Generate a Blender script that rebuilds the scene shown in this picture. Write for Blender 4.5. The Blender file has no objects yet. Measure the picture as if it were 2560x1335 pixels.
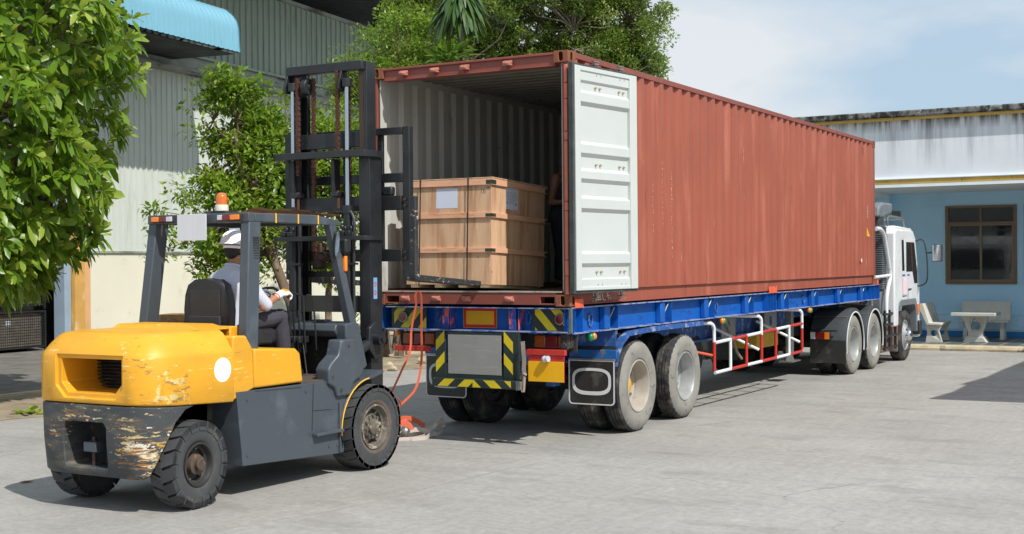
import bpy, bmesh, math, random
import numpy as np
from mathutils import Vector, Matrix, Euler
random.seed(7)
R = math.radians
scn = bpy.context.scene
col = scn.collection

# ------------------------------------------------------------------ camera, sky, sun, exposure
# world frame: X+ = right side of the trailer, Y+ = driving direction of the truck, Z up, metres
def make_camera():
    cam = bpy.data.cameras.new('camera'); o = bpy.data.objects.new('camera', cam); col.objects.link(o)
    yaw, pitch, roll = -0.518796253, -0.004011724, -0.008267455
    f = Vector((math.sin(yaw) * math.cos(pitch), math.cos(yaw) * math.cos(pitch), math.sin(pitch)))
    rt = Vector((math.cos(yaw), -math.sin(yaw), 0)); up = rt.cross(f)
    rt2 = rt * math.cos(roll) + up * math.sin(roll); up2 = rt2.cross(f)
    m = Matrix((rt2, up2, -f)).transposed().to_4x4(); m.translation = (6.026685, -11.720853, 1.9168)
    o.matrix_world = m
    cam.sensor_width = 36; cam.lens = 3264.092 / 2560 * 36
    cam.clip_start = .1; cam.clip_end = 2000
    scn.camera = o
make_camera()
SUN = Vector((1, -.42, 1.25)).normalized()
EL = math.asin(SUN.z)
w = bpy.data.worlds.new('World'); scn.world = w; w.use_nodes = True
def make_world():
    nt = w.node_tree; N = nt.nodes; L = nt.links; N.clear()
    out = N.new('ShaderNodeOutputWorld'); bg = N.new('ShaderNodeBackground'); L.new(bg.outputs[0], out.inputs[0])
    sky = N.new('ShaderNodeTexSky'); sky.sky_type = 'NISHITA'; sky.sun_disc = False
    sky.sun_elevation = EL; sky.sun_rotation = math.atan2(SUN.x, SUN.y); sky.air_density = 1.2; sky.dust_density = 1.0; sky.ozone_density = 2.5
    tc = N.new('ShaderNodeTexCoord'); mp = N.new('ShaderNodeMapping'); mp.inputs['Scale'].default_value = (1, 1, 2.6); mp.inputs['Location'].default_value = (.9, .62, .0)
    L.new(tc.outputs['Generated'], mp.inputs[0])
    n1 = N.new('ShaderNodeTexNoise'); n1.inputs['Scale'].default_value = 2.7; n1.inputs['Detail'].default_value = 9; n1.inputs['Roughness'].default_value = .52
    L.new(mp.outputs[0], n1.inputs[0])
    cr = N.new('ShaderNodeValToRGB'); cr.color_ramp.elements[0].position = .43; cr.color_ramp.elements[1].position = .60
    cr.color_ramp.elements[0].color = (0, 0, 0, 1); cr.color_ramp.elements[1].color = (1, 1, 1, 1)
    L.new(n1.outputs[0], cr.inputs[0])
    cl = N.new('ShaderNodeMix'); cl.data_type = 'RGBA'; L.new(cr.outputs[0], cl.inputs[0]); cl.inputs[6].default_value = (5.0, 6.6, 8.2, 1); cl.inputs[7].default_value = (8.5, 8.8, 9.1, 1)
    mx = N.new('ShaderNodeMix'); mx.data_type = 'RGBA'; mx.inputs[0].default_value = .86; L.new(sky.outputs[0], mx.inputs[6]); L.new(cl.outputs[2], mx.inputs[7])
    L.new(mx.outputs[2], bg.inputs[0]); bg.inputs[1].default_value = .1
make_world()
sl = bpy.data.lights.new('sun', 'SUN'); so = bpy.data.objects.new('sun', sl); col.objects.link(so)
sl.energy = 4.5; sl.angle = R(.53); sl.color = (1, .965, .91)
so.rotation_euler = SUN.to_track_quat('Z', 'Y').to_euler(); so.location = (30, -10, 40)
scn.view_settings.view_transform = 'Standard'; scn.view_settings.look = 'None'; scn.view_settings.exposure = 0; scn.view_settings.gamma = 1
scn.cycles.max_bounces = 6; scn.cycles.transparent_max_bounces = 6

# ------------------------------------------------------------------ helpers
def gz(y):                                   # the yard drains gently towards the office
    return -.0088 * min(max(y - 4, 0), 11)
def tag(o, label=None, cat=None, group=None, kind=None):
    if label: o['label'] = label
    if cat: o['category'] = cat
    if group: o['group'] = group
    if kind: o['kind'] = kind
    return o
def empty(name, loc, rz=0, label=None, cat=None, group=None):
    o = bpy.data.objects.new(name, None); o.empty_display_size = .3; col.objects.link(o)
    o.location = loc; o.rotation_euler.z = rz
    return tag(o, label, cat, group)
def wpos(o):
    p = Vector((0, 0, 0))
    while o: p += Vector(o.location); o = o.parent
    return p
def children(o): return [c for c in bpy.data.objects if c.parent == o]
def copy_tree(o, parent=None):
    c = o.copy(); col.objects.link(c)
    if parent is not None: c.parent = parent
    for ch in children(o): copy_tree(ch, c)
    return c
class MB:
    def __init__(s): s.v = []; s.f = []; s.mi = []; s.cur = 0
    def add(s, vs, fs):
        b = len(s.v); s.v += [tuple(p) for p in vs]
        for f in fs: s.f.append([b + i for i in f]); s.mi.append(s.cur)
        return s
    def box(s, x0, y0, z0, x1, y1, z1):
        x0, x1 = sorted((x0, x1)); y0, y1 = sorted((y0, y1)); z0, z1 = sorted((z0, z1))
        return s.add([(x0, y0, z0), (x1, y0, z0), (x1, y1, z0), (x0, y1, z0), (x0, y0, z1), (x1, y0, z1), (x1, y1, z1), (x0, y1, z1)],
                     [(3, 2, 1, 0), (4, 5, 6, 7), (0, 1, 5, 4), (1, 2, 6, 5), (2, 3, 7, 6), (3, 0, 4, 7)])
    def cb(s, cx, cy, cz, sx, sy, sz): return s.box(cx - sx / 2, cy - sy / 2, cz - sz / 2, cx + sx / 2, cy + sy / 2, cz + sz / 2)
    def hexa(s, p):                          # eight corners, bottom four counter-clockwise then top four
        return s.add(p, [(3, 2, 1, 0), (4, 5, 6, 7), (0, 1, 5, 4), (1, 2, 6, 5), (2, 3, 7, 6), (3, 0, 4, 7)])
    def bar(s, a, b, wd, th, side=(1, 0, 0)):    # rectangular bar from a to b; wd along side, th along the other
        a = Vector(a); b = Vector(b); d = (b - a).normalized(); u = Vector(side); u = (u - d * u.dot(d)).normalized(); v = d.cross(u)
        P = []
        for c in (a, b):
            for i, j in ((-1, -1), (1, -1), (1, 1), (-1, 1)): P.append(c + u * (i * wd / 2) + v * (j * th / 2))
        return s.add(P, [(3, 2, 1, 0), (4, 5, 6, 7), (0, 1, 5, 4), (1, 2, 6, 5), (2, 3, 7, 6), (3, 0, 4, 7)])
    def prism(s, poly, ax, a, b):            # poly of 2D points in the two other axes, extruded along ax from a to b
        n = len(poly); i = 'xyz'.index(ax)
        def P(q, c):
            l = list(q); l.insert(i, c); return tuple(l)
        area = sum(poly[k][0] * poly[(k + 1) % n][1] - poly[(k + 1) % n][0] * poly[k][1] for k in range(n))
        if (area < 0) != (ax == 'y'): poly = poly[::-1]
        a, b = sorted((a, b))
        vs = [P(q, a) for q in poly] + [P(q, b) for q in poly]
        return s.add(vs, [list(range(n))[::-1], list(range(n, 2 * n))] + [(k, (k + 1) % n, n + (k + 1) % n, n + k) for k in range(n)])
    def tube(s, pts, r, n=8, closed=False, sx=1, up=None):
        pts = [Vector(p) for p in pts]; m = len(pts); rr = r if hasattr(r, '__len__') else [r] * m
        T = []
        for i in range(m):
            if closed: t = (pts[(i + 1) % m] - pts[i - 1])
            else: t = pts[min(i + 1, m - 1)] - pts[max(i - 1, 0)]
            T.append(t.normalized())
        u = Vector(up) if up else (Vector((0, 0, 1)) if abs(T[0].z) < .9 else Vector((1, 0, 0)))
        vs = []
        for i in range(m):
            u = (u - T[i] * u.dot(T[i]))
            u = u.normalized() if u.length > 1e-6 else T[i].orthogonal().normalized()
            v = T[i].cross(u)
            for k in range(n):
                a = 2 * math.pi * k / n
                vs.append(pts[i] + u * (math.cos(a) * rr[i]) + v * (math.sin(a) * rr[i] * sx))
        fs = []
        for i in range(m if closed else m - 1):
            j = (i + 1) % m
            for k in range(n): fs.append((i * n + k, i * n + (k + 1) % n, j * n + (k + 1) % n, j * n + k))
        if not closed: fs += [list(range(n))[::-1], list(range((m - 1) * n, m * n))]
        return s.add(vs, fs)
    def cyl(s, a, b, r, n=16, r2=None): return s.tube([a, b], [r, r if r2 is None else r2], n)
    def lathe(s, prof, c, ax='x', n=32, a0=0, a1=360, caps=False):   # prof: (radius, offset along axis)
        c = Vector(c); i = 'xyz'.index(ax); A = Vector((0, 0, 0)); A[i] = 1; U = Vector((0, 0, 0)); U[(i + 1) % 3] = 1; V = A.cross(U)
        full = abs(a1 - a0) >= 360; m = n if full else n + 1
        vs = []
        for k in range(m):
            t = R(a0 + (a1 - a0) * k / n)
            for r, h in prof: vs.append(c + A * h + U * (math.cos(t) * r) + V * (math.sin(t) * r))
        p = len(prof); fs = []
        for k in range(n):
            q = (k + 1) % m
            for j in range(p - 1):
                fs.append((k * p + j, q * p + j, q * p + j + 1, k * p + j + 1))
        return s.add(vs, fs)
    def ell(s, c, rx, ry, rz, n=12, m=8, rot=None):
        c = Vector(c); vs = []; fs = []
        for i in range(m + 1):
            a = math.pi * i / m
            for k in range(n):
                b = 2 * math.pi * k / n
                p = Vector((rx * math.sin(a) * math.cos(b), ry * math.sin(a) * math.sin(b), rz * math.cos(a)))
                if rot: p = rot @ p
                vs.append(c + p)
        for i in range(m):
            for k in range(n): fs.append((i * n + k, (i + 1) * n + k, (i + 1) * n + (k + 1) % n, i * n + (k + 1) % n))
        return s.add(vs, fs)
    def grid(s, P):                          # P[i][j] rows of points
        a = len(P); b = len(P[0]); vs = [q for row in P for q in row]
        return s.add(vs, [(i * b + j, i * b + j + 1, (i + 1) * b + j + 1, (i + 1) * b + j) for i in range(a - 1) for j in range(b - 1)])
    def ribbon(s, pts, wv, wd, th=.003):     # flat webbing along pts; wv = width vector(s)
        pts = [Vector(p) for p in pts]; m = len(pts); vs = []
        for i, p in enumerate(pts):
            t = (pts[min(i + 1, m - 1)] - pts[max(i - 1, 0)]).normalized()
            u = Vector(wv[i] if isinstance(wv[0], (tuple, list, Vector)) else wv); u = (u - t * u.dot(t)).normalized(); nn = t.cross(u)
            for a, b in ((-1, -1), (1, -1), (1, 1), (-1, 1)): vs.append(p + u * (a * wd / 2) + nn * (b * th / 2))
        fs = [(3, 2, 1, 0)] + [(4 * i + k, 4 * i + (k + 1) % 4, 4 * i + 4 + (k + 1) % 4, 4 * i + 4 + k) for i in range(m - 1) for k in range(4)] + [tuple(4 * m - 4 + k for k in range(4))]
        return s.add(vs, fs)
    def xf(s, m, start=0):
        for i in range(start, len(s.v)): s.v[i] = tuple(m @ Vector(s.v[i]))
        return s
    def build(s, name, mats, parent=None, bevel=0, smooth=35, loc=None, seg=2, local=False, label=None, cat=None, group=None, kind=None, clean=False):
        me = bpy.data.meshes.new(name)
        off = Vector((0, 0, 0))
        if loc is not None: off = Vector(loc)
        if parent is not None and not local: off = wpos(parent) + (Vector(loc) if loc is not None else Vector((0, 0, 0)))
        if parent is not None and local: off = Vector((0, 0, 0))
        me.from_pydata([tuple(Vector(p) - off) for p in s.v], [], s.f)
        if not isinstance(mats, (list, tuple)): mats = [mats]
        for m in mats: me.materials.append(m)
        if len(mats) > 1: me.polygons.foreach_set('material_index', s.mi)
        bm = bmesh.new(); bm.from_mesh(me)
        if clean: bmesh.ops.remove_doubles(bm, verts=bm.verts, dist=1e-5)
        bmesh.ops.recalc_face_normals(bm, faces=bm.faces); bm.to_mesh(me); bm.free()
        o = bpy.data.objects.new(name, me); col.objects.link(o)
        if parent is not None: o.parent = parent
        if loc is not None: o.location = loc
        if smooth: me.shade_smooth(); me.set_sharp_from_angle(angle=R(smooth))
        if bevel:
            b = o.modifiers.new('bevel', 'BEVEL'); b.width = bevel; b.segments = seg; b.limit_method = 'ANGLE'; b.angle_limit = R(40); b.use_clamp_overlap = True
        return tag(o, label, cat, group, kind)
def cut(o, mbs, bevel=0, smooth=35):
    dg = bpy.context.evaluated_depsgraph_get(); tmp = []
    mods = [m for m in o.modifiers if m.type == 'BEVEL']
    bw = mods[0].width if mods else 0
    for m in mods: o.modifiers.remove(m)
    for mb in mbs:
        off = wpos(o)
        c = mb.build('cutter', bpy.data.materials[0], loc=None); c.location = (0, 0, 0); tmp.append(c)
        m = o.modifiers.new('b', 'BOOLEAN'); m.operation = 'DIFFERENCE'; m.solver = 'EXACT'; m.object = c
    bpy.context.view_layer.update(); dg = bpy.context.evaluated_depsgraph_get()
    me = bpy.data.meshes.new_from_object(o.evaluated_get(dg))
    for m in list(o.modifiers): o.modifiers.remove(m)
    old = o.data; o.data = me; me.name = old.name
    me.shade_smooth(); me.set_sharp_from_angle(angle=R(smooth))
    for c in tmp: bpy.data.objects.remove(c)
    if bevel or bw:
        b = o.modifiers.new('bevel', 'BEVEL'); b.width = bevel or bw; b.segments = 2; b.limit_method = 'ANGLE'; b.angle_limit = R(40)
    return o
def smoothpts(P, k=6):                       # Catmull-Rom through the points
    P = [Vector(p) for p in P]; out = []
    for i in range(len(P) - 1):
        a = P[max(i - 1, 0)]; b = P[i]; c = P[i + 1]; d = P[min(i + 2, len(P) - 1)]
        for j in range(k):
            t = j / k
            out.append(.5 * ((2 * b) + (c - a) * t + (2 * a - 5 * b + 4 * c - d) * t * t + (3 * b - a - 3 * c + d) * t ** 3))
    return out + [P[-1]]

# ------------------------------------------------------------------ materials
def sr(*c):                                   # sRGB 0-255 -> linear
    return tuple((x / 255 / 12.92 if x / 255 <= .04045 else ((x / 255 + .055) / 1.055) ** 2.4) for x in c) + (1,)
MATS = {}
def M(name, c, rough=.55, metal=0, var=.12, vs=2.5, bump=0, bs=40, wear=(), spec=.5, stretch=(1, 1, 1), coat=0, alpha=1, trans=0, rvar=.12, world=False):
    """procedural paint / metal / stone: base colour, large soft variation, wear layers = (colour, scale, (sx,sy,sz), low, high, rough)"""
    if name in MATS: return MATS[name]
    m = bpy.data.materials.new(name); m.use_nodes = True; nt = m.node_tree; N = nt.nodes; L = nt.links
    p = N['Principled BSDF']; p.inputs['Metallic'].default_value = metal; p.inputs['Specular IOR Level'].default_value = spec
    p.inputs['Coat Weight'].default_value = coat; p.inputs['Alpha'].default_value = alpha; p.inputs['Transmission Weight'].default_value = trans
    tc = N.new('ShaderNodeTexCoord'); geo = N.new('ShaderNodeNewGeometry')
    src = geo.outputs['Position'] if world else tc.outputs['Object']
    def noise(scale, st=(1, 1, 1), det=5, ro=.6, seed=0):
        mp = N.new('ShaderNodeMapping'); mp.inputs['Scale'].default_value = st; mp.inputs['Location'].default_value = (seed * 3.1, seed * 1.7, seed)
        L.new(src, mp.inputs[0]); n = N.new('ShaderNodeTexNoise'); n.inputs['Scale'].default_value = scale; n.inputs['Detail'].default_value = det; n.inputs['Roughness'].default_value = ro
        L.new(mp.outputs[0], n.inputs[0]); return n.outputs[0]
    def ramp(x, lo, hi, a=(0, 0, 0, 1), b=(1, 1, 1, 1)):
        r = N.new('ShaderNodeValToRGB'); r.color_ramp.elements[0].position = lo; r.color_ramp.elements[1].position = hi
        r.color_ramp.elements[0].color = a; r.color_ramp.elements[1].color = b; L.new(x, r.inputs[0]); return r.outputs[0]
    if len(c) == 3: c = tuple(c) + (1,)
    n0 = noise(vs, stretch)
    a = tuple(x * (1 - var) for x in c[:3]) + (1,); b = tuple(min(1, x * (1 + var)) for x in c[:3]) + (1,)
    cur = ramp(n0, .3, .7, a, b)
    rg = N.new('ShaderNodeMapRange'); rg.inputs[1].default_value = .3; rg.inputs[2].default_value = .7; rg.inputs[3].default_value = max(0, rough - rvar); rg.inputs[4].default_value = min(1, rough + rvar)
    L.new(noise(vs * 2.3, stretch, seed=3), rg.inputs[0]); curR = rg.outputs[0]
    for i, (wc, sc, st, lo, hi, wr) in enumerate(wear):
        if len(wc) == 3: wc = tuple(wc) + (1,)
        k = ramp(noise(sc, st, 8, .65, seed=5 + i * 2), lo, hi)
        mx = N.new('ShaderNodeMix'); mx.data_type = 'RGBA'; L.new(k, mx.inputs[0]); L.new(cur, mx.inputs[6]); mx.inputs[7].default_value = wc; cur = mx.outputs[2]
        mr = N.new('ShaderNodeMix'); mr.data_type = 'FLOAT'; L.new(k, mr.inputs[0]); L.new(curR, mr.inputs[2]); mr.inputs[3].default_value = wr; curR = mr.outputs[0]
    L.new(cur, p.inputs['Base Color']); L.new(curR, p.inputs['Roughness'])
    if bump:
        bn = N.new('ShaderNodeBump'); bn.inputs['Strength'].default_value = 1; bn.inputs['Distance'].default_value = bump
        L.new(noise(bs, stretch, 6, .6, 9), bn.inputs['Height']); L.new(bn.outputs[0], p.inputs['Normal'])
    MATS[name] = m; return m
def spot_wear(m, spots, c, sc, st, lo, hi, rough=.8, seed=31):
    """chips and scrapes gathered round spots = ((x,y,z) object coordinates, radius, strength)"""
    nt = m.node_tree; N = nt.nodes; L = nt.links; p = N['Principled BSDF']; old = p.inputs['Base Color'].links[0].from_socket; oldr = p.inputs['Roughness'].links[0].from_socket
    tc = N.new('ShaderNodeTexCoord'); mp = N.new('ShaderNodeMapping'); mp.inputs['Scale'].default_value = st; mp.inputs['Location'].default_value = (seed, seed * .7, seed * .3); L.new(tc.outputs['Object'], mp.inputs[0])
    n = N.new('ShaderNodeTexNoise'); n.inputs['Scale'].default_value = sc; n.inputs['Detail'].default_value = 8; n.inputs['Roughness'].default_value = .68; L.new(mp.outputs[0], n.inputs[0]); acc = n.outputs[0]
    for q, r, k in spots:
        d = N.new('ShaderNodeVectorMath'); d.operation = 'DISTANCE'; L.new(tc.outputs['Object'], d.inputs[0]); d.inputs[1].default_value = q
        mr = N.new('ShaderNodeMapRange'); mr.interpolation_type = 'SMOOTHSTEP'; mr.inputs[1].default_value = 0; mr.inputs[2].default_value = r; mr.inputs[3].default_value = k; mr.inputs[4].default_value = 0; L.new(d.outputs['Value'], mr.inputs[0])
        a = N.new('ShaderNodeMath'); a.operation = 'ADD'; L.new(acc, a.inputs[0]); L.new(mr.outputs[0], a.inputs[1]); acc = a.outputs[0]
    rp = N.new('ShaderNodeMapRange'); rp.inputs[1].default_value = lo; rp.inputs[2].default_value = hi; L.new(acc, rp.inputs[0])
    mx = N.new('ShaderNodeMix'); mx.data_type = 'RGBA'; L.new(rp.outputs[0], mx.inputs[0]); L.new(old, mx.inputs[6]); mx.inputs[7].default_value = c if len(c) == 4 else tuple(c) + (1,); L.new(mx.outputs[2], p.inputs['Base Color'])
    mr2 = N.new('ShaderNodeMix'); mr2.data_type = 'FLOAT'; L.new(rp.outputs[0], mr2.inputs[0]); L.new(oldr, mr2.inputs[2]); mr2.inputs[3].default_value = rough; L.new(mr2.outputs[0], p.inputs['Roughness'])
RUST = (.16, .065, .03); RUST2 = (.09, .035, .018)
def mats():
    M('dummy', (.5, .5, .5))
mats()
# ================================================================== the yard
def yard_material():
    m = bpy.data.materials.new('yard_concrete'); m.use_nodes = True; nt = m.node_tree; N = nt.nodes; L = nt.links; p = N['Principled BSDF']
    geo = N.new('ShaderNodeNewGeometry')
    def noise(sc, st=(1, 1, 1), det=8, ro=.6, seed=0):
        mp = N.new('ShaderNodeMapping'); mp.inputs['Scale'].default_value = st; mp.inputs['Location'].default_value = (seed * 7.1, seed * 2.7, 0); mp.inputs['Rotation'].default_value = (0, 0, .35 * seed)
        L.new(geo.outputs['Position'], mp.inputs[0]); n = N.new('ShaderNodeTexNoise'); n.inputs['Scale'].default_value = sc; n.inputs['Detail'].default_value = det; n.inputs['Roughness'].default_value = ro
        L.new(mp.outputs[0], n.inputs[0]); return n.outputs[0]
    def ramp(x, els):
        r = N.new('ShaderNodeValToRGB'); e = r.color_ramp.elements
        for i, (q, c) in enumerate(els):
            if i < 2: e[i].position = q; e[i].color = c
            else: k = e.new(q); k.color = c
        L.new(x, r.inputs[0]); return r.outputs[0]
    def mix(f, a, b, mode='MIX', k=None):
        x = N.new('ShaderNodeMix'); x.data_type = 'RGBA'; x.blend_type = mode
        if k is None: L.new(f, x.inputs[0])
        else: x.inputs[0].default_value = k
        L.new(a, x.inputs[6])
        if isinstance(b, tuple): x.inputs[7].default_value = b
        else: L.new(b, x.inputs[7])
        return x.outputs[2]
    base = ramp(noise(.45, ro=.55), [(.3, (.315, .302, .278, 1)), (.7, (.392, .377, .350, 1))])
    fine = ramp(noise(14, (1, 1, 1), 10, .75, 1), [(.30, (.60, .60, .60, 1)), (.60, (1.10, 1.10, 1.10, 1))])
    c = mix(None, base, fine, 'MULTIPLY', .55)
    brush = ramp(noise(2.2, (7, .6, 1), 8, .6, 2), [(.35, (.86, .86, .86, 1)), (.65, (1.06, 1.06, 1.06, 1))])
    c = mix(None, c, brush, 'MULTIPLY', .4)
    c = mix(ramp(noise(1.1, (1, 2, 1), 9, .62, 3), [(.52, (0, 0, 0, 1)), (.72, (.62, .62, .62, 1))]), c, (.21, .20, .18, 1))      # old stains
    c = mix(ramp(noise(9, (1, 1, 1), 4, .5, 4), [(.69, (0, 0, 0, 1)), (.75, (.6, .6, .6, 1))]), c, (.17, .16, .15, 1))        # spots
    c = mix(ramp(noise(3.1, (1, 1, 1), 7, .7, 6), [(.60, (0, 0, 0, 1)), (.72, (.5, .5, .5, 1))]), c, (.52, .50, .46, 1))        # chalky patches
    c = mix(ramp(noise(.9, (.25, 2.6, 1), 8, .6, 9), [(.55, (0, 0, 0, 1)), (.70, (.42, .42, .42, 1))]), c, (.24, .235, .225, 1))       # tyre smears along the lanes
    c = mix(ramp(noise(60, (1, 1, 1), 3, .6, 10), [(.66, (0, 0, 0, 1)), (.72, (.55, .55, .55, 1))]), c, (.56, .55, .52, 1))        # light grit
    c = mix(ramp(noise(38, (1, 1, 1), 3, .6, 11), [(.67, (0, 0, 0, 1)), (.73, (.6, .6, .6, 1))]), c, (.15, .145, .14, 1))        # dark grit
    # hairline cracks
    mp = N.new('ShaderNodeMapping'); mp.inputs['Scale'].default_value = (.33, .23, 1); L.new(geo.outputs['Position'], mp.inputs[0])
    wn = N.new('ShaderNodeTexNoise'); wn.inputs['Scale'].default_value = 1.5; wn.inputs['Detail'].default_value = 8; L.new(mp.outputs[0], wn.inputs[0])
    ad = N.new('ShaderNodeVectorMath'); ad.operation = 'MULTIPLY_ADD'; L.new(wn.outputs[1], ad.inputs[0]); ad.inputs[1].default_value = (.45, .45, 0); L.new(mp.outputs[0], ad.inputs[2])
    vo = N.new('ShaderNodeTexVoronoi'); vo.feature = 'DISTANCE_TO_EDGE'; vo.voronoi_dimensions = '2D'; vo.inputs['Scale'].default_value = .75; L.new(ad.outputs[0], vo.inputs[0])
    crk = ramp(vo.outputs[0], [(0, (1, 1, 1, 1)), (.0042, (0, 0, 0, 1))])
    msk = N.new('ShaderNodeMath'); msk.operation = 'MULTIPLY'; L.new(crk, msk.inputs[0]); L.new(ramp(noise(.6, seed=5), [(.45, (0, 0, 0, 1)), (.6, (.6, .6, .6, 1))]), msk.inputs[1])
    c = mix(msk.outputs[0], c, (.12, .115, .105, 1))
    # saw-cut joints: two long ones
    sx = N.new('ShaderNodeSeparateXYZ'); L.new(geo.outputs['Position'], sx.inputs[0])
    def line(axis, at, hw):
        a = N.new('ShaderNodeMath'); a.operation = 'SUBTRACT'; L.new(sx.outputs[axis], a.inputs[0]); a.inputs[1].default_value = at
        if axis == 0 or axis == 1:
            wob = N.new('ShaderNodeMath'); wob.operation = 'MULTIPLY_ADD'; L.new(noise(3, det=3, seed=7), wob.inputs[0]); wob.inputs[1].default_value = .03; L.new(a.outputs[0], wob.inputs[2]); a = wob
        b = N.new('ShaderNodeMath'); b.operation = 'ABSOLUTE'; L.new(a.outputs[0], b.inputs[0])
        d = N.new('ShaderNodeMath'); d.operation = 'LESS_THAN'; L.new(b.outputs[0], d.inputs[0]); d.inputs[1].default_value = hw; return d.outputs[0]
    for axis, at in ((0, -3.1), (1, .35), (1, 6.5), (1, 12.6), (0, 9.8)):
        f = line(axis, at, .006); q = N.new('ShaderNodeMath'); q.operation = 'MULTIPLY'; q.inputs[1].default_value = .45; L.new(f, q.inputs[0]); c = mix(q.outputs[0], c, (.14, .13, .12, 1))
    L.new(c, p.inputs['Base Color']); p.inputs['Roughness'].default_value = .85; p.inputs['Specular IOR Level'].default_value = .3
    bn = N.new('ShaderNodeBump'); bn.inputs['Distance'].default_value = .006; bn.inputs['Strength'].default_value = .8; L.new(noise(30, det=10, ro=.7, seed=8), bn.inputs['Height']); L.new(bn.outputs[0], p.inputs['Normal'])
    return m
def build_ground():
    xs = [-400, -60, -30, -16, -8, 0, 8, 20, 60, 400]; ys = [-400, -60, -20, -8, 4, 6, 9, 12, 15, 30, 60, 400]
    MB().grid([[(x, y, gz(y)) for x in xs] for y in ys]).build('ground', yard_material(), smooth=60, kind='structure')
build_ground()
M('soil', sr(150, 135, 112), rough=.95, var=.3, vs=1.3, bump=.03, bs=9, wear=[((.12, .09, .06), 3, (1, 1, 1), .55, .7, .95), ((.05, .08, .02), 7, (1, 1, 1), .66, .72, .9)], world=True)
M('paving', (.075, .07, .066), rough=.8, var=.3, vs=2, bump=.01, bs=20, wear=[((.16, .15, .14), 3, (1, 1, 1), .5, .75, .9)], world=True)
M('kerb', sr(190, 175, 145), rough=.9, var=.2, vs=3, bump=.01, bs=15, wear=[((.12, .1, .08), 5, (1, 1, 1), .58, .7, .9)], world=True)
# ================================================================== shipping container (rear opening at Y=0, right side at X=0)
ZC = 1.46; HC = 2.591; ZT = ZC + HC; LC = 12.192; WC = 2.438
M('cont_red', sr(154, 84, 65), rough=.5, var=.07, vs=.8, bump=.0015, bs=30, spec=.4,
  wear=[(sr(182, 112, 92), 1.4, (3, 3, .35), .52, .76, .7), (sr(222, 180, 160), 26, (1, .8, .09), .69, .73, .8), (RUST, 11, (1, 1, .3), .70, .76, .9), (sr(120, 58, 46), 2.2, (1, 4, .4), .62, .75, .6)])
M('cont_frame', sr(134, 72, 60), rough=.55, var=.1, vs=3, bump=.001, wear=[(RUST, 9, (1, 1, 1), .63, .72, .9), (sr(190, 130, 110), 14, (1, 1, 1), .68, .74, .8)])
M('cont_rust', sr(140, 84, 58), rough=.8, var=.25, vs=8, bump=.002, bs=60, wear=[(RUST, 14, (1, 1, 1), .5, .62, .95)])
M('cont_inner', sr(192, 192, 184), rough=.6, var=.05, vs=1, wear=[(sr(120, 112, 100), 3, (1, 1, .4), .6, .8, .8), (RUST, 20, (1, 1, .4), .72, .76, .9), (sr(60, 58, 55), 6, (1, 1, 3), .70, .76, .8)])
M('cont_floor', sr(76, 58, 44), rough=.8, var=.3, vs=4, stretch=(6, .4, 1), wear=[((.03, .025, .02), 5, (1, 1, 1), .55, .7, .9)])
M('door_white', sr(196, 200, 196), rough=.42, var=.03, vs=2, wear=[(sr(170, 165, 150), 5, (1, 1, .3), .66, .8, .6), (RUST, 30, (1, 1, .5), .745, .77, .9)])
M('gasket', (.05, .06, .058), rough=.7, var=.3, vs=9, wear=[(sr(120, 130, 128), 12, (1, 1, .2), .58, .7, .8)])
M('galv', sr(150, 150, 145), rough=.45, metal=.7, var=.2, vs=9)
M('bolt', sr(168, 160, 136), rough=.5, var=.3, vs=30)
M('cont_ceiling', sr(128, 126, 120), rough=.7, var=.15, vs=1.5, wear=[(RUST2, 6, (1, 1, 1), .62, .72, .9)])  # ceiling greyed below the inner wall paint: interior shade put into its colour
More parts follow.
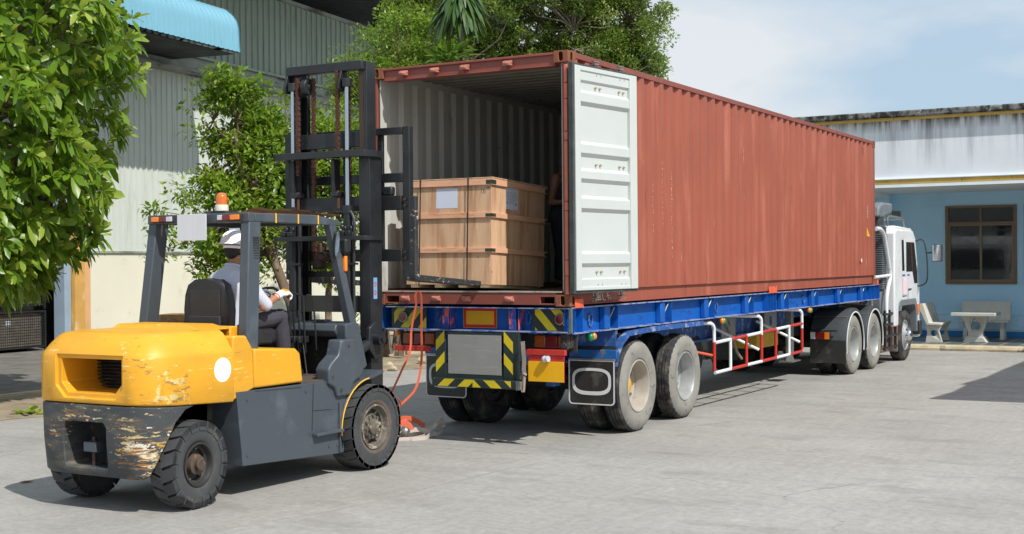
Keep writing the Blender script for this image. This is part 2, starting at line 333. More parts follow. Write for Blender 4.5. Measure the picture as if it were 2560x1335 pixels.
def build_container():
    root = empty('shipping_container', (-WC / 2, LC / 2, ZC), label='long rust red shipping container with one white inner door face folded open', cat='container')
    # side wall, corrugated: outer face profile along Y
    def wall(name, x_out, sgn, y0, y1, mat):
        pts = []; y = y0; d = .036; p = .2785
        while y < y1 - p + .01:
            pts += [(y, 0), (y + .078, 0), (y + .128, d), (y + .232, d)]; y += p
        pts += [(y, 0), (y1, 0)]
        z0, z1 = ZC + .172, ZT - .062
        P = [[(x_out - sgn * (q[1]), q[0], z) for z in np.linspace(z0, z1, 2)] for q in pts]
        Q = [[(x_out - sgn * (q[1] + .004), q[0], z) for z in np.linspace(z0, z1, 2)] for q in pts]
        m = MB(); m.cur = 0; m.grid(P); m.cur = 1; m.grid(Q); return m.build(name, [mat, MATS['cont_inner']], root, smooth=20)
    wall('side_wall', -.010, 1, .16, LC - .12, MATS['cont_red'])
    wall('side_wall', -WC + .010, -1, .16, LC - .12, MATS['cont_red'])
    # front bulkhead
    pts = []; x = -WC + .1
    while x < -.2: pts += [(x, 0), (x + .11, 0), (x + .13, .045), (x + .24, .045)]; x += .26
    m = MB(); m.grid([[(min(q[0], -.09), LC - .02 - q[1], z) for z in (ZC + .17, ZT - .06)] for q in pts] + [[(-.08, LC - .02, z) for z in (ZC + .17, ZT - .06)]])
    m.grid([[(min(q[0], -.09), LC - .026 - q[1], z) for z in (ZC + .17, ZT - .06)] for q in pts] + [[(-.08, LC - .026, z) for z in (ZC + .17, ZT - .06)]]); m.build('bulkhead', MATS['cont_inner'], root, smooth=20)
    # roof: transverse corrugations
    P = []; y = .2
    while y < LC - .2:
        P += [(y, 0), (y + .09, 0), (y + .105, -.02), (y + .195, -.02)]; y += .21
    m = MB(); m.cur = 0; m.grid([[(x_, min(a, LC - .1), ZT - .012 + b) for x_ in (-WC + .05, -.05)] for a, b in P]); m.cur = 1; m.grid([[(x_, min(a, LC - .1), ZT - .016 + b) for x_ in (-WC + .05, -.05)] for a, b in P])
    m.cur = 0; m.box(-WC + .05, .02, ZT - .012, -.05, .2, ZT - .008); m.build('roof', [MATS['cont_red'], MATS['cont_ceiling']], root, smooth=20)
    # floor
    m = MB()
    for k in range(14): m.box(-WC + .06 + k * .1656, .10, ZC + .12, -WC + .06 + k * .1656 + .163, LC - .06, ZC + .152)
    m.build('floor', MATS['cont_floor'], root)
    for sx, x0 in ((1, 0), (-1, -WC)):
        a, b = (x0 - .062, x0 - .002) if sx > 0 else (x0 + .002, x0 + .062)
        m = MB().box(a, .176, ZT - .066, b, LC - .176, ZT - .006); m.build('top_rail', MATS['cont_frame'], root, bevel=.004)
        q = a - .004 if sx > 0 else b + .004; MB().box(q, .17, ZT - .10, q + (.003 if sx > 0 else -.003), LC - .18, ZT - .02).build('rail_liner', MATS['cont_inner'], root)
        m = MB()
        o, i = (x0 - .004, x0 - .05) if sx > 0 else (x0 + .004, x0 + .05)
        m.box(o, .176, ZC + .160, i, LC - .176, ZC + .172); m.box((o + (-.03 if sx > 0 else .03)), .176, ZC + .02, i, LC - .176, ZC + .160); m.box(o, .176, ZC + .0125, i, LC - .176, ZC + .02)
        m.build('bottom_rail', MATS['cont_red'], root)
    # corner castings
    def casting(x0, x1, y0, y1, z0, z1):
        c = MB().box(x0, y0, z0, x1, y1, z1).build('corner_casting', MATS['cont_rust'], root, bevel=.008)
        xm, ym, zm = (x0 + x1) / 2, (y0 + y1) / 2, (z0 + z1) / 2
        def slot(ax):
            L, W = .040, .026; pts = []
            for k in range(16):
                t = 2 * math.pi * k / 16; pts.append((math.cos(t) * W, math.sin(t) * W + (L - W + .008 if math.sin(t) > 0 else -(L - W + .008))))
            if ax == 'x': return MB().prism([(ym + a, zm + b) for a, b in pts], 'x', x0 - .02, x1 + .02)
            return MB().prism([(xm + a, zm + b) for a, b in pts], 'y', y0 - .02, y1 + .02)
        inner = MB().box(x0 + .015, y0 + .015, z0 + .015, x1 - .015, y1 - .015, z1 - .015)
        cut(c, [inner, slot('x'), slot('y')])
    for x0 in (-.162, -WC):
        for y0 in (0, LC - .178):
            for z0 in (ZC, ZT - .118): casting(x0, x0 + .162, y0, y0 + .178, z0, z0 + .118)
    # corner posts
    for sx in (0, 1):
        a = -.075 if sx == 0 else -WC + .004; b = a + .071
        m = MB().box(a, .016, ZC + .118, b, .05, ZT - .118); m.box((b - .012) if sx == 0 else a, .05, ZC + .118, b if sx == 0 else a + .012, .158, ZT - .118)
        m.build('rear_post', MATS['cont_frame'], root, bevel=.003)
        a = -.16 if sx == 0 else -WC + .006
        MB().box(a, LC - .12, ZC + .118, a + .154, LC - .01, ZT - .118).build('front_post', MATS['cont_frame'], root, bevel=.01)
        # inner J channel behind the post
        xi = -.10 if sx == 0 else -WC + .084
        MB().box(xi, .052, ZC + .15, xi + .012, .165, ZT - .12).build('door_stop', MATS['cont_inner'], root)
    # front top and bottom rails
    MB().box(-WC + .16, LC - .06, ZT - .11, -.16, LC - .004, ZT - .008).build('front_header', MATS['cont_frame'], root, bevel=.005)
    MB().box(-WC + .16, LC - .06, ZC + .01, -.16, LC - .004, ZC + .17).build('front_sill', MATS['cont_frame'], root, bevel=.005)
    # rear header with a gutter lip, rear sill with forklift pockets
    m = MB().box(-WC + .162, .03, ZT - .15, -.162, .13, ZT - .012); m.box(-WC + .162, .004, ZT - .035, -.162, .03, ZT - .012)
    m.box(-WC + .162, .012, ZT - .15, -.162, .03, ZT - .140); h = m.build('rear_header', MATS['cont_frame'], root, bevel=.004)
    s = MB().box(-WC + .162, .012, ZC + .012, -.162, .12, ZC + .137).build('rear_sill', MATS['cont_frame'], root, bevel=.004)
    cut(s, [MB().box(-WC + .18, -.02, ZC + .028, -WC + .345, .3, ZC + .094), MB().box(-.345, -.02, ZC + .028, -.18, .3, ZC + .094)])
    MB().box(-WC + .09, .004, ZC + .137, -.09, .13, ZC + .152).build('threshold_plate', M('worn_steel', sr(176, 168, 158), rough=.5, metal=.3, var=.2, vs=14, wear=[(RUST, 12, (1, 1, 1), .6, .7, .9)]), root, bevel=.002)
    MB().box(-WC + .1, .5, ZC + .02, -.1, .52, ZC + .13).build('floor_member', M('under_black', (.015, .015, .015), rough=.9, var=.2), root)
    # cam keepers on header and sill
    for z, sg in ((ZT - .085, 1), (ZC + .075, -1)):
        for x in (-2.0, -1.60, -1.22, -.70):
            m = MB(); m.cb(x - .028, .0, z, .03, .075, .045); m.cb(x + .028, .0, z, .03, .075, .045); m.cb(x, .012, z + .018 * sg, .10, .03, .03); m.ell((x, -.03, z), .045, .02, .022, 8, 5)
            m.build('cam_keeper', M('keeper_pink', sr(186, 120, 104), rough=.7, var=.25, vs=20, wear=[(RUST, 20, (1, 1, 1), .55, .65, .9)]), root, bevel=.006)
    # hinges: a barrel of stacked sleeves and pins along each post
    for sx, x in ((0, -.024), (1, -WC + .024)):
        z = ZC + .118
        for ln, r, mt in ((.19, .019, 0), (.16, .021, 1), (.50, .019, 0), (.09, .021, 1), (.62, .019, 0), (.09, .021, 1), (.33, .019, 0), (.16, .021, 1), (.19, .019, 0)):
            MB().box(x - r, -.012, z + .003, x + r, .016, z + ln - .003).build('hinge', M('hinge_red', sr(196, 112, 88), rough=.6, var=.12, vs=10, wear=[(RUST, 18, (1, 1, 1), .66, .72, .9)]), root, bevel=.008)
            z += ln
    # the two doors, folded back along the sides
    def door(hx, hy, ang, sgn):
        W, H, T = 1.165, 2.272, .045
        # local: u along the door from the hinge, n = inner face normal, z up
        u = Vector((math.sin(ang) * sgn, math.cos(ang), 0)); nrm = Vector((math.cos(ang) * sgn, -math.sin(ang), 0))
        o = Vector((hx, hy, ZC + .160))
        d = empty('dummy_door', (0, 0, 0)); bpy.data.objects.remove(d)
        def T_(m):
            mm = Matrix((u, nrm, Vector((0, 0, 1)))).transposed().to_4x4(); mm.translation = o; return m.xf(mm)
        # panel: horizontal corrugations seen from inside; cross-section depth(z)
        prof = []; bands = [(0, 0), (.115, 0)]
        zs = [(.0, .0), (.13, 0), (.135, -.02), (.30, -.02), (.33, 0.014), (.43, .014), (.46, -.02), (.90, -.02), (.93, .014), (1.02, .014), (1.05, -.02), (1.16, -.02), (1.19, .014), (1.28, .014), (1.31, -.02), (1.45, -.02),
              (1.48, .014), (1.57, .014), (1.60, -.02), (1.98, -.02), (2.01, .014), (2.09, .014), (2.12, -.02), (2.13, .0), (2.272, 0)]
        zs = [(.0, 0), (.11, 0), (.125, -.022), (.24, -.022), (.275, .012), (.37, .012), (.40, -.022), (.80, -.022), (.835, .012), (.93, .012), (.965, -.022), (1.10, -.022), (1.135, .012), (1.21, .012), (1.245, -.022),
              (1.36, -.022), (1.395, .012), (1.48, .012), (1.515, -.022), (1.88, -.022), (1.915, .012), (2.0, .012), (2.035, -.022), (2.12, -.022), (2.135, 0), (H, 0)]
        m = MB(); m.grid([[(.11, b, a), (.13, b, a), (W - .16, b, a), (W - .13, -.022 if b > 0 else b, a)] for a, b in zs]); m.grid([[(.10, b - .006, a), (W - .12, b - .006, a)] for a, b in zs])
        p = T_(m).build('door_panel', MATS['door_white'], root, smooth=20, label='white painted inner face of the open door' if sgn > 0 else None)
        m = MB(); m.box(.02, -.035, 0, .115, .016, H); m.box(W - .135, -.035, 0, W, .016, H); m.box(.115, -.035, 0, W - .135, .012, .035); m.box(.115, -.035, H - .045, W - .135, .012, H)
        T_(m).build('door_frame', MATS['door_white'], root, bevel=.005)
        m = MB(); m.box(-.012, -.05, -.03, .02, .004, H + .025); m.box(-.0, -.047, -.03, W + .01, -.004, 0.0); m.box(-.0, -.047, H, W + .01, -.004, H + .022); m.box(W, -.047, 0, W + .012, -.002, H)
        T_(m).build('door_gasket', MATS['gasket'], root, bevel=.003)
        m = MB(); m.box(.02, -.052, .0, W, -.036, H); T_(m).build('door_back', MATS['cont_red'], root)
        for x in (.50, .97):
            m = MB(); m.cyl((x, -.075, -.07), (x, -.075, H + .07), .017, 10)
            for z in (-.075, H + .06): m.cb(x, -.075, z, .075, .06, .016); m.cb(x + .012, -.075, z + (.03 if z > 0 else -.025), .1, .035, .014)
            for z in (.25, .9, 1.6, 2.05): m.cb(x, -.062, z, .08, .05, .05)
            T_(m).build('locking_bar', MATS['galv'], root)
        for zz in (.055, .185, 1.365 - .08, 2.075, 2.205):
            for x in ((.42, .50, .86, .94)):
                if zz in (1.365 - .08,) and False: continue
                m = MB(); m.cyl((x, -.03, zz), (x, .004, zz), .008, 8); m.cyl((x, -.03, zz), (x, -.012, zz), .014, 8)
                T_(m).build('bolt', MATS['bolt'], root)
    door(.075, -.035, R(8.2), 1)
    door(-WC - .075, -.035, R(3.0), -1)
    # markings on the right wall near the front end
    wm = M('mark_white', sr(232, 232, 228), rough=.6, var=.03); ym = M('mark_yellow', sr(238, 190, 30), rough=.5, var=.05); bk = M('mark_black', (.02, .02, .02), rough=.6, var=.1)
    for k, z in enumerate((.0, .055, .11, .165)):
        m = MB()
        for s_ in ((.0, .012, .06, .018), (.0, .04, .06, .046) if k % 2 else (.03, .012, .036, .046), (.0, .012, .006, .046)): m.box(-.0085, 11.62 + s_[0], ZC + 1.18 + z + s_[1], -.0075, 11.62 + s_[2], ZC + 1.18 + z + s_[3])
        m.build('serial_mark', wm, root)
    m = MB().prism([(11.60, ZC + .86), (11.60, ZC + 1.02), (11.80, ZC + .86)], 'x', -.0085, -.007); m.build('warning_triangle', ym, root)
    MB().box(-.007, 11.675, ZC + .885, -.006, 11.69, ZC + .93).build('warning_symbol', bk, root)
    MB().box(-.009, 11.20, ZC + .40, -.0075, 11.26, ZC + .46).build('plate_mark', wm, root)
    MB().box(-.009, 11.35, ZT - .30, -.003, 11.39, ZT - .14).build('vent_cover', MATS['cont_rust'], root, bevel=.004)
    # scraped paint along three ribs
    sc = M('scrape_paint', sr(222, 186, 166), rough=.8, var=.2, vs=40); rr = random.Random(12)
    for yb, za, zb in ((2.135, 2.25, 2.85), (2.415, 2.2, 3.1), (2.69, 1.95, 2.95)):
        m = MB(); z = za
        while z < zb: h = rr.uniform(.006, .035); o = rr.uniform(-.012, .012); w_ = rr.uniform(.002, .011); m.prism([(yb + o, z), (yb + o + w_, z + h * .3), (yb + o + w_ * .4, z + h), (yb + o - w_ * .7, z + h * .6)], 'x', -.0099, -.0092); z += h + rr.uniform(-.004, .045)
        m.build('scrape_mark', sc, root)
    # chalked letters on the bottom rail: A P C and a squiggle
    ch = M('chalk', sr(226, 222, 216), rough=.9, var=.25, vs=60)
    def stroke(pts): return MB().ribbon(smoothpts([( -.0335, a, b) for a, b in pts], 5), (0, .7, .7), .009, .0015)
    y0, z0 = .60, ZC + .035
    for s_ in ([(.0, -.01), (.012, .05), (.02, .095), (.05, .105), (.068, .08), (.07, .0), (.066, -.015)], [(.01, .045), (.04, .05), (.07, .052)],
               [(.135, 0), (.14, .05), (.15, .1)], [(.13, .085), (.17, .108), (.195, .09), (.18, .06), (.145, .05)],
               [(.285, .10), (.25, .095), (.235, .06), (.245, .02), (.285, .0), (.31, .005)],
               [(.33, .075), (.39, .085)], [(.36, .1), (.36, .05)], [(.335, .045), (.40, .05)], [(.385, .035), (.38, .01)], [(.43, .03), (.435, .01)]):
        stroke([(y0 + a, z0 + b) for a, b in s_]).build('chalk_letter', ch, root)
    return root
build_container()

# ================================================================== wooden crate pushed in by the forks
M('plywood', sr(208, 170, 134), rough=.7, var=.10, vs=3, stretch=(5, 5, .5), bump=.001, bs=30, wear=[(sr(170, 118, 82), 2.4, (4.5, 4.5, .4), .48, .70, .75), (sr(235, 205, 165), 5, (6, 6, .6), .60, .75, .75), (sr(120, 84, 60), 7, (1.5, 1.5, 2.2), .67, .74, .8)])
M('batten', sr(222, 170, 136), rough=.7, var=.12, vs=5, stretch=(.7, .7, 5), wear=[(sr(180, 124, 88), 5, (.5, .5, 5), .56, .72, .75)])
M('strap_black', (.02, .022, .022), rough=.4, var=.2)
M('clip_green', (.05, .07, .045), rough=.5, metal=.3, var=.4, vs=30)
M('paper', sr(208, 212, 226), rough=.7, var=.03)
M('ink', (.05, .05, .06), rough=.8, var=.2)
def build_crate():
    W, D, H = 1.06, 1.17, 1.13
    root = empty('wooden_crate', (-.945, .03, 1.68), label='square plywood crate bound with two black straps, resting half inside the container', cat='crate'); root.rotation_euler = (R(-2.4), 0, 0)
    def b(m, name, mat, **k): return m.build(name, mat, root, local=True, **k)
    b(MB().box(-W, 0, 0, 0, D, H - .012), 'plywood_panel', MATS['plywood'], bevel=.002)
    b(MB().box(-W - .025, -.022, H - .012, .025, D + .022, H), 'lid', MATS['plywood'], bevel=.001)
    for z, h in ((H - .082, .066), (H * .66 - .04, .055), (H * .33 - .035, .055)):
        b(MB().box(-W - .02, -.022, z, .0, -.001, z + h), 'batten', MATS['batten'], bevel=.002)
        b(MB().box(.001, -.022, z, .022, D + .03, z + h), 'batten', MATS['batten'], bevel=.002)
        b(MB().box(-W - .022, .0, z, -W - .001, D + .02, z + h), 'batten', MATS['batten'], bevel=.002)
        m = MB().box(-.055, -.0245, z + .008, .0245, -.022, z + h - .014); m.box(.022, -.0245, z + .008, .0245, .055, z + h - .014); b(m, 'corner_clip', MATS['clip_green']); b(MB().box(.022, D - .03, z + .008, .0245, D + .032, z + h - .014), 'corner_clip', MATS['clip_green'])
    for x in (-.88, -.275):
        m = MB().box(x - .007, -.0265, -.012, x + .007, -.0235, H + .003); m.box(x - .007, -.0235, H, x + .007, D + .02, H + .003); b(m, 'binding_strap', MATS['strap_black'])
    b(MB().box(-.69, -.0015, H - .315, -.42, -.0005, H - .105), 'paper_sheet', MATS['paper'])
    p = b(MB().box(.0005, .30, H - .315, .0018, .56, H - .085), 'paper_sheet', MATS['paper'])
    m = MB(); rr = random.Random(4)
    for r in range(7):
        y = .325
        while y < .52:
            L_ = rr.uniform(.01, .035); m.box(.0019, y, H - .135 - r * .019, .0024, y + L_, H - .135 - r * .019 + .004); y += L_ + rr.uniform(.006, .02)
    m.box(.0019, .50, H - .262, .0024, .535, H - .252); m.box(.0019, .32, H - .262, .0024, .335, H - .24)
    b(m, 'printed_text', MATS['ink'])
    m = MB()
    for s_ in ([(-.115, .02), (-.12, .0), (-.127, -.05)], [(-.075, .03), (-.095, .0), (-.10, -.03), (-.09, -.045), (-.075, -.03), (-.085, -.015), (-.098, -.02)], [(-.06, .025), (-.062, .005)], [(-.052, .026), (-.048, .008), (-.04, .026), (-.036, .006)], [(-.03, .03), (-.028, .006)]):
        m.ribbon(smoothpts([(a, -.001, H - .125 + c) for a, c in s_], 4), (.8, 0, .6), .004, .001)
    b(m, 'pencil_mark', MATS['ink'])
    for x in (-.97, -.66, -.36, -.09): b(MB().box(x - .045, .02, -.032, x + .045, D, -.001), 'skid', M('pale_wood', sr(226, 206, 166), rough=.7, var=.12, vs=8))
build_crate()
# ================================================================== wheels
M('tyre', (.030, .030, .031), rough=.85, var=.25, vs=5, bump=.0015, bs=40, wear=[(sr(120, 114, 104), 6, (1, 1, 1), .48, .80, .9)], spec=.3)
M('tyre_dusty', sr(138, 135, 128), rough=.9, var=.16, vs=4, bump=.0015, bs=30, wear=[((.045, .045, .046), 7, (1, 1, 1), .58, .72, .9)], spec=.2)
M('rim_beige', sr(168, 160, 148), rough=.6, var=.12, vs=7, wear=[(sr(120, 112, 100), 6, (1, 1, 1), .6, .75, .8), (RUST, 16, (1, 1, 1), .7, .75, .9)])
M('rim_silver', sr(168, 170, 168), rough=.42, metal=.35, var=.08, vs=6, wear=[(sr(130, 126, 120), 6, (1, 1, 1), .62, .78, .7)])
M('rim_dark', (.05, .05, .052), rough=.6, var=.3, vs=9, wear=[(RUST, 9, (1, 1, 1), .6, .72, .9)])
M('hub_yellow', sr(226, 170, 20), rough=.5, var=.1)
M('chrome', (.75, .76, .77), rough=.14, metal=1, var=.04)
M('black_steel', (.020, .021, .022), rough=.5, var=.3, vs=5, wear=[(sr(96, 90, 82), 8, (1, 1, 1), .62, .80, .8), (RUST2, 12, (1, 1, 1), .68, .76, .9)])
def truck_wheel(root, cx, cy, cz, side, rad=.515, wd=.26, lugs=0, deep=True, dusty=True, rimm='rim_silver', n=72, hub='hub_yellow'):
    # side=+1: outer face towards +X at cx; tyre body goes inwards
    s = side; r0 = .285
    prof = [(r0 + .005, -.035), (r0 + .03, -.012), (r0 + .10, .004), (rad - .085, .002), (rad - .045, -.012), (rad - .018, -.030), (rad - .004, -.048)]
    tread = []
    x = -.048
    for k in range(4):
        a = -.052 - k * (wd - .10) / 4; b = a - (wd - .10) / 4 + .014
        tread += [(rad, a), (rad, b), (rad - .012, b - .002), (rad - .012, b - .010)]
    prof2 = [(rad, -.052 - (wd - .104)), (rad - .018, -wd + .03), (rad - .05, -wd + .012), (rad - .10, -wd), (r0 + .02, -wd + .02), (r0 - .01, -wd + .04)]
    P = prof + tread + prof2
    m = MB(); sp = len(prof)
    m.lathe([(r, h * s) for r, h in P], (cx, cy, cz), 'x', n)
    p = len(P)
    for k in range(n):
        for j, (r, h) in enumerate(P):
            i = k * p + j; v = Vector(m.v[i]) - Vector((cx, cy, cz)); rr = math.hypot(v.y, v.z)
            if rr < 1e-6: continue
            f = 1
            if lugs and k % 2 == 0 and j in (4, 5, 6, 7, p - 5, p - 6): f = (rr - .016 * lugs) / rr
            elif lugs and (k // 2) % 2 == 0 and sp <= j < sp + 16 and k % 4 == 1: f = (rr - .009) / rr
            elif not lugs and k % 2 == 0 and j in (5, 6): f = (rr - .004) / rr
            if rr * f > rad - .3 and v.z * f + cz < gz(cy) + .002:     # flattened where it carries
                zz = gz(cy) + .002 - cz; m.v[i] = (m.v[i][0] + (.004 * s if j < 6 else 0), cy + v.y * f, cz + zz); continue
            m.v[i] = (m.v[i][0], cy + v.y * f, cz + v.z * f)
    m.mi = []
    for k in range(n):
        for j in range(p - 1): m.mi.append(1 if (dusty and j < 5) else 0)
    t = m.build('wheel', [MATS['tyre'], MATS['tyre_dusty']], root, smooth=28)
    r = MB()
    if deep:
        r.lathe([(q, h * s) for q, h in [(r0 - .004, -.04), (r0 + .012, -.028), (r0 + .012, -.016), (r0 - .002, -.014), (r0 - .012, -.03), (r0 - .016, -.10), (r0 - .026, -.14), (r0 - .03, -.19), (r0 - .055, -.205), (.17, -.208), (.15, -.185), (.10, -.185)]], (cx, cy, cz), 'x', 48)
        r.lathe([(q, h * s) for q, h in [(r0 + .005, -wd + .03), (r0 - .02, -wd + .02), (r0 - .03, -.17)]], (cx, cy, cz), 'x', 48)
    else:
        r.lathe([(q, h * s) for q, h in [(r0 - .004, -.04), (r0 + .012, -.028), (r0 + .012, -.016), (r0 - .002, -.014), (r0 - .02, -.05), (r0 - .03, -.055), (r0 - .06, -.03), (.18, .02), (.12, .03), (.0, .03)]], (cx, cy, cz), 'x', 48)
    rm = r.build('rim', MATS[rimm], t, smooth=30)
    h = MB()
    if deep:
        h.lathe([(q, hh * s) for q, hh in [(.15, -.20), (.15, -.19), (.100, -.185), (.095, -.155), (.08, -.145), (0, -.145)]], (cx, cy, cz), 'x', 24); h.build('hub', MATS[hub], t)
        h = MB()
        for k in range(10):
            a = 2 * math.pi * k / 10; h = MB(); h.cyl((cx - .205 * s, cy + .19 * math.cos(a), cz + .19 * math.sin(a)), (cx - .18 * s, cy + .19 * math.cos(a), cz + .19 * math.sin(a)), .016, 6); h.build('wheel_nut', MATS['galv'], t)
    else:
        h.lathe([(q, hh * s) for q, hh in [(.11, .02), (.11, .07), (.09, .10), (.05, .11), (0, .11)]], (cx, cy, cz), 'x', 24); h.build('hub', MATS['chrome'], t)
        for k in range(8):
            a = 2 * math.pi * k / 8; h = MB(); h.cyl((cx, cy + .155 * math.cos(a), cz + .155 * math.sin(a)), (cx + .065 * s, cy + .155 * math.cos(a), cz + .155 * math.sin(a)), .019, 6, .014); h.build('wheel_nut', MATS['chrome'], t)
        h = MB()
    return t
# ================================================================== semi-trailer chassis
M('blue', sr(0, 86, 170), rough=.5, var=.14, vs=3, bump=.0006, wear=[(sr(120, 140, 170), 7, (1, 1, 1), .68, .84, .6), (RUST2, 16, (1, 1, 1), .70, .75, .8), (sr(8, 40, 110), 3, (1, 1, 3), .55, .75, .5)])
M('blue_old', sr(38, 84, 150), rough=.6, var=.25, vs=5, wear=[(sr(150, 160, 180), 8, (1, 1, 1), .52, .66, .8), (RUST2, 10, (1, 1, 1), .62, .7, .9)])
M('flange_grey', sr(140, 146, 168), rough=.7, var=.25, vs=8, wear=[(sr(30, 80, 170), 7, (1, 1, 1), .5, .6, .5), (RUST, 14, (1, 1, 1), .66, .72, .9)])
M('orange_paint', sr(224, 96, 62), rough=.6, var=.12, vs=12, wear=[((.03, .03, .035), 14, (1, 1, 1), .62, .68, .6)])
M('red_paint', sr(182, 46, 36), rough=.5, var=.15, vs=8, wear=[(sr(200, 190, 186), 18, (1, 1, 1), .68, .73, .7)])
M('white_paint', sr(225, 228, 228), rough=.4, var=.05, vs=6, wear=[(RUST, 16, (1, 1, 1), .70, .74, .8), (sr(160, 158, 150), 6, (1, 1, 1), .6, .75, .6)])
M('green_black', (.018, .03, .028), rough=.55, var=.25, vs=6, wear=[(sr(110, 130, 124), 13, (1, 1, 1), .66, .74, .8)])
M('stripe_yellow', sr(206, 184, 34), rough=.5, var=.12, vs=6, wear=[((.03, .035, .03), 16, (1, 1, 1), .68, .73, .7)])
M('lamp_red', sr(110, 8, 16), rough=.25, var=.1, spec=.6, coat=.4)
M('lamp_amber', sr(150, 72, 14), rough=.25, var=.1, coat=.4)
M('lamp_green', sr(10, 130, 66), rough=.2, var=.1, coat=.5)
M('lamp_orange', sr(240, 130, 20), rough=.2, var=.1, coat=.5)
M('lamp_clear', sr(200, 200, 205), rough=.2, var=.05, coat=.5)
M('yellow_plate', sr(226, 168, 16), rough=.45, var=.06, vs=4, wear=[((.12, .06, .01), 12, (1, 1, 1), .70, .76, .8)])
M('plate_grey', sr(156, 154, 150), rough=.45, metal=.25, var=.06, vs=3, wear=[(sr(196, 196, 192), 5, (.6, 1, 6), .58, .72, .6), (RUST2, 24, (1, 1, 1), .735, .76, .8)])
M('flap_rubber', (.028, .027, .025), rough=.38, var=.2, vs=5, wear=[(sr(120, 114, 104), 5, (1, 1, 1), .55, .85, .7)])
M('flap_white', sr(214, 214, 214), rough=.5, var=.06)
M('webbing_grey', sr(146, 132, 122), rough=.9, var=.12, vs=20, bump=.0008, bs=200)
M('webbing_orange', sr(206, 96, 66), rough=.85, var=.08, vs=10, bump=.0008, bs=200)
M('under_dark', (.025, .025, .026), rough=.8, var=.4, vs=4, wear=[(sr(110, 98, 84), 5, (1, 1, 1), .55, .72, .9)])
def stripes(x0, x1, z0, z1, y, lean, pitch=.23, wd=.11, off=0, th=.002):
    """diagonal bands clipped to a rectangle; lean>0: top shifted to +x"""
    out = []; H = z1 - z0; u = x0 - abs(lean) - pitch + off
    while u < x1 + abs(lean) + pitch:
        poly = [(u, z0), (u + wd, z0), (u + wd + lean, z1), (u + lean, z1)]
        for side, lim in ((0, x0), (1, x1)):
            new = []
            for i in range(len(poly)):
                a = poly[i]; b = poly[(i + 1) % len(poly)]
                ia = a[0] >= lim if side == 0 else a[0] <= lim; ib = b[0] >= lim if side == 0 else b[0] <= lim
                if ia: new.append(a)
                if ia != ib and abs(b[0] - a[0]) > 1e-9:
                    t = (lim - a[0]) / (b[0] - a[0]); new.append((lim, a[1] + (b[1] - a[1]) * t))
            poly = new
            if not poly: break
        if len(poly) >= 3: out.append(poly)
        u += pitch
    m = MB()
    for q in out: m.prism(q, 'y', y - th, y)
    return m
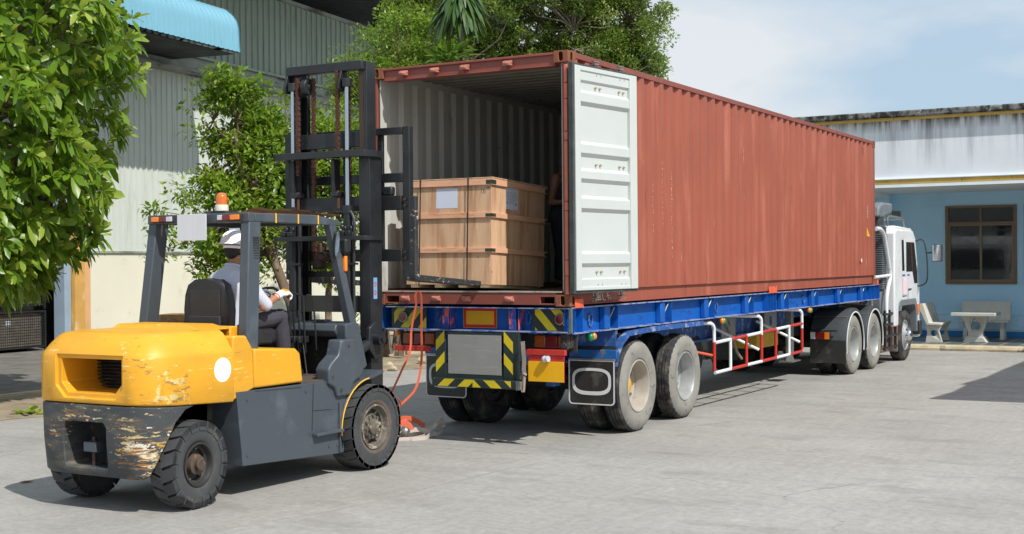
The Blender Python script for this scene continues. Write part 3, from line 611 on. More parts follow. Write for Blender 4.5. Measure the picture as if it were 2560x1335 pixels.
def build_trailer():
    root = empty('semi_trailer', (-WC / 2, 5.5, 0), label='blue flatbed container trailer with striped rear boards and a red and white side guard', cat='trailer')
    B = MATS['blue']; ZD0, ZD1 = 1.175, 1.448
    for s, x in ((1, .0), (-1, -WC)):
        m = MB(); a, b = x + .006 * s, x - .11 * s
        m.cur = 0; m.box(x - .085 * s, .06, ZD0 + .01, x - .095 * s, 12.47, ZD1 - .012); m.cur = 1; m.box(a, .06, ZD1 - .012, b, 12.47, ZD1); m.box(a, .06, ZD0, b, 12.47, ZD0 + .01)
        m.build('side_rail', [B, MATS['flange_grey']], root)
        for y in (.95, 2.45, 3.85, 5.35, 6.9, 8.4, 9.85, 11.3):       # cross-member ends: a channel and a plate
            m = MB(); m.box(x - .012 * s, y - .10, ZD0 + .011, x - .084 * s, y + .03, ZD1 - .013); m.build('stiffener_box', B, root, bevel=.012)
            m = MB(); m.box(x - .004 * s, y + .20, ZD0 + .011, x - .084 * s, y + .208, ZD1 - .013); m.build('stiffener', B, root)
            m = MB(); m.bar((x - .03 * s, y + .15, ZD1 - .03), (x - .05 * s, y + .06, ZD0 + .12), .03, .02); m.build('lashing_hook', MATS['galv'], root, bevel=.006)
        for y in (.10, .30, 6.15, 6.27, 6.39, 6.51, 11.85, 12.05, 12.22, 12.44):
            MB().box(x - .002 * s, y, ZD0 + .011, x - .084 * s, y + .008, ZD1 - .013).build('stiffener', B, root)
        for y in (.62, 4.30, 8.05, 11.98):                            # rope rings
            r = MB(); r.tube([(x - .075 * s, y + .045 * math.cos(t), 1.30 + .065 * math.sin(t)) for t in np.linspace(0, 2 * math.pi, 17)[:-1]], .011, 6, closed=True); r.build('rope_ring', MATS['blue_old'], root)
        for y, w_ in ((.10, .19), (6.17, .34), (12.2, .12)):           # orange twist-lock guides
            MB().box(x + .014 * s, y, ZD1 - .01, x + .004 * s, y + w_, ZD1 + .085).build('guide_plate', MATS['orange_paint'], root, bevel=.008)
    # longitudinal I beams and cross members
    for x in (-.72, -1.72):
        m = MB(); m.box(x - .08, .3, 1.14, x + .08, 12.3, 1.17); m.box(x - .008, .3, .82, x + .008, 9.2, 1.14); m.box(x - .08, .3, .79, x + .08, 9.2, .82); m.box(x - .008, 9.2, .98, x + .008, 12.3, 1.14); m.box(x - .08, 9.2, .965, x + .08, 12.3, .98)
        m.build('chassis_beam', MATS['blue_old'], root)
    for y in np.arange(.95, 12.2, 1.48):
        MB().box(-WC + .1, y - .05, 1.20, -.1, y + .05, 1.40).build('cross_member', B, root)
    # front end beam
    MB().box(-WC + .1, 12.38, ZD0 + .02, -.1, 12.46, ZD1 - .02).build('front_beam', B, root, bevel=.004)
    # rear end: a blue channel with two striped boards
    m = MB(); m.cur = 0; m.box(-2.27, .17, 1.20, -.02, .18, 1.432); m.cur = 1; m.box(-2.27, .012, 1.432, -.02, .19, 1.442); m.box(-2.27, .008, 1.188, -.04, .19, 1.20)
    m.build('rear_channel', [B, MATS['flange_grey']], root)
    for x in (-1.56, -1.465, -.74, -.63):
        MB().box(x, .05, 1.201, x + .085 if x in (-1.56, -.74) else x + .012, .168, 1.431).build('rear_stiffener', M('scuffed_blue', sr(30, 70, 150), rough=.6, var=.2, vs=6, wear=[(sr(214, 92, 66), 12, (1.5, 1, .6), .52, .58, .7), (RUST2, 15, (1, 1, 1), .62, .68, .9)]), root, bevel=.004)
    for x in (-1.655, -.545):
        r = MB(); r.tube([(x + .028 * math.cos(t), .14 + .02 * math.sin(t), 1.33 + .06 * math.sin(t)) for t in np.linspace(0, 2 * math.pi, 17)[:-1]], .011, 6, closed=True); r.build('rope_ring', MATS['blue_old'], root)
    for x0, x1, lean, off in ((-2.25, -1.79, .20, .05), (-.485, -.10, -.20, .12)):
        b = MB().box(x0, .095, 1.201, x1, .11, 1.431).build('striped_board', MATS['green_black'], root, bevel=.002)
        stripes(x0 + .035, x1 - .004, 1.207, 1.425, .0949, lean, off=off).build('yellow_stripe', MATS['stripe_yellow'], b)
        rx = -2.09 if x0 < -2 else -.155
        m = MB(); m.lathe([(0, 0), (.052, 0), (.058, .006), (.058, .02)], (rx, .068, 1.325), 'y', 28); m.build('reflector_rim', MATS['galv'], b)
        m = MB(); m.lathe([(0, -.004), (.03, -.003), (.046, 0), (.048, .01)], (rx, .066, 1.325), 'y', 28); m.build('reflector', MATS['lamp_red'], b)
    p = MB().box(-1.355, .160, 1.222, -.95, .165, 1.428).build('rear_marker_plate', M('plate_red', sr(206, 30, 30), rough=.45, var=.1), root)
    MB().box(-1.325, .1575, 1.252, -.98, .1595, 1.398).build('marker_field', MATS['yellow_plate'], p)
    m = MB()
    for a in ((-1.36, 1.217, -.945, 1.2215), (-1.36, 1.4285, -.945, 1.433), (-1.36, 1.2215, -1.3555, 1.4285), (-.9495, 1.2215, -.945, 1.4285)): m.box(a[0], .159, a[1], a[2], .164, a[3])
    m.build('marker_edge', MATS['yellow_plate'], p)
    # end brackets
    MB().box(-.028, .03, 1.19, .004, .06, 1.445).build('end_plate', M('end_plate', sr(86, 100, 92), rough=.7, var=.25, vs=10, wear=[(sr(220, 96, 66), 14, (1, 1, 1), .6, .64, .6), (sr(150, 160, 150), 9, (1, 1, 1), .6, .7, .8)]), root, bevel=.003)
    MB().box(-WC + .0, .03, 1.19, -WC + .05, .06, 1.44).build('end_plate', MATS['end_plate'], root, bevel=.003)
    for x in (-.09, -WC + .09):
        m = MB().box(x - .05, .06, 1.02, x + .03, .10, 1.20); m.cyl((x, .02, 1.06), (x, .12, 1.06), .03, 10); m.build('lock_bracket', MATS['under_dark'], root, bevel=.004)
    # number plate frame and bumper
    F = MATS['green_black']
    for x0, x1, lean in ((-1.61, -1.485, .16), (-.77, -.645, -.16)):
        b = MB().box(x0, -.01, .69, x1, .01, 1.178).build('bumper_post', F, root, bevel=.002)
        stripes(x0 + .006, x1 - .01, .70, 1.17, -.0102, lean, pitch=99, wd=.1).build('dummy', F, b) if False else None
        m = MB(); zz = .70
        for k in range(2):
            z_ = .745 + k * .225; q = [(x0 + .006, z_ - (.0 if lean > 0 else -.11)), (x1 - .012, z_ + (.11 if lean > 0 else 0)), (x1 - .012, z_ + (.11 if lean > 0 else 0) + .115), (x0 + .006, z_ - (.0 if lean > 0 else -.11) + .115)]
            m = MB().prism(q, 'y', -.0125, -.0102); m.build('yellow_stripe', MATS['stripe_yellow'], b)
    MB().box(-1.485, .0, .69, -.77, .008, .735).build('frame_edge', F, root); MB().box(-1.485, .0, 1.15, -.77, .008, 1.178).build('frame_edge', F, root)
    MB().box(-.645, -.01, .66, -.585, .05, 1.178).build('bumper_gusset', F, root, bevel=.003)
    b = MB().box(-1.63, -.055, .60, -.60, .04, .69).build('rear_bumper', F, root, bevel=.004)
    m = stripes(-1.60, -1.12, .606, .684, -.0552, .09, .25, .13, off=.13); m2 = stripes(-1.12, -.66, .606, .684, -.0552, -.09, .25, .13, off=.06); m.build('yellow_stripe', MATS['stripe_yellow'], b); m2.build('yellow_stripe', MATS['stripe_yellow'], b)
    MB().box(-.60, -.06, .595, -.565, .05, .685).build('bumper_end', MATS['galv'], root, bevel=.003)
    MB().box(-1.455, -.004, .735, -.80, -.001, 1.15).build('number_plate', MATS['plate_grey'], root, bevel=.003)
    MB().bar((-.58, .0, .70), (-.42, .3, 1.16), .05, .03).build('brace', MATS['under_dark'], root)
    MB().box(-.655, .19, .99, -.02, .21, 1.16).build('light_backing', MATS['under_dark'], root); MB().box(-2.2, .19, .99, -1.615, .21, 1.16).build('light_backing', MATS['under_dark'], root)
    # tail light clusters
    for x0 in (-2.115, -.475):
        c = MB().box(x0, .12, 1.025, x0 + .425, .19, 1.165).build('tail_light', MATS['under_dark'], root, bevel=.01)
        for k, mt in enumerate(('lamp_amber', 'lamp_red', 'lamp_amber')):
            MB().box(x0 + .008 + k * .139, k * 0 + .10, 1.034, x0 + .136 + k * .139, .122, 1.156).build('lens', MATS[mt], c, bevel=.014)
        MB().box(x0 - .01, -.035, .963, x0 + .43, .02, 1.02).build('light_bar', MATS['red_paint'], root, bevel=.003)
    # yellow plate under the right lights, and a small lamp
    MB().box(-.465, -.02, .69, -.055, -.012, .958).build('plate_bracket', MATS['red_paint'], root, bevel=.002)
    MB().box(-.47, -.026, .692, -.06, -.021, .90).build('yellow_plate', MATS['yellow_plate'], root, bevel=.002)
    m = MB(); m.ell((-.262, -.05, .925), .036, .036, .036, 14, 10); m.cyl((-.262, -.05, .925), (-.215, -.06, .93), .032, 14); m.build('plate_lamp', MATS['lamp_clear'], root)
    # grey strap end knotted at the lights
    m = MB().ribbon(smoothpts([(-.515, -.055, 1.10), (-.50, -.07, 1.0), (-.492, -.07, .90), (-.494, -.075, .82), (-.484, -.08, .765)]), (1, 0, 0), .045, .004)
    m.tube([(-.50, -.085, .765), (-.48, -.10, .775), (-.465, -.085, .762), (-.48, -.07, .75)], .013, 8, closed=True)
    m.ribbon(smoothpts([(-.482, -.085, .755), (-.495, -.085, .68), (-.505, -.09, .60), (-.49, -.095, .585), (-.485, -.09, .62), (-.478, -.085, .75)]), (.3, 1, 0), .03, .004)
    m.build('strap_end', MATS['webbing_grey'], root)
    # marker lamps below the rail
    for y in (.52, 4.35, 8.15):
        for s, x in ((1, 0), (-1, -WC)):
            g, o = ('lamp_green', 'lamp_orange')
            m = MB(); m.bar((x - .10 * s, y, 1.19), (x - .03 * s, y, 1.14), .03, .006, side=(0, 1, 0)); l = m.build('marker_lamp', MATS['galv'], root)
            a, b_ = (y - .035, y + .035) if (s > 0 and y < 1) else (y + .035, y - .035)
            MB().ell((x - .005 * s, a, 1.125), .036, .036, .042, 14, 10).build('lens', MATS[g], l); MB().ell((x - .005 * s, b_, 1.13), .034, .034, .038, 14, 10).build('lens', MATS[o], l)
    # mudguards, flaps
    for s, x in ((1, 0), (-1, -WC)):
        MB().box(x - .0 * s, 1.085, .99, x - .56 * s, 1.10, 1.165).build('mudguard_panel', MATS['blue_old'], root, bevel=.003)
        MB().box(x + .02 * s, 1.06, .855, x - .56 * s, 1.085, .955).build('mudguard_panel', M('blue_mid', sr(24, 92, 158), rough=.5, var=.15, vs=6, wear=[(sr(130, 110, 90), 9, (1, 1, 1), .58, .7, .9)]), root, bevel=.006)
        MB().box(x + .0 * s, 1.08, .95, x - .56 * s, 1.13, .985).build('mudguard_shelf', MATS['under_dark'], root)
        pts = [(1.10, .80), (1.13, .90), (1.25, 1.03), (1.42, 1.115), (2.1, 1.135), (2.9, 1.135), (3.62, 1.13)]
        m = MB()
        for i in range(len(pts) - 1):
            (a, za), (b_, zb) = pts[i], pts[i + 1]; m.hexa([(x - .06 * s, a, za - .028), (x + .015 * s, a, za - .028), (x + .015 * s, b_, zb - .028), (x - .06 * s, b_, zb - .028), (x - .06 * s, a, za + .028), (x + .015 * s, a, za + .028), (x + .015 * s, b_, zb + .028), (x - .06 * s, b_, zb + .028)])
        m.build('mudguard_edge', MATS['blue_old'], root)
        m = MB()
        for i in range(3, len(pts) - 1):
            (a, za), (b_, zb) = pts[i], pts[i + 1]; m.box(x - .06 * s, a, za + .0, x - .56 * s, b_, za + .012)
        m.build('mudguard_top', MATS['under_dark'], root)
        for y in (1.14, 1.9, 2.7): MB().box(x - .02 * s, y, 1.12, x - .05 * s, y + .03, 1.19).build('mudguard_bracket', MATS['galv'], root)
        # flap with a rounded white border and a bare oval ring
        fy = 1.05; xa, xb = x - .0 * s, x - .56 * s; cx = (xa + xb) / 2; cz = .595; hw, hh = .28, .245
        def rr(hw_, hh_, r_): 
            o = []
            for qx, qz, a0 in ((1, 1, 0), (-1, 1, 90), (-1, -1, 180), (1, -1, 270)):
                rad_ = r_ if qz < 0 else .006
                for k in range(6):
                    t = R(a0 + 18 * k); o.append((cx + qx * (hw_ - rad_) + rad_ * math.cos(t), cz + qz * (hh_ - rad_) + rad_ * math.sin(t)))
            return o
        f = MB().prism(rr(hw, hh, .04), 'y', fy, fy + .012).build('mud_flap', MATS['flap_rubber'], root)
        def ring(o, i, y_): 
            n = len(o); m = MB(); vs = [(a, y_, c) for a, c in o] + [(a, y_, c) for a, c in i] + [(a, y_ - .003, c) for a, c in o] + [(a, y_ - .003, c) for a, c in i]
            m.add(vs, [(k, (k + 1) % n, n + (k + 1) % n, n + k) for k in range(n)] + [(2 * n + k, 2 * n + (k + 1) % n, 3 * n + (k + 1) % n, 3 * n + k) for k in range(n)] + [(k, (k + 1) % n, 2 * n + (k + 1) % n, 2 * n + k) for k in range(n)] + [(n + k, n + (k + 1) % n, 3 * n + (k + 1) % n, 3 * n + k) for k in range(n)]); return m
        ring(rr(hw - .002, hh - .002, .045), rr(hw - .016, hh - .014, .035), fy - .0002).build('flap_border', MATS['flap_white'], f)
        def sq(a_, b_2, c_, e=3.2): return [(cx + a_ * abs(math.cos(t)) ** (2 / e) * (1 if math.cos(t) >= 0 else -1), c_ + b_2 * abs(math.sin(t)) ** (2 / e) * (1 if math.sin(t) >= 0 else -1)) for t in np.linspace(0, 2 * math.pi, 49)[:-1]]
        ring(sq(.235, .148, .605), sq(.205, .112, .61), fy - .0002).build('oval_ring', MATS['flap_white'], f)
        MB().box(xa, fy - .006, .835, xb, fy + .03, .856).build('flap_rail', MATS['galv'], root, bevel=.002)
    # running gear
    for y in (1.72, 3.10):
        m = MB(); m.cyl((-WC + .25, y, .50), (-.25, y, .50), .065, 12); m.build('axle', MATS['under_dark'], root)
        for s, x in ((1, .0), (-1, -WC)):
            w2 = y > 2
            truck_wheel(root, x, y, .512, s, lugs=1 if w2 else 0, rimm='rim_silver' if w2 else 'rim_beige', hub='rim_silver' if w2 else 'hub_yellow')
            truck_wheel(root, x - .33 * s, y, .512, s, lugs=1 if w2 else 0, rimm='rim_dark', dusty=False, hub='rim_dark', n=48)
            MB().box(x - .66 * s, y - .5, .60, x - .74 * s, y + .5, .66).build('leaf_spring', MATS['under_dark'], root, bevel=.01)
            MB().box(x - .64 * s, y - .12, .40, x - .76 * s, y + .12, .62).build('spring_bracket', MATS['under_dark'], root, bevel=.01)
    for y in (.95, 2.4, 3.85):
        for x in (-.70, -1.74): MB().box(x - .05, y - .08, .55, x + .05, y + .08, .80).build('spring_hanger', MATS['blue_old'], root, bevel=.006)
    m = MB(); m.cyl((-1.55, .9, .72), (-.9, .9, .72), .10, 16); m.build('air_tank', MATS['under_dark'], root)
    # side guard ladders, red and white sections
    RP, WP = MATS['red_paint'], MATS['white_paint']
    for s, x in ((1, 0.0), (-1, -WC)):
        zt, zb = .895, .495; rr_ = .022
        ys = [4.02, 4.61, 5.23, 5.85, 6.47, 7.09, 7.72]
        g = MB(); pat = [WP, RP, WP, RP, WP, RP]; zt_ = lambda y: .86 + (y - 4) * .022; zb_ = lambda y: .475 + (y - 4) * .012
        for k in range(6):
            MB().cyl((x, ys[k] + (.03 if k == 0 else 0), zt_(ys[k])), (x, ys[k + 1], zt_(ys[k + 1])), rr_, 10).build('guard_rail', pat[k], root)
            MB().cyl((x, ys[k] + (.03 if k == 0 else 0), zb_(ys[k])), (x, ys[k + 1] - (.03 if k == 5 else 0), zb_(ys[k + 1])), rr_, 10).build('guard_rail', pat[k], root)
        for k, y in enumerate(ys[1:-1]):
            if k == 2: continue
            MB().cyl((x, y, zt_(y)), (x, y, zb_(y)), rr_ * .95, 10).build('guard_bar', [WP, RP, RP, RP, WP][k], root)
        # bent posts
        for y in (4.02, 5.85, 7.72):
            top = 1.115 + (y - 4) * .01
            MB().tube(smoothpts([(x, y, .86), (x, y, top - .12), (x, y - .01, top - .05), (x - .02 * s, y - .05, top - .008), (x - .07 * s, y - .12, top), (x - .6 * s, y - .35, top + .01)], 4), rr_, 10).build('guard_post', WP, root)
            e = (zb_(y) if y == 5.85 else zb_(y) + .03)
            MB().cyl((x, y, .87), (x, y, e), rr_ * 1.02, 10).build('guard_post', RP, root)
            if y > 5: MB().cyl((x - .02 * s, y - .05, .66), (x - .62 * s, y - .3, .98), rr_ * .9, 10).build('guard_brace', WP, root)
        MB().cyl((x - .02 * s, 4.02, .70), (x - .2 * s, 3.5, .80), .016, 8).build('guard_brace', MATS['orange_paint'], root)
        # hanger plates with a round hole
        for y in (5.9, 7.75):
            p = MB().box(x - .5 * s, y - .28, .80, x - .51 * s, y + .28, 1.17).build('hanger_plate', M('plate_primer', sr(140, 140, 136), rough=.7, var=.1, vs=4, wear=[(RUST2, 8, (1, 1, 1), .64, .7, .9)]), root)
            cut(p, [MB().cyl((x - .6 * s, y, .98), (x - .4 * s, y, .98), .075, 20)])
        # landing leg
        MB().box(x - .45 * s, 8.62, .42, x - .55 * s, 8.74, 1.17).build('landing_leg', MATS['galv'], root, bevel=.006)
        m = MB(); m.box(x - .39 * s, 8.45, .28, x - .61 * s, 8.90, .30); m.prism([(8.52, .30), (8.84, .30), (8.72, .44), (8.64, .44)], 'x', x - .48 * s, x - .52 * s); m.build('landing_foot', MATS['galv'], root)
    MB().box(-.9, 7.1, .58, -.5, 8.1, .80).build('tool_box', M('box_yellow', sr(190, 150, 30), rough=.6, var=.15, wear=[(RUST2, 8, (1, 1, 1), .6, .7, .9)]), root, bevel=.01)
    MB().box(-1.8, 4.3, .50, -.55, 4.36, .95).build('spare_carrier', MATS['under_dark'], root)
    m = MB(); m.tube(smoothpts([(-.45, 5.6, 1.1), (-.45, 5.9, .85), (-.42, 6.0, .62), (-.40, 6.15, .50)]), .02, 8); m.build('air_hose', MATS['webbing_grey'], root)
    MB().cyl((-1.6, 5.2, .62), (-.7, 5.2, .62), .26, 24).build('spare_tyre', MATS['tyre'], root, bevel=.03)
build_trailer()

# ================================================================== tractor unit
M('cab_white', sr(228, 230, 230), rough=.3, var=.02, vs=1, coat=.2, wear=[(sr(190, 188, 180), 2, (1, 1, .3), .62, .85, .5)])
M('cab_dark', (.03, .033, .036), rough=.5, var=.2, vs=6)
M('cab_grey', sr(112, 118, 122), rough=.55, var=.1, vs=5)
M('fender_plastic', sr(62, 66, 68), rough=.45, var=.2, vs=3, wear=[(sr(140, 138, 130), 7, (1, 1, 1), .62, .8, .7)])
M('glass_dark', (.015, .018, .02), rough=.04, var=.1, spec=.8)
M('mirror_glass', (.6, .62, .64), rough=.03, metal=1, var=.02)
M('tank_steel', sr(150, 96, 76), rough=.4, metal=.2, var=.2, vs=5, wear=[(sr(130, 128, 122), 4, (1, 1, 1), .46, .58, .4), ((.04, .035, .03), 6, (1, 1, 1), .55, .65, .8)])
def build_tractor():
    root = empty('tractor_truck', (-WC / 2, 12.5, gz(12.5)), label='white cab lorry tractor coupled to the container trailer, facing the blue office', cat='truck')
    X1 = .03; X0 = -WC - .03
    Y1, Y2, Y3 = 10.62, 11.95, 14.5
    for y in (Y1, Y2):
        for s, x in ((1, X1), (-1, X0)):
            truck_wheel(root, x, y, .512 + gz(y), s, lugs=1 if y == Y2 else 0, rimm='rim_silver', dusty=True, hub='rim_silver'); truck_wheel(root, x - .33 * s, y, .512 + gz(y), s, rimm='rim_dark', dusty=False, hub='rim_dark', n=40)
        MB().cyl((X0 + .2, y, .46), (X1 - .2, y, .46), .08, 12).build('axle', MATS['under_dark'], root)
    for s, x in ((1, X1 - .03), (-1, X0 + .03)): truck_wheel(root, x, Y3, .505 + gz(Y3), s, deep=False, rimm='rim_silver', dusty=False)
    MB().cyl((X0 + .2, Y3, .40), (X1 - .2, Y3, .40), .06, 12).build('axle', MATS['under_dark'], root)
    for x in (-.80, -1.64):
        MB().box(x - .04, 9.9, .62, x + .04, 15.2, .86).build('frame_rail', MATS['black_steel'], root)
    for y in (10.0, 11.28, 12.6, 13.6): MB().box(-1.6, y - .04, .66, -.84, y + .04, .82).build('frame_cross', MATS['black_steel'], root)
    MB().box(-1.75, 10.7, .88, -.68, 11.75, .95).build('fifth_wheel', MATS['under_dark'], root, bevel=.02)
    # fenders with a white trim line
    for y in (Y1, Y2):
        for s, x in ((1, X1), (-1, X0)):
            cz = .46; r1 = .615
            m = MB(); m.lathe([(r1, .0), (r1 + .004, -.01 * s), (r1 + .004, -.60 * s), (r1 - .012, -.60 * s), (r1 - .012, -.01 * s), (r1 - .05, .0), (r1 - .05, .008 * s), (r1, .008 * s), (r1, 0)], (x, y, cz), 'x', 24, -10, 190)
            f = m.build('mudguard', MATS['fender_plastic'], root, smooth=40)
            m = MB(); m.lathe([(r1 - .052, .002), (r1 - .052, .016 * s), (r1 - .072, .016 * s), (r1 - .072, .002), (r1 - .052, .002)], (x, y, cz), 'x', 24, -14, 194); m.build('trim_line', MATS['white_paint'], f)
            for k in (50, 90, 130):
                m = MB(); m.lathe([(r1 + .004, -.02 * s), (r1 + .012, -.02 * s), (r1 + .012, -.58 * s)], (x, y, cz), 'x', 2, k - .6, k + .6); m.build('fender_rib', MATS['galv'], f)
    for s, x in ((1, X1), (-1, X0)):
        f = MB().box(x + .01 * s, 10.0, .165, x - .60 * s, 10.015, .55).build('mud_flap', MATS['flap_rubber'], root)
        MB().box(x - .12 * s, 9.93, .70, x - .56 * s, 9.99, .735).build('lamp_bracket', MATS['under_dark'], root, bevel=.01)
        c = MB().box(x - .24 * s, 9.90, .565, x - .56 * s, 9.98, .70).build('tail_light', MATS['under_dark'], root, bevel=.004)
        for a, b_, mt in ((.245, .315, 'lamp_orange'), (.32, .47, 'lamp_red'), (.475, .555, 'lamp_clear')): MB().box(x - a * s, 9.885, .575, x - b_ * s, 9.90, .69).build('lens', MATS[mt], c)
        # cage of pipes between the wheels (air tanks, steps)
        for z in (.24, .46, .68, .88): MB().cyl((x - .04 * s, 12.75, z), (x - .04 * s, 13.75, z), .026, 8).build('step_rail', MATS['black_steel'], root)
        for y in (12.85, 13.2, 13.65): MB().box(x - .02 * s, y - .025, .2, x - .06 * s, y + .025, .95).build('step_post', MATS['black_steel'], root)
        MB().box(x - .12 * s, 12.75, .14, x - .55 * s, 13.9, .62).build('fuel_tank', MATS['tank_steel'], root, bevel=.05, seg=3)
        MB().box(x - .05 * s, 13.86, .12, x - .5 * s, 13.9, .62).build('splash_guard', MATS['tank_steel'], root, bevel=.01)
    m = MB()
    for k in range(6):
        a = random.Random(k).uniform(-.2, .2); m = MB(); m.tube(smoothpts([(-.3 - .15 * k, 12.1, 1.0), (-.3 - .1 * k, 12.5, 1.12 + a), (-.35 - .1 * k, 12.9, .98 + a), (-.5, 13.2, .92)]), .018, 6); m.build('air_hose', MATS['cab_dark'], root)
    MB().box(-1.9, 12.3, .86, -.25, 13.3, .90).build('catwalk', MATS['galv'], root); MB().box(-.62, 12.05, .90, -.30, 12.35, 1.10).build('tool_box', MATS['box_yellow'], root, bevel=.01)
    MB().box(-.24, 12.7, .90, -.20, 12.74, 1.2).build('hose_stand', MATS['yellow_plate'], root)
    # cab body: side profile prism with a forward rake
    zc0 = .93; prof = [(13.42, .62), (13.70, .62), (13.74, 1.03), (13.80, 1.06), (15.16, 1.06), (15.22, .95), (15.26, .62), (15.50, .62), (15.53, 1.2), (15.44, 1.62), (15.16, 2.34), (14.98, 2.47), (13.60, 2.49), (13.46, 2.42), (13.42, 1.6)]
    cab = MB().prism(prof, 'x', X0 + .05, X1 + .012).build('cab', MATS['cab_white'], root, bevel=.035, seg=3)
    MB().prism([(13.5, 2.2), (15.0, 2.2), (15.26, 2.18), (15.12, 2.38), (14.95, 2.52), (13.62, 2.55), (13.5, 2.46)], 'x', X0 + .09, X1 - .02).build('cab_roof', MATS['cab_white'], root, bevel=.03, seg=3)
    for s, x in ((1, X1 + .012), (-1, X0 + .05)):
        e = .006 * s
        MB().prism([(14.02, 1.68), (14.20, 1.68), (14.14, 2.28), (13.98, 2.28)], 'x', x, x + e).build('side_window', MATS['glass_dark'], root)
        d = MB().prism([(14.18, 1.06), (15.34, 1.06), (15.40, 1.2), (15.34, 1.66), (15.06, 2.30), (14.24, 2.30)], 'x', x + e * .1, x + e * .8).build('door', MATS['cab_white'], root, bevel=.002)
        MB().prism([(14.34, 1.66), (14.86, 1.66), (15.02, 1.42), (15.26, 1.42), (15.26, 1.66), (15.02, 2.24), (14.34, 2.24)], 'x', x + e * .8, x + e * 1.6).build('window', MATS['glass_dark'], d)
        MB().prism([(14.84, 1.66), (14.865, 1.66), (14.74, 2.24), (14.715, 2.24)], 'x', x + e * 1.6, x + e * 2.2).build('window_bar', MATS['lamp_amber'], d)
        MB().box(x + e, 14.50, 1.30, x + e * 4, 14.72, 1.325).build('door_handle', MATS['cab_dark'], d, bevel=.004)
        MB().box(x + e, 14.46, 1.10, x + e * 1.6, 14.475, 1.32).build('door_seam', MATS['cab_dark'], d)
        MB().box(x + e, 14.02, 1.18, x + e * 2, 14.36, 1.20).build('door_seam', MATS['cab_grey'], d)
        # small lettering on the door, too small to read
        m = MB(); rr = random.Random(3)
        for yy in (14.02, 14.42):
            q = yy
            for k in range(4): m.box(x + e, q, 1.575 + .0, x + e * 1.5, q + .03, 1.61); q += .055
        m.build('door_lettering', M('letter_blue', sr(70, 90, 170), rough=.6, var=.1), d)
        MB().box(x + e, 14.05, 1.22, x + e * 1.4, 14.40, 1.54).build('door_sticker', M('sticker', sr(236, 206, 214), rough=.6, var=.08, vs=8), d)
        # front wheel arch
        m = MB().prism([(13.74, .90), (13.88, .90), (13.96, 1.0), (15.02, 1.0), (15.12, .90), (15.16, .45), (15.24, .45), (15.26, .95), (15.12, 1.12), (13.86, 1.12), (13.74, 1.02)], 'x', x + .015 * s, x - .35 * s); m.build('wheel_arch', MATS['cab_grey'], root, bevel=.01)
        MB().box(x + .03 * s, 15.27, .80, x + .0 * s, 15.40, 1.0).build('indicator', MATS['lamp_orange'], root, bevel=.008)
        MB().box(x + .05 * s, 15.30, .38, x - .1 * s, 15.5, .66).build('bumper_corner', MATS['cab_dark'], root, bevel=.02)
        # mirror on a bent arm
        xo = x + .26 * s; m = MB(); m.tube(smoothpts([(x, 15.18, 2.26), (x + .10 * s, 15.2, 2.30), (x + .17 * s, 15.2, 2.22), (x + .22 * s, 15.2, 1.9), (x + .22 * s, 15.2, 1.5), (x + .12 * s, 15.25, 1.38), (x, 15.3, 1.36)], 5), .014, 8); m.cyl((x + .21 * s, 15.2, 2.03), (x + .33 * s, 15.2, 2.03), .016, 8)
        a = m.build('mirror_arm', MATS['cab_dark'], root)
        MB().box(x + .32 * s, 15.17, 1.85, x + .52 * s, 15.23, 2.2).build('mirror', MATS['cab_dark'], a, bevel=.02, seg=3)
        MB().box(x + .335 * s, 15.164, 1.865, x + .505 * s, 15.169, 2.185).build('mirror_glass', MATS['mirror_glass'], a)
    # roof rack and lamp
    m = MB(); z = 2.72
    for x in (-.12, -1.0, -2.2): m = MB(); m.tube(smoothpts([(x, 13.55, 2.54), (x, 13.62, z), (x, 14.7, z), (x, 14.85, z - .04), (x, 14.88, 2.45)], 4), .017, 8); m.build('roof_rack', MATS['galv'], root)
    MB().cyl((-.12, 14.78, z - .02), (-2.2, 14.78, z - .02), .016, 8).build('roof_rack', MATS['galv'], root)
    MB().box(-.30, 14.62, z + .02, -.13, 14.72, z + .15).build('work_lamp', MATS['cab_dark'], root, bevel=.01)
    # windscreen, visor, front bumper (hidden side, still there)
    MB().hexa([(X0 + .16, 15.455, 1.60), (X1 - .10, 15.455, 1.60), (X1 - .10, 15.45, 1.60), (X0 + .16, 15.45, 1.60), (X0 + .2, 15.20, 2.28), (X1 - .14, 15.20, 2.28), (X1 - .14, 15.19, 2.28), (X0 + .2, 15.19, 2.28)]).build('windscreen', MATS['glass_dark'], root)
    MB().box(X0 + .02, 15.44, .32, X1, 15.62, .68).build('front_bumper', MATS['cab_white'], root, bevel=.03)
    MB().box(-.6, 13.32, 1.0, X0 + .6, 13.42, 2.3).build('cab_back_panel', MATS['cab_grey'], root, bevel=.02)
    # ribbed air intake behind the cab with its hooded top
    m = MB().box(-.62, 12.86, 1.33, -.06, 13.26, 2.55); st = m.build('air_intake', MATS['fender_plastic'], root, bevel=.05, seg=3)
    for k in range(26): MB().box(-.63, 12.845, 1.36 + k * .040, -.05, 13.27, 1.375 + k * .040).build('rib', MATS['cab_grey'], st, bevel=.004)
    MB().box(-.60, 12.9, 2.5, -.10, 13.24, 2.72).build('intake_neck', MATS['fender_plastic'], root, bevel=.05, seg=3)
    MB().prism([(12.72, 2.70), (13.05, 2.68), (13.75, 2.78), (13.82, 2.98), (13.10, 2.98), (12.80, 2.90)], 'x', -.56, -.08).build('intake_hood', MATS['cab_grey'], root, bevel=.04, seg=3)
    MB().box(-.50, 13.80, 2.80, -.14, 13.83, 2.95).build('intake_mouth', MATS['cab_dark'], root)
    MB().box(-.9, 12.9, .88, -.10, 13.25, 1.33).build('intake_base', MATS['cab_grey'], root, bevel=.02)
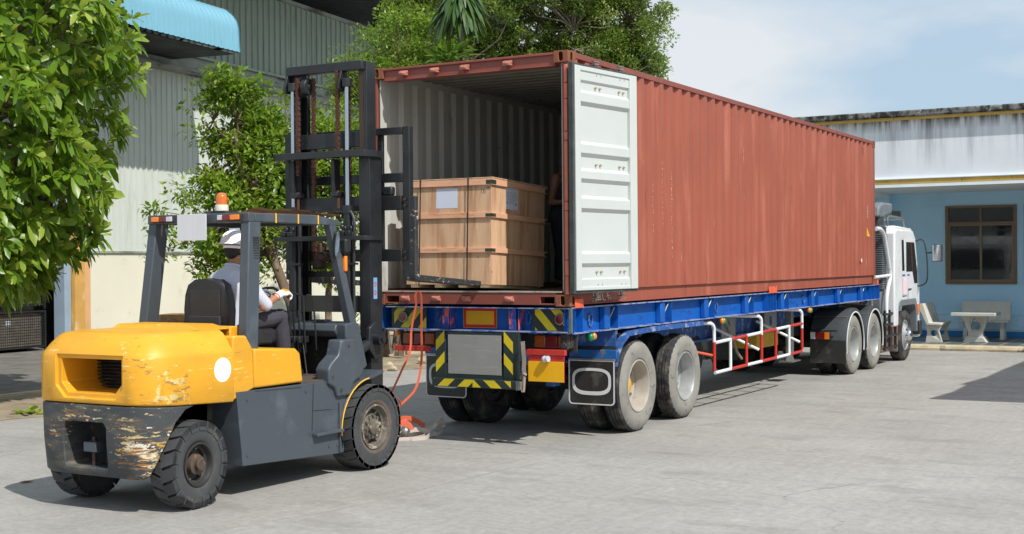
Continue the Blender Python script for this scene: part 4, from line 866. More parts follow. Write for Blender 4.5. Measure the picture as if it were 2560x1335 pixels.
    # white bent guard tubes behind the cab
    for x in (.0, -WC): 
        MB().tube(smoothpts([(x, 12.2, 2.46), (x, 12.5, 2.46), (x, 12.78, 2.36), (x, 12.95, 2.12), (x, 13.20, 1.70), (x, 13.22, 1.55), (x, 13.04, 1.35), (x, 12.94, 1.15), (x, 12.92, .90)], 5), .038, 10).build('guard_tube', MATS['white_paint'], root)
        MB().cyl((x, 12.1, 1.58), (x, 13.2, 1.60), .03, 10).build('guard_tube', MATS['white_paint'], root)
    MB().cyl((-.0, 12.25, 2.46), (-WC, 12.25, 2.46), .035, 10).build('guard_tube', MATS['white_paint'], root)
    MB().cyl((-.10, 12.22, .9), (-.10, 12.22, 3.3), .03, 10).build('exhaust_stack', MATS['white_paint'], root)
build_tractor()
# ================================================================== blue office with veranda
def stained_fascia():
    m = M('fascia_white', sr(228, 232, 236), rough=.8, var=.05, vs=1)
    nt = m.node_tree; N = nt.nodes; L = nt.links; p = N['Principled BSDF']; old = p.inputs['Base Color'].links[0].from_socket
    geo = N.new('ShaderNodeNewGeometry'); sx = N.new('ShaderNodeSeparateXYZ'); L.new(geo.outputs['Position'], sx.inputs[0])
    def streak(sc, zs, lo, hi, seed):
        mp = N.new('ShaderNodeMapping'); mp.inputs['Scale'].default_value = (1, 1, zs); mp.inputs['Location'].default_value = (seed, 0, seed); L.new(geo.outputs['Position'], mp.inputs[0])
        n = N.new('ShaderNodeTexNoise'); n.inputs['Scale'].default_value = sc; n.inputs['Detail'].default_value = 7; n.inputs['Roughness'].default_value = .7; L.new(mp.outputs[0], n.inputs[0])
        r = N.new('ShaderNodeMapRange'); r.inputs[1].default_value = lo; r.inputs[2].default_value = hi; L.new(n.outputs[0], r.inputs[0]); return r.outputs[0]
    h = N.new('ShaderNodeMapRange'); h.inputs[1].default_value = 3.75; h.inputs[2].default_value = 4.9; L.new(sx.outputs[2], h.inputs[0])
    a = N.new('ShaderNodeMath'); a.operation = 'MULTIPLY'; L.new(streak(6, .03, .42, .62, 2), a.inputs[0]); L.new(streak(1.1, .1, .38, .6, 5), a.inputs[1])
    b = N.new('ShaderNodeMath'); b.operation = 'MULTIPLY'; L.new(a.outputs[0], b.inputs[0]); L.new(h.outputs[0], b.inputs[1])
    c = N.new('ShaderNodeMath'); c.operation = 'MULTIPLY'; c.inputs[1].default_value = .78; L.new(b.outputs[0], c.inputs[0])
    mx = N.new('ShaderNodeMix'); mx.data_type = 'RGBA'; L.new(c.outputs[0], mx.inputs[0]); L.new(old, mx.inputs[6]); mx.inputs[7].default_value = sr(96, 92, 98)
    h2 = N.new('ShaderNodeMapRange'); h2.inputs[1].default_value = 4.72; h2.inputs[2].default_value = 5.0; L.new(sx.outputs[2], h2.inputs[0])
    d = N.new('ShaderNodeMath'); d.operation = 'MULTIPLY'; L.new(h2.outputs[0], d.inputs[0]); L.new(streak(9, .06, .4, .6, 9), d.inputs[1])
    mx2 = N.new('ShaderNodeMix'); mx2.data_type = 'RGBA'; L.new(d.outputs[0], mx2.inputs[0]); L.new(mx.outputs[2], mx2.inputs[6]); mx2.inputs[7].default_value = sr(52, 52, 52)
    L.new(mx2.outputs[2], p.inputs['Base Color']); return m
M('office_blue', sr(178, 220, 244), rough=.8, var=.05, vs=.7, bump=.001, bs=60, wear=[(sr(160, 204, 230), .8, (1, 1, 1.5), .55, .8, .8)], world=True)
M('office_blue2', sr(190, 226, 246), rough=.8, var=.08, vs=1.5, wear=[(sr(140, 164, 184), 3, (1, 1, 2), .58, .74, .8)], world=True)
M('office_navy', sr(40, 118, 178), rough=.7, var=.1, vs=2)
M('coping', sr(120, 120, 116), rough=.9, var=.3, vs=4, wear=[((.02, .02, .02), 5, (1.5, 1, 1), .42, .56, .9), (sr(200, 200, 196), 7, (1, 1, 1), .6, .7, .9)], world=True)
M('ochre', sr(206, 170, 84), rough=.8, var=.15, vs=3, wear=[((.04, .04, .035), 6, (2, 1, 1), .6, .72, .9)], world=True)
M('soffit', sr(232, 238, 238), rough=.9, var=.06)
M('frame_brown', sr(118, 96, 74), rough=.45, metal=.2, var=.08)
M('office_glass', (.012, .014, .013), rough=.02, var=.05, spec=1.0)
def build_office():
    root = empty('office_building', (0, 20.9, -.097), label='low pale blue office with a stained white fascia and brown framed dark windows', cat='building')
    wf = .03
    w = MB().box(-9.2, 20.9, -.2, 16, 21.1, 3.6).build('wall', MATS['office_blue'], root)
    wx = [(-.52, 1.11), (1.275, 2.90), (4.3, 5.9), (-6.5, -4.9)]
    cut(w, [MB().box(a, 20.7, 1.29, b, 21.3, 3.17) for a, b in wx])
    MB().box(-9.2, 20.868, wf + .14, 16, 20.9, .57).build('dado', MATS['office_blue2'], root); MB().box(-9.2, 20.858, .555, 16, 20.9, .585).build('dado_rail', MATS['office_blue'], root, bevel=.004)
    MB().box(-9.2, 20.86, wf, 16, 20.9, wf + .14).build('skirting', MATS['office_navy'], root)
    MB().box(-9.2, 20.862, wf + .14, 16, 20.9, wf + .19).build('skirting_cap', M('pale_blue', sr(176, 200, 220), rough=.8, var=.05), root)
    for x in (-2.1, -7.4, 6.4): MB().box(x, 20.62, wf, x + .30, 20.9, 3.5).build('pilaster', MATS['office_blue'], root)
    MB().box(-9.2, 17.85, 3.50, 16, 20.9, 3.56).build('soffit', MATS['soffit'], root); MB().box(-2.1, 17.85, 3.40, -1.8, 20.6, 3.50).build('beam', MATS['soffit'], root)
    MB().box(-9.2, 17.80, 3.50, 16, 17.92, 4.99).build('fascia', stained_fascia(), root)
    MB().box(-9.2, 17.765, 3.575, 16, 17.80, 3.675).build('ochre_band', MATS['ochre'], root, bevel=.003)
    MB().box(-9.2, 17.74, 3.675, 16, 17.80, 3.70).build('ledge', M('white_ledge', sr(230, 234, 238), rough=.7, var=.04), root, bevel=.004)
    MB().box(-9.2, 17.77, 3.50, 16, 17.80, 3.575).build('fascia_foot', MATS['soffit'], root)
    MB().box(-9.2, 17.69, 4.99, 16, 17.80, 5.05).build('ochre_band', MATS['ochre'], root, bevel=.004)
    MB().box(-9.2, 17.62, 5.05, 16, 18.0, 5.19).build('coping', MATS['coping'], root, bevel=.03, seg=3)
    MB().box(-9.2, 18, 3.56, 16, 26, 4.9).build('roof_block', MATS['soffit'], root)
    for a, b in wx:
        f = MB(); z0, z1 = 1.29, 3.17; zt = 2.72; xm = (a + b) / 2
        f.box(a, 20.86, z0, a + .075, 21.0, z1); f.box(b - .075, 20.86, z0, b, 21.0, z1); f.box(a + .075, 20.86, z0, b - .075, 21.0, z0 + .075); f.box(a + .075, 20.86, z1 - .06, b - .075, 21.0, z1)
        f.box(a + .075, 20.865, zt, b - .075, 21.0, zt + .06); f.box(xm - .022, 20.87, zt + .06, xm + .022, 21.0, z1 - .06)
        w_ = f.build('window', MATS['frame_brown'], root, bevel=.004)
        s = MB(); s.box(xm - .025, 20.885, z0 + .075, xm + .02, 20.98, zt); s.box(a + .075, 20.89, z0 + .075, a + .11, 20.98, zt); s.box(b - .11, 20.89, z0 + .075, b - .075, 20.98, zt)
        s.box(a + .11, 20.89, zt - .035, b - .11, 20.98, zt); s.box(a + .11, 20.89, z0 + .075, b - .11, 20.98, z0 + .11); s.build('sash', M('sash', sr(128, 108, 84), rough=.4, metal=.2, var=.06), w_)
        MB().box(a + .11, 20.935, z0 + .11, b - .11, 20.94, zt - .035).build('pane', MATS['office_glass'], w_); MB().box(a + .075, 20.935, zt + .06, b - .075, 20.94, z1 - .06).build('pane', MATS['office_glass'], w_)
        MB().box(a - .1, 21.1, z0 - .1, b + .1, 22.6, z1 + .1).build('room_shade', MATS['cab_dark'], root) if False else None
    MB().box(-9.2, 24, 0, 16, 24.1, 3.5).build('inner_wall', MATS['soffit'], root)
    # veranda floor with a broken kerb
    tiles = bpy.data.materials.new('veranda_tiles'); tiles.use_nodes = True; nt = tiles.node_tree; N = nt.nodes; L = nt.links; p = N['Principled BSDF']
    geo = N.new('ShaderNodeNewGeometry'); br = N.new('ShaderNodeTexBrick'); br.offset = 0; br.inputs['Scale'].default_value = 1; br.inputs['Brick Width'].default_value = .4; br.inputs['Row Height'].default_value = .4
    br.inputs['Mortar Size'].default_value = .03; br.inputs['Color1'].default_value = (.05, .085, .09, 1); br.inputs['Color2'].default_value = (.07, .11, .12, 1); br.inputs['Mortar'].default_value = (.34, .25, .22, 1)
    L.new(geo.outputs['Position'], br.inputs[0]); L.new(br.outputs[0], p.inputs['Base Color']); p.inputs['Roughness'].default_value = .4
    MB().box(-9.2, 17.78, -.2, 16, 20.9, wf).build('veranda_floor', tiles, kind='structure')
    rr = random.Random(8); P = []; n = 260
    for i in range(n + 1):
        x = -16 + 32 * i / n; d = .02 * math.sin(i * .7) + rr.uniform(-.012, .012) + (.07 if -0.2 < x < 0.05 or (i % 37) < 2 else 0)
        P.append([(x, 17.78, wf - .001), (x, 17.66 + d, wf - .004 - rr.random() * .008), (x, 17.62 + d, wf - .03), (x, 17.60 + d * .6 + rr.uniform(-.01, .01), -.05), (x, 17.62 + d * .3, -.12)])
    MB().grid(P).build('veranda_kerb', MATS['kerb'], smooth=20, kind='structure')
build_office()
M('terrazzo', sr(196, 194, 184), rough=.75, var=.08, vs=3, wear=[(sr(120, 114, 100), 4, (1, 1, 1), .58, .75, .8), (sr(228, 226, 218), 60, (1, 1, 1), .62, .68, .7)], bump=.001, bs=60)
def build_seats():
    def bench(x, y, rz, label):
        r = empty('concrete_bench', (x, y, .03), rz, label, 'bench', 'concrete seats on the veranda')
        # local: seat runs along y (width), backrest at -x
        prof = [(-.27, .86), (-.19, .87), (-.06, .44), (.20, .43), (.20, .38), (-.12, .385), (-.30, .80)]
        MB().prism(prof, 'y', -.55, .55).build('seat', MATS['terrazzo'], r, local=True, bevel=.012)
        for yy in (-.42, .40):
            p = MB().prism([(-.15, .385), (.19, .385), (.13, .25), (.20, .0), (-.16, .0), (-.12, .2)], 'y', yy - .045, yy + .045).build('leg', MATS['terrazzo'], r, local=True, bevel=.01)
            c = MB().cyl((0 + .02, yy - .2, .20), (.02, yy + .2, .20), .072, 20)
            mod = p.modifiers[0]; p.modifiers.remove(mod)
            cc = c.build('cutter', MATS['terrazzo'], r, local=True); m = p.modifiers.new('b', 'BOOLEAN'); m.object = cc; m.solver = 'EXACT'
            bpy.context.view_layer.update(); me = bpy.data.meshes.new_from_object(p.evaluated_get(bpy.context.evaluated_depsgraph_get())); p.modifiers.clear(); p.data = me; bpy.data.objects.remove(cc)
        return r
    bench(-.33, 18.95, R(0), 'concrete bench nearest the lorry, seen from the side with a round hole in its leg')
    bench(.50, 20.2, R(-90), 'concrete bench behind the table, its back against the blue wall')
    t = empty('concrete_table', (.52, 18.95, .03), 0, 'white concrete table with a flared leg and a heart shaped hole', 'table')
    MB().box(-.47, -.40, .59, .47, .40, .665).build('table_top', MATS['terrazzo'], t, local=True, bevel=.01)
    prof = [(-.27, .59), (.27, .59), (.20, .32), (.15, .22), (.16, .14), (.26, .0), (-.26, .0), (-.16, .14), (-.15, .22), (-.20, .32)]
    p = MB().prism(prof, 'y', -.08, .08).build('leg', MATS['terrazzo'], t, local=True, bevel=0)
    c = MB().prism([(0, .55), (-.06, .48), (-.11, .38), (-.10, .30), (-.05, .27), (0, .29), (.05, .27), (.10, .30), (.11, .38), (.06, .48)], 'y', -.3, .3).build('cutter', MATS['terrazzo'], t, local=True)
    m = p.modifiers.new('b', 'BOOLEAN'); m.object = c; m.solver = 'EXACT'; bpy.context.view_layer.update(); me = bpy.data.meshes.new_from_object(p.evaluated_get(bpy.context.evaluated_depsgraph_get())); p.modifiers.clear(); p.data = me; bpy.data.objects.remove(c)
    MB().prism([(-.26, 0), (.26, 0), (.18, .12), (-.18, .12)], 'y', -.2, .2).build('foot', MATS['terrazzo'], t, local=True, bevel=.01)
build_seats()
# open-sided loading roof to the right of the yard, outside the frame: it throws the shadow at the right
def build_canopy():
    H = 4.6; k = 1 / 1.25; sx, sy = k * H, .42 * k * H
    x0, y0 = 2.13 + sx, 6.75 - sy
    r = empty('loading_canopy', (x0 + 4, y0 + 6, 0), label='steel sheet loading roof on posts, just right of the yard view', cat='canopy')
    pts = [(x0, y0), (x0 + .10, y0 + 1.2), (x0 + .06, y0 + 2.5), (x0 - .05, y0 + 2.55), (x0 + .08, y0 + 4.2), (x0 + .05, y0 + 6), (x0 + .1, y0 + 12), (x0 + 8, y0 + 12), (x0 + 8, y0 + .35), (x0 + 3, y0 + .1)]
    MB().prism(pts, 'z', H, H + .06).build('roof_sheet', MATS['galv'], r)
    for a, b in ((1.2, 1.2), (1.2, 10.8), (6.8, 1.2), (6.8, 10.8)): MB().box(x0 + a - .08, y0 + b - .08, gz(y0 + b), x0 + a + .08, y0 + b + .08, H).build('post', MATS['galv'], r)
build_canopy()
# ================================================================== warehouse at the left, its wall runs away from the camera
def rib_mat(name, c, pitch, wear=(), depth=.5):
    m = M(name, c, rough=.5, var=.04, vs=.4, wear=wear)
    return m
M('sheet_pale', sr(202, 208, 198), rough=.6, var=.04, vs=.5, wear=[(sr(170, 176, 164), 1.2, (1, 3, .3), .55, .75, .7)])
M('sheet_green', sr(150, 164, 148), rough=.55, var=.06, vs=.5, wear=[(sr(110, 122, 108), 1.5, (1, 3, .3), .55, .75, .7)])
M('plinth_cream', sr(226, 222, 200), rough=.85, var=.04, vs=.6, wear=[(sr(180, 176, 156), 1.2, (1, 1, 1), .58, .8, .9)])
M('ledge_grey', sr(150, 154, 144), rough=.8, var=.2, vs=1.5, wear=[(sr(80, 78, 70), 2.5, (1, .4, 2), .5, .68, .9)])
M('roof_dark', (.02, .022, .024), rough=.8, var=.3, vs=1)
M('truss_steel', sr(86, 62, 48), rough=.7, var=.3, vs=3)
M('awning_blue', sr(122, 176, 196), rough=.5, var=.05, vs=.6, wear=[(sr(80, 110, 124), 9, (1, 1, 1), .70, .76, .7), (sr(96, 140, 158), 5, (4, 4, .5), .58, .75, .6)])
M('yellow_column', sr(206, 160, 84), rough=.8, var=.1, vs=2, wear=[(sr(230, 200, 150), 3, (1, 1, .5), .55, .7, .9)])
M('rust_brown', sr(120, 72, 46), rough=.8, var=.2, vs=3)
def build_shed():
    r = empty('warehouse', (-18.06, 10.21, gz(10.21)), R(7.64), 'large pale green metal warehouse with a blue curved awning and dark roof trusses', 'warehouse')
    def b(m, name, mt, parent=r, **k): return m.build(name, mt, parent, local=True, **k)
    L = 60
    def ribs(x, y0, y1, z0, z1, pitch, d, mat, name, w=.03):
        P = []; y = y0
        while y < y1: P += [(x, y), (x, y + pitch - w * 2), (x + d, y + pitch - w * 1.6), (x + d, y + pitch - w * .4)]; y += pitch
        m = MB().grid([[(a, c, z) for z in (z0, z1)] for a, c in P]); m.box(x - .1, y0, z0, x - .02, y1, z1); return b(m, name, mat, smooth=15)
    ribs(0, .0, L, 2.3, 6.98, .22, .028, MATS['sheet_pale'], 'wall')
    b(MB().box(-.1, .0, -.3, .03, L, 2.26), 'plinth', MATS['plinth_cream']); b(MB().box(-.1, 0, 2.26, .07, L, 2.31), 'drip_flashing', MATS['ledge_grey'])
    b(MB().box(.032, 0, 1.98, .05, L, 2.20), 'plinth_band', MATS['ledge_grey']) if False else None
    b(MB().box(-.1, -14, 6.98, .35, L, 7.10), 'ledge', MATS['ledge_grey'], bevel=.01); b(MB().box(-.1, -14, 7.10, .16, L, 7.45), 'ledge_band', MATS['ledge_grey'], bevel=.01); b(MB().box(-.1, -14, 7.45, .24, L, 7.52), 'ledge_cap', MATS['sheet_green'])
    ribs(.05, -14, L, 7.52, 9.8, .30, .04, MATS['sheet_green'], 'upper_wall', .05)
    b(MB().box(.05, -14, 9.75, .16, L, 9.86), 'wall_cap', MATS['ledge_grey'])
    # big roof overhang with trusses, open gap above the wall
    b(MB().prism([(-6, 11.9), (3.3, 10.66), (3.3, 10.74), (-6, 11.98)], 'y', -14, 23.0), 'roof', M('roof_sheet', sr(190, 196, 196), rough=.4, metal=.4, var=.1))
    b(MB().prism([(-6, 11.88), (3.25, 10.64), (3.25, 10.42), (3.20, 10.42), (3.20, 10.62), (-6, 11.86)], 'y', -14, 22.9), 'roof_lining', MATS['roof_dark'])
    for k in range(6):
        y = -8 + k * 5.6; m = MB(); m.bar((-.2, y, 9.9), (2.6, y, 10.4), .12, .12); m.bar((-.2, y, 11.05), (2.6, y, 10.66), .12, .12)
        for q in range(3): m.bar((q * .85, y, 9.95 + q * .15), (q * .85 + .42, y, 10.98 - q * .12), .07, .07); m.bar((q * .85 + .85, y, 10.1 + q * .15), (q * .85 + .42, y, 10.98 - q * .12), .07, .07)
        b(m, 'truss', MATS['truss_steel'])
    for q in (.6, 1.6, 2.5): b(MB().box(q, -14, 10.98 - q * .13 - .12, q + .08, 22.9, 10.98 - q * .13 - .04), 'purlin', MATS['truss_steel'])
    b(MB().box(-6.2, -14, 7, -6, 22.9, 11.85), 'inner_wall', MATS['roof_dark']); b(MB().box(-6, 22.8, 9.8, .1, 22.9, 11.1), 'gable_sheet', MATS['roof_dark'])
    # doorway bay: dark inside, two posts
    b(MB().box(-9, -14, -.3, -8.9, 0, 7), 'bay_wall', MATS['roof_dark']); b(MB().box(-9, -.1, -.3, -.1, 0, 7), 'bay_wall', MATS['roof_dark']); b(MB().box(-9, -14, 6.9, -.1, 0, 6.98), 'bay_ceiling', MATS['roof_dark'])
    b(MB().box(-9, -14, 4.6, .0, -.0, 6.9), 'bay_header', MATS['sheet_green'])
    b(MB().box(-.15, -.62, -.2, .12, -.28, 4.6), 'post', MATS['yellow_column'], bevel=.01); b(MB().box(-.1, -.28, -.2, .05, .0, 4.6), 'post', M('post_orange', sr(222, 170, 120), rough=.8, var=.1), bevel=.01); b(MB().box(-.3, -.86, -.2, .02, -.64, 4.6), 'post', M('post_pale', sr(150, 168, 186), rough=.7, var=.08), bevel=.01)
    # curved awning over the bay
    prof = [(.05, 8.55)] + [(1.55 + .62 * math.sin(t), 7.83 + .62 * math.cos(t)) for t in np.linspace(R(12), R(88), 9)] + [(2.19, 7.45), (2.20, 7.32)]
    P = []; y = -9.0; ye = 3.1; k = 0
    while y < ye:
        for dy, dz in ((0, 0), (.13, 0), (.15, .03), (.18, .03), (.20, 0)):
            yy = min(y + dy, ye); P.append([(a + dz * (.3 + .7 * min(1, max(0, (a - 1.2)))), yy, z + dz * (1 if a < 1.9 else .2)) for a, z in prof])
        y += .2
    aw = b(MB().grid(P), 'awning', MATS['awning_blue'], smooth=30)
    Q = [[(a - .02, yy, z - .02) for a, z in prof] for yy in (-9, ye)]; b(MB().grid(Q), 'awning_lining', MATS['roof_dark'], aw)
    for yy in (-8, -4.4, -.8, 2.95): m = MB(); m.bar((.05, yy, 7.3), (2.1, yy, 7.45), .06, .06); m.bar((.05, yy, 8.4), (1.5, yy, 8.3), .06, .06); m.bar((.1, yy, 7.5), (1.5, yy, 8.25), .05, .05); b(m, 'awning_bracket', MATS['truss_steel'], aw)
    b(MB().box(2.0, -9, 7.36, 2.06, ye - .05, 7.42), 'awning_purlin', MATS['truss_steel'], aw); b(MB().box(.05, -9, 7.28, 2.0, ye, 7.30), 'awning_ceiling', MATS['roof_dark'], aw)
    return r
shed = build_shed()
SM = shed.matrix_basis.copy() if False else Matrix.Translation(shed.location) @ Matrix.Rotation(R(7.64), 4, 'Z')
def build_cages():
    wire = M('cage_wire', (.03, .03, .03), rough=.5, metal=.3, var=.2); carton = M('carton', sr(128, 98, 70), rough=.85, var=.12, vs=3, wear=[(sr(90, 66, 46), 4, (1, 1, 1), .55, .7, .9)])
    wrap = M('shrink_wrap', sr(120, 112, 100), rough=.18, var=.3, vs=5, wear=[(sr(190, 190, 186), 9, (1, 1, .3), .62, .72, .15)])
    r = empty('wire_crate', (0, 0, 0))
    def b(m, n, mt, **k): return m.build(n, mt, r, local=True, **k)
    W, D, H = 1.55, 1.1, .92
    m = MB()
    for k in range(25):
        y = -W / 2 + W * k / 24; m.box(-.004 + D / 2, y - .004, .12, .004 + D / 2, y + .004, H)
    for k in range(14): z = .12 + (H - .12) * k / 13; m.box(D / 2 - .004, -W / 2, z - .004, D / 2 + .006, W / 2, z + .004)
    b(m, 'mesh_front', wire)
    m = MB()
    for k in range(16): x = -D / 2 + D * k / 15; m.box(x - .004, -W / 2 - .004, .12, x + .004, -W / 2 + .004, H); m.box(x - .004, W / 2 - .004, .12, x + .004, W / 2 + .004, H)
    for k in range(14): z = .12 + (H - .12) * k / 13; m.box(-D / 2, W / 2 - .004, z - .004, D / 2, W / 2 + .004, z + .004)
    b(m, 'mesh_side', wire)
    m = MB()
    for s in (-1, 1):
        for q in (-1, 1): m.box(q * D / 2 - .02, s * (W / 2) - .02, 0, q * D / 2 + .02, s * (W / 2) + .02, H)
    m.box(-D / 2, -W / 2, .08, D / 2, W / 2, .12); m.box(D / 2 - .02, -W / 2, H - .03, D / 2 + .02, W / 2, H); b(m, 'crate_frame', wire)
    rr = random.Random(5)
    for i in range(3):
        for j in range(2): b(MB().box(-D / 2 + .05, -W / 2 + .05 + i * .485, .125 + j * .36, D / 2 - .06, -W / 2 + .52 + i * .485, .475 + j * .36), 'carton', carton, bevel=.006)
    b(MB().box(D / 2 - .055, -W / 2 + .06, .13, D / 2 - .05, W / 2 - .06, .82), 'plastic_wrap', wrap); b(MB().box(D / 2 - .045, -.42, .60, D / 2 - .04, -.26, .72), 'paper_sheet', MATS['paper'])
    first = True; G = 'wire crates stacked in the warehouse bay'
    labs = {(0, 0): 'wire crate of wrapped cartons on the floor beside the yellow post', (0, 1): 'wire crate of wrapped cartons second from the floor, nearest the yellow post', (0, 2): 'topmost wire crate in the stack nearest the yellow post',
            (1, 0): 'wire crate on the floor, in the stack away from the yellow post', (1, 1): 'second wire crate up, in the stack away from the yellow post'}
    for (i, j), lb in labs.items():
        o = r if first else copy_tree(r); first = False
        p = SM @ Vector((-.95, -1.82 - i * 1.7, j * .96 + .02 + (0 if True else 0))); o.location = p; o.rotation_euler.z = R(7.64) + R((-1, 2, 0)[j] * .5)
        tag(o, lb, 'crate', G)
build_cages()
# planting bed and paving strip between yard and warehouse
def build_strip():
    rr = random.Random(3)
    def edge(y): return -7.15 + .35 * math.sin(y * .7) + .2 * math.sin(y * 2.3)
    P = []
    for i in range(90):
        y = -30 + i * .6; e = edge(y); P.append([(-9.7, y, gz(y) + .03)] + [(-9.7 + (e + 9.7) * k / 6, y, gz(y) + .03 + (rr.uniform(0, .035) if k < 6 else -.026)) for k in range(1, 7)])
    MB().grid(P).build('garden_soil', MATS['soil'], smooth=60, kind='structure')
    m = MB(); y = -16
    c = SM.translation; n = 0
    P = [[(x, y, gz(y) + .008) for x in (-24, -9.7)] for y in (-30, 4, 9, 15, 30)]
    mt = M('paving_flags', sr(118, 114, 108), rough=.85, var=.15, vs=1, world=True, wear=[(sr(80, 78, 72), 2, (1, 1, 1), .5, .7, .9)])
    nt = mt.node_tree; N = nt.nodes; L = nt.links; p = N['Principled BSDF']; old = p.inputs['Base Color'].links[0].from_socket
    geo = N.new('ShaderNodeNewGeometry'); mp = N.new('ShaderNodeMapping'); mp.inputs['Rotation'].default_value = (0, 0, R(-20)); L.new(geo.outputs['Position'], mp.inputs[0])
    br = N.new('ShaderNodeTexBrick'); br.offset = .5; br.inputs['Scale'].default_value = 1; br.inputs['Brick Width'].default_value = 2.2; br.inputs['Row Height'].default_value = .62; br.inputs['Mortar Size'].default_value = .012
    br.inputs['Color1'].default_value = br.inputs['Color2'].default_value = (1, 1, 1, 1); br.inputs['Mortar'].default_value = (.2, .2, .18, 1); L.new(mp.outputs[0], br.inputs[0])
    mx = N.new('ShaderNodeMix'); mx.data_type = 'RGBA'; mx.blend_type = 'MULTIPLY'; mx.inputs[0].default_value = 1; L.new(old, mx.inputs[6]); L.new(br.outputs[0], mx.inputs[7]); L.new(mx.outputs[2], p.inputs['Base Color'])
    MB().grid(P).build('paved_path', mt, kind='structure')
    MB().box(-9.80, -30, -.2, -9.66, 24, .06).build('path_kerb', MATS['kerb'], kind='structure')
    # stones at the bed edge
    first = None; labs = ['pale stone at the edge of the planting bed, nearest the trailer flap', 'small round stone on the soil under the slim tree trunks', 'grey stone lying on the sandy strip behind the forklift mast']
    for (x, y, s), lb in zip([(-7.6, 8.9, .22), (-8.0, 8.2, .12), (-7.5, 7.6, .10)], labs):
        m = MB(); q = random.Random(int(x * 10)); m.ell((0, 0, 0), s, s * .7, s * .5, 10, 7); m.v = [tuple(Vector(v) * (1 + .18 * math.sin(v[0] * 31 + v[1] * 17 + v[2] * 23))) for v in m.v]
        m.v = [(a + x, b_ + y, c_ + gz(y) + s * .4) for a, b_, c_ in m.v]; m.build('stone', MATS['kerb'], None, loc=(x, y, gz(y)), label=lb, cat='stone', group='stones along the planting bed')
build_strip()
# wooden pallets leaning low by the wall with a trolley wheel
def build_pallet():
    r = empty('wooden_pallet', (-14.0, 9.3, .01), R(24), 'weathered wooden pallets stacked by the cream wall behind the forklift', 'pallet')
    w = M('pallet_wood', sr(178, 136, 92), rough=.8, var=.25, vs=4, wear=[(sr(110, 84, 60), 5, (1, 1, 1), .55, .7, .9)])
    for k in range(6):
        z = k * .14
        for i in range(7): MB().box(-.6 + i * .17, -.5, z + .12, -.47 + i * .17, .5, z + .14).build('board', w, r, local=True)
        for y in (-.46, 0, .46): MB().box(-.6, y - .045, z, .56, y + .045, z + .12).build('bearer', w, r, local=True)
build_pallet()
# ================================================================== trees and plants
def leaf_mat(name, dark, mid, light, rough=.38, trans=.28, tcol=(.20, .34, .03, 1)):
    m = bpy.data.materials.new(name); m.use_nodes = True; nt = m.node_tree; N = nt.nodes; L = nt.links; p = N['Principled BSDF']; out = N['Material Output']
    at = N.new('ShaderNodeAttribute'); at.attribute_name = 'tone'
    r = N.new('ShaderNodeValToRGB'); e = r.color_ramp.elements; e[0].position = 0; e[0].color = dark + (1,); e[1].position = 1; e[1].color = light + (1,); k = e.new(.55); k.color = mid + (1,)
    L.new(at.outputs['Fac'], r.inputs[0]); L.new(r.outputs[0], p.inputs['Base Color']); p.inputs['Roughness'].default_value = rough; p.inputs['Specular IOR Level'].default_value = .45
    t = N.new('ShaderNodeBsdfTranslucent'); mt = N.new('ShaderNodeMix'); mt.data_type = 'RGBA'; mt.inputs[0].default_value = .5; L.new(r.outputs[0], mt.inputs[6]); mt.inputs[7].default_value = tcol; L.new(mt.outputs[2], t.inputs[0])
    mx = N.new('ShaderNodeMixShader'); mx.inputs[0].default_value = trans; L.new(p.outputs[0], mx.inputs[1]); L.new(t.outputs[0], mx.inputs[2]); L.new(mx.outputs[0], out.inputs[0])
    MATS[name] = m; return m
leaf_mat('leaf_big', (.045, .115, .010), (.16, .29, .022), (.42, .50, .08), .34, .40, (.36, .52, .03, 1))
leaf_mat('leaf_small', (.045, .11, .012), (.155, .28, .026), (.38, .48, .07), .32, .40, (.38, .52, .04, 1))
leaf_mat('leaf_far', (.035, .075, .014), (.115, .19, .030), (.32, .38, .08), .35, .38, (.34, .44, .06, 1))
leaf_mat('leaf_strap', (.030, .070, .020), (.060, .13, .030), (.24, .24, .10), .35, .2)
leaf_mat('leaf_bright', (.07, .14, .02), (.13, .24, .03), (.22, .34, .05), .35, .3)
M('bark', sr(110, 92, 76), rough=.9, var=.3, vs=5, bump=.01, bs=18, stretch=(1, 1, .4), wear=[(sr(150, 140, 124), 4, (1, 1, .5), .55, .7, .9)])
M('bark_grey', sr(140, 126, 112), rough=.9, var=.25, vs=6, bump=.006, bs=20)
def leaf_template(kind):
    if kind == 'blade':      # long curved leaf, eight quads
        w = [.10, .58, .98, 1.0, .10]; V = []; t = [0, .25, .52, .80, 1]
        for k in range(5): V += [(-w[k] * .5, t[k], .10 * w[k]), (0, t[k], 0), (w[k] * .5, t[k], .10 * w[k])]
        F = []
        for k in range(4): a = 3 * k; F += [(a, a + 1, a + 4, a + 3), (a + 1, a + 2, a + 5, a + 4)]
    elif kind == 'oval':
        V = [(0, 0, 0), (-.5, .45, .12), (0, .5, -.02), (.5, .45, .12), (0, 1, -.08)]; F = [(0, 2, 1), (0, 3, 2), (1, 2, 4), (2, 3, 4)]
    else:
        V = [(0, 0, 0), (-.5, .5, .12), (0, 1, 0), (.5, .5, .12)]; F = [(0, 3, 2), (0, 2, 1)]
    return np.array(V, float), F
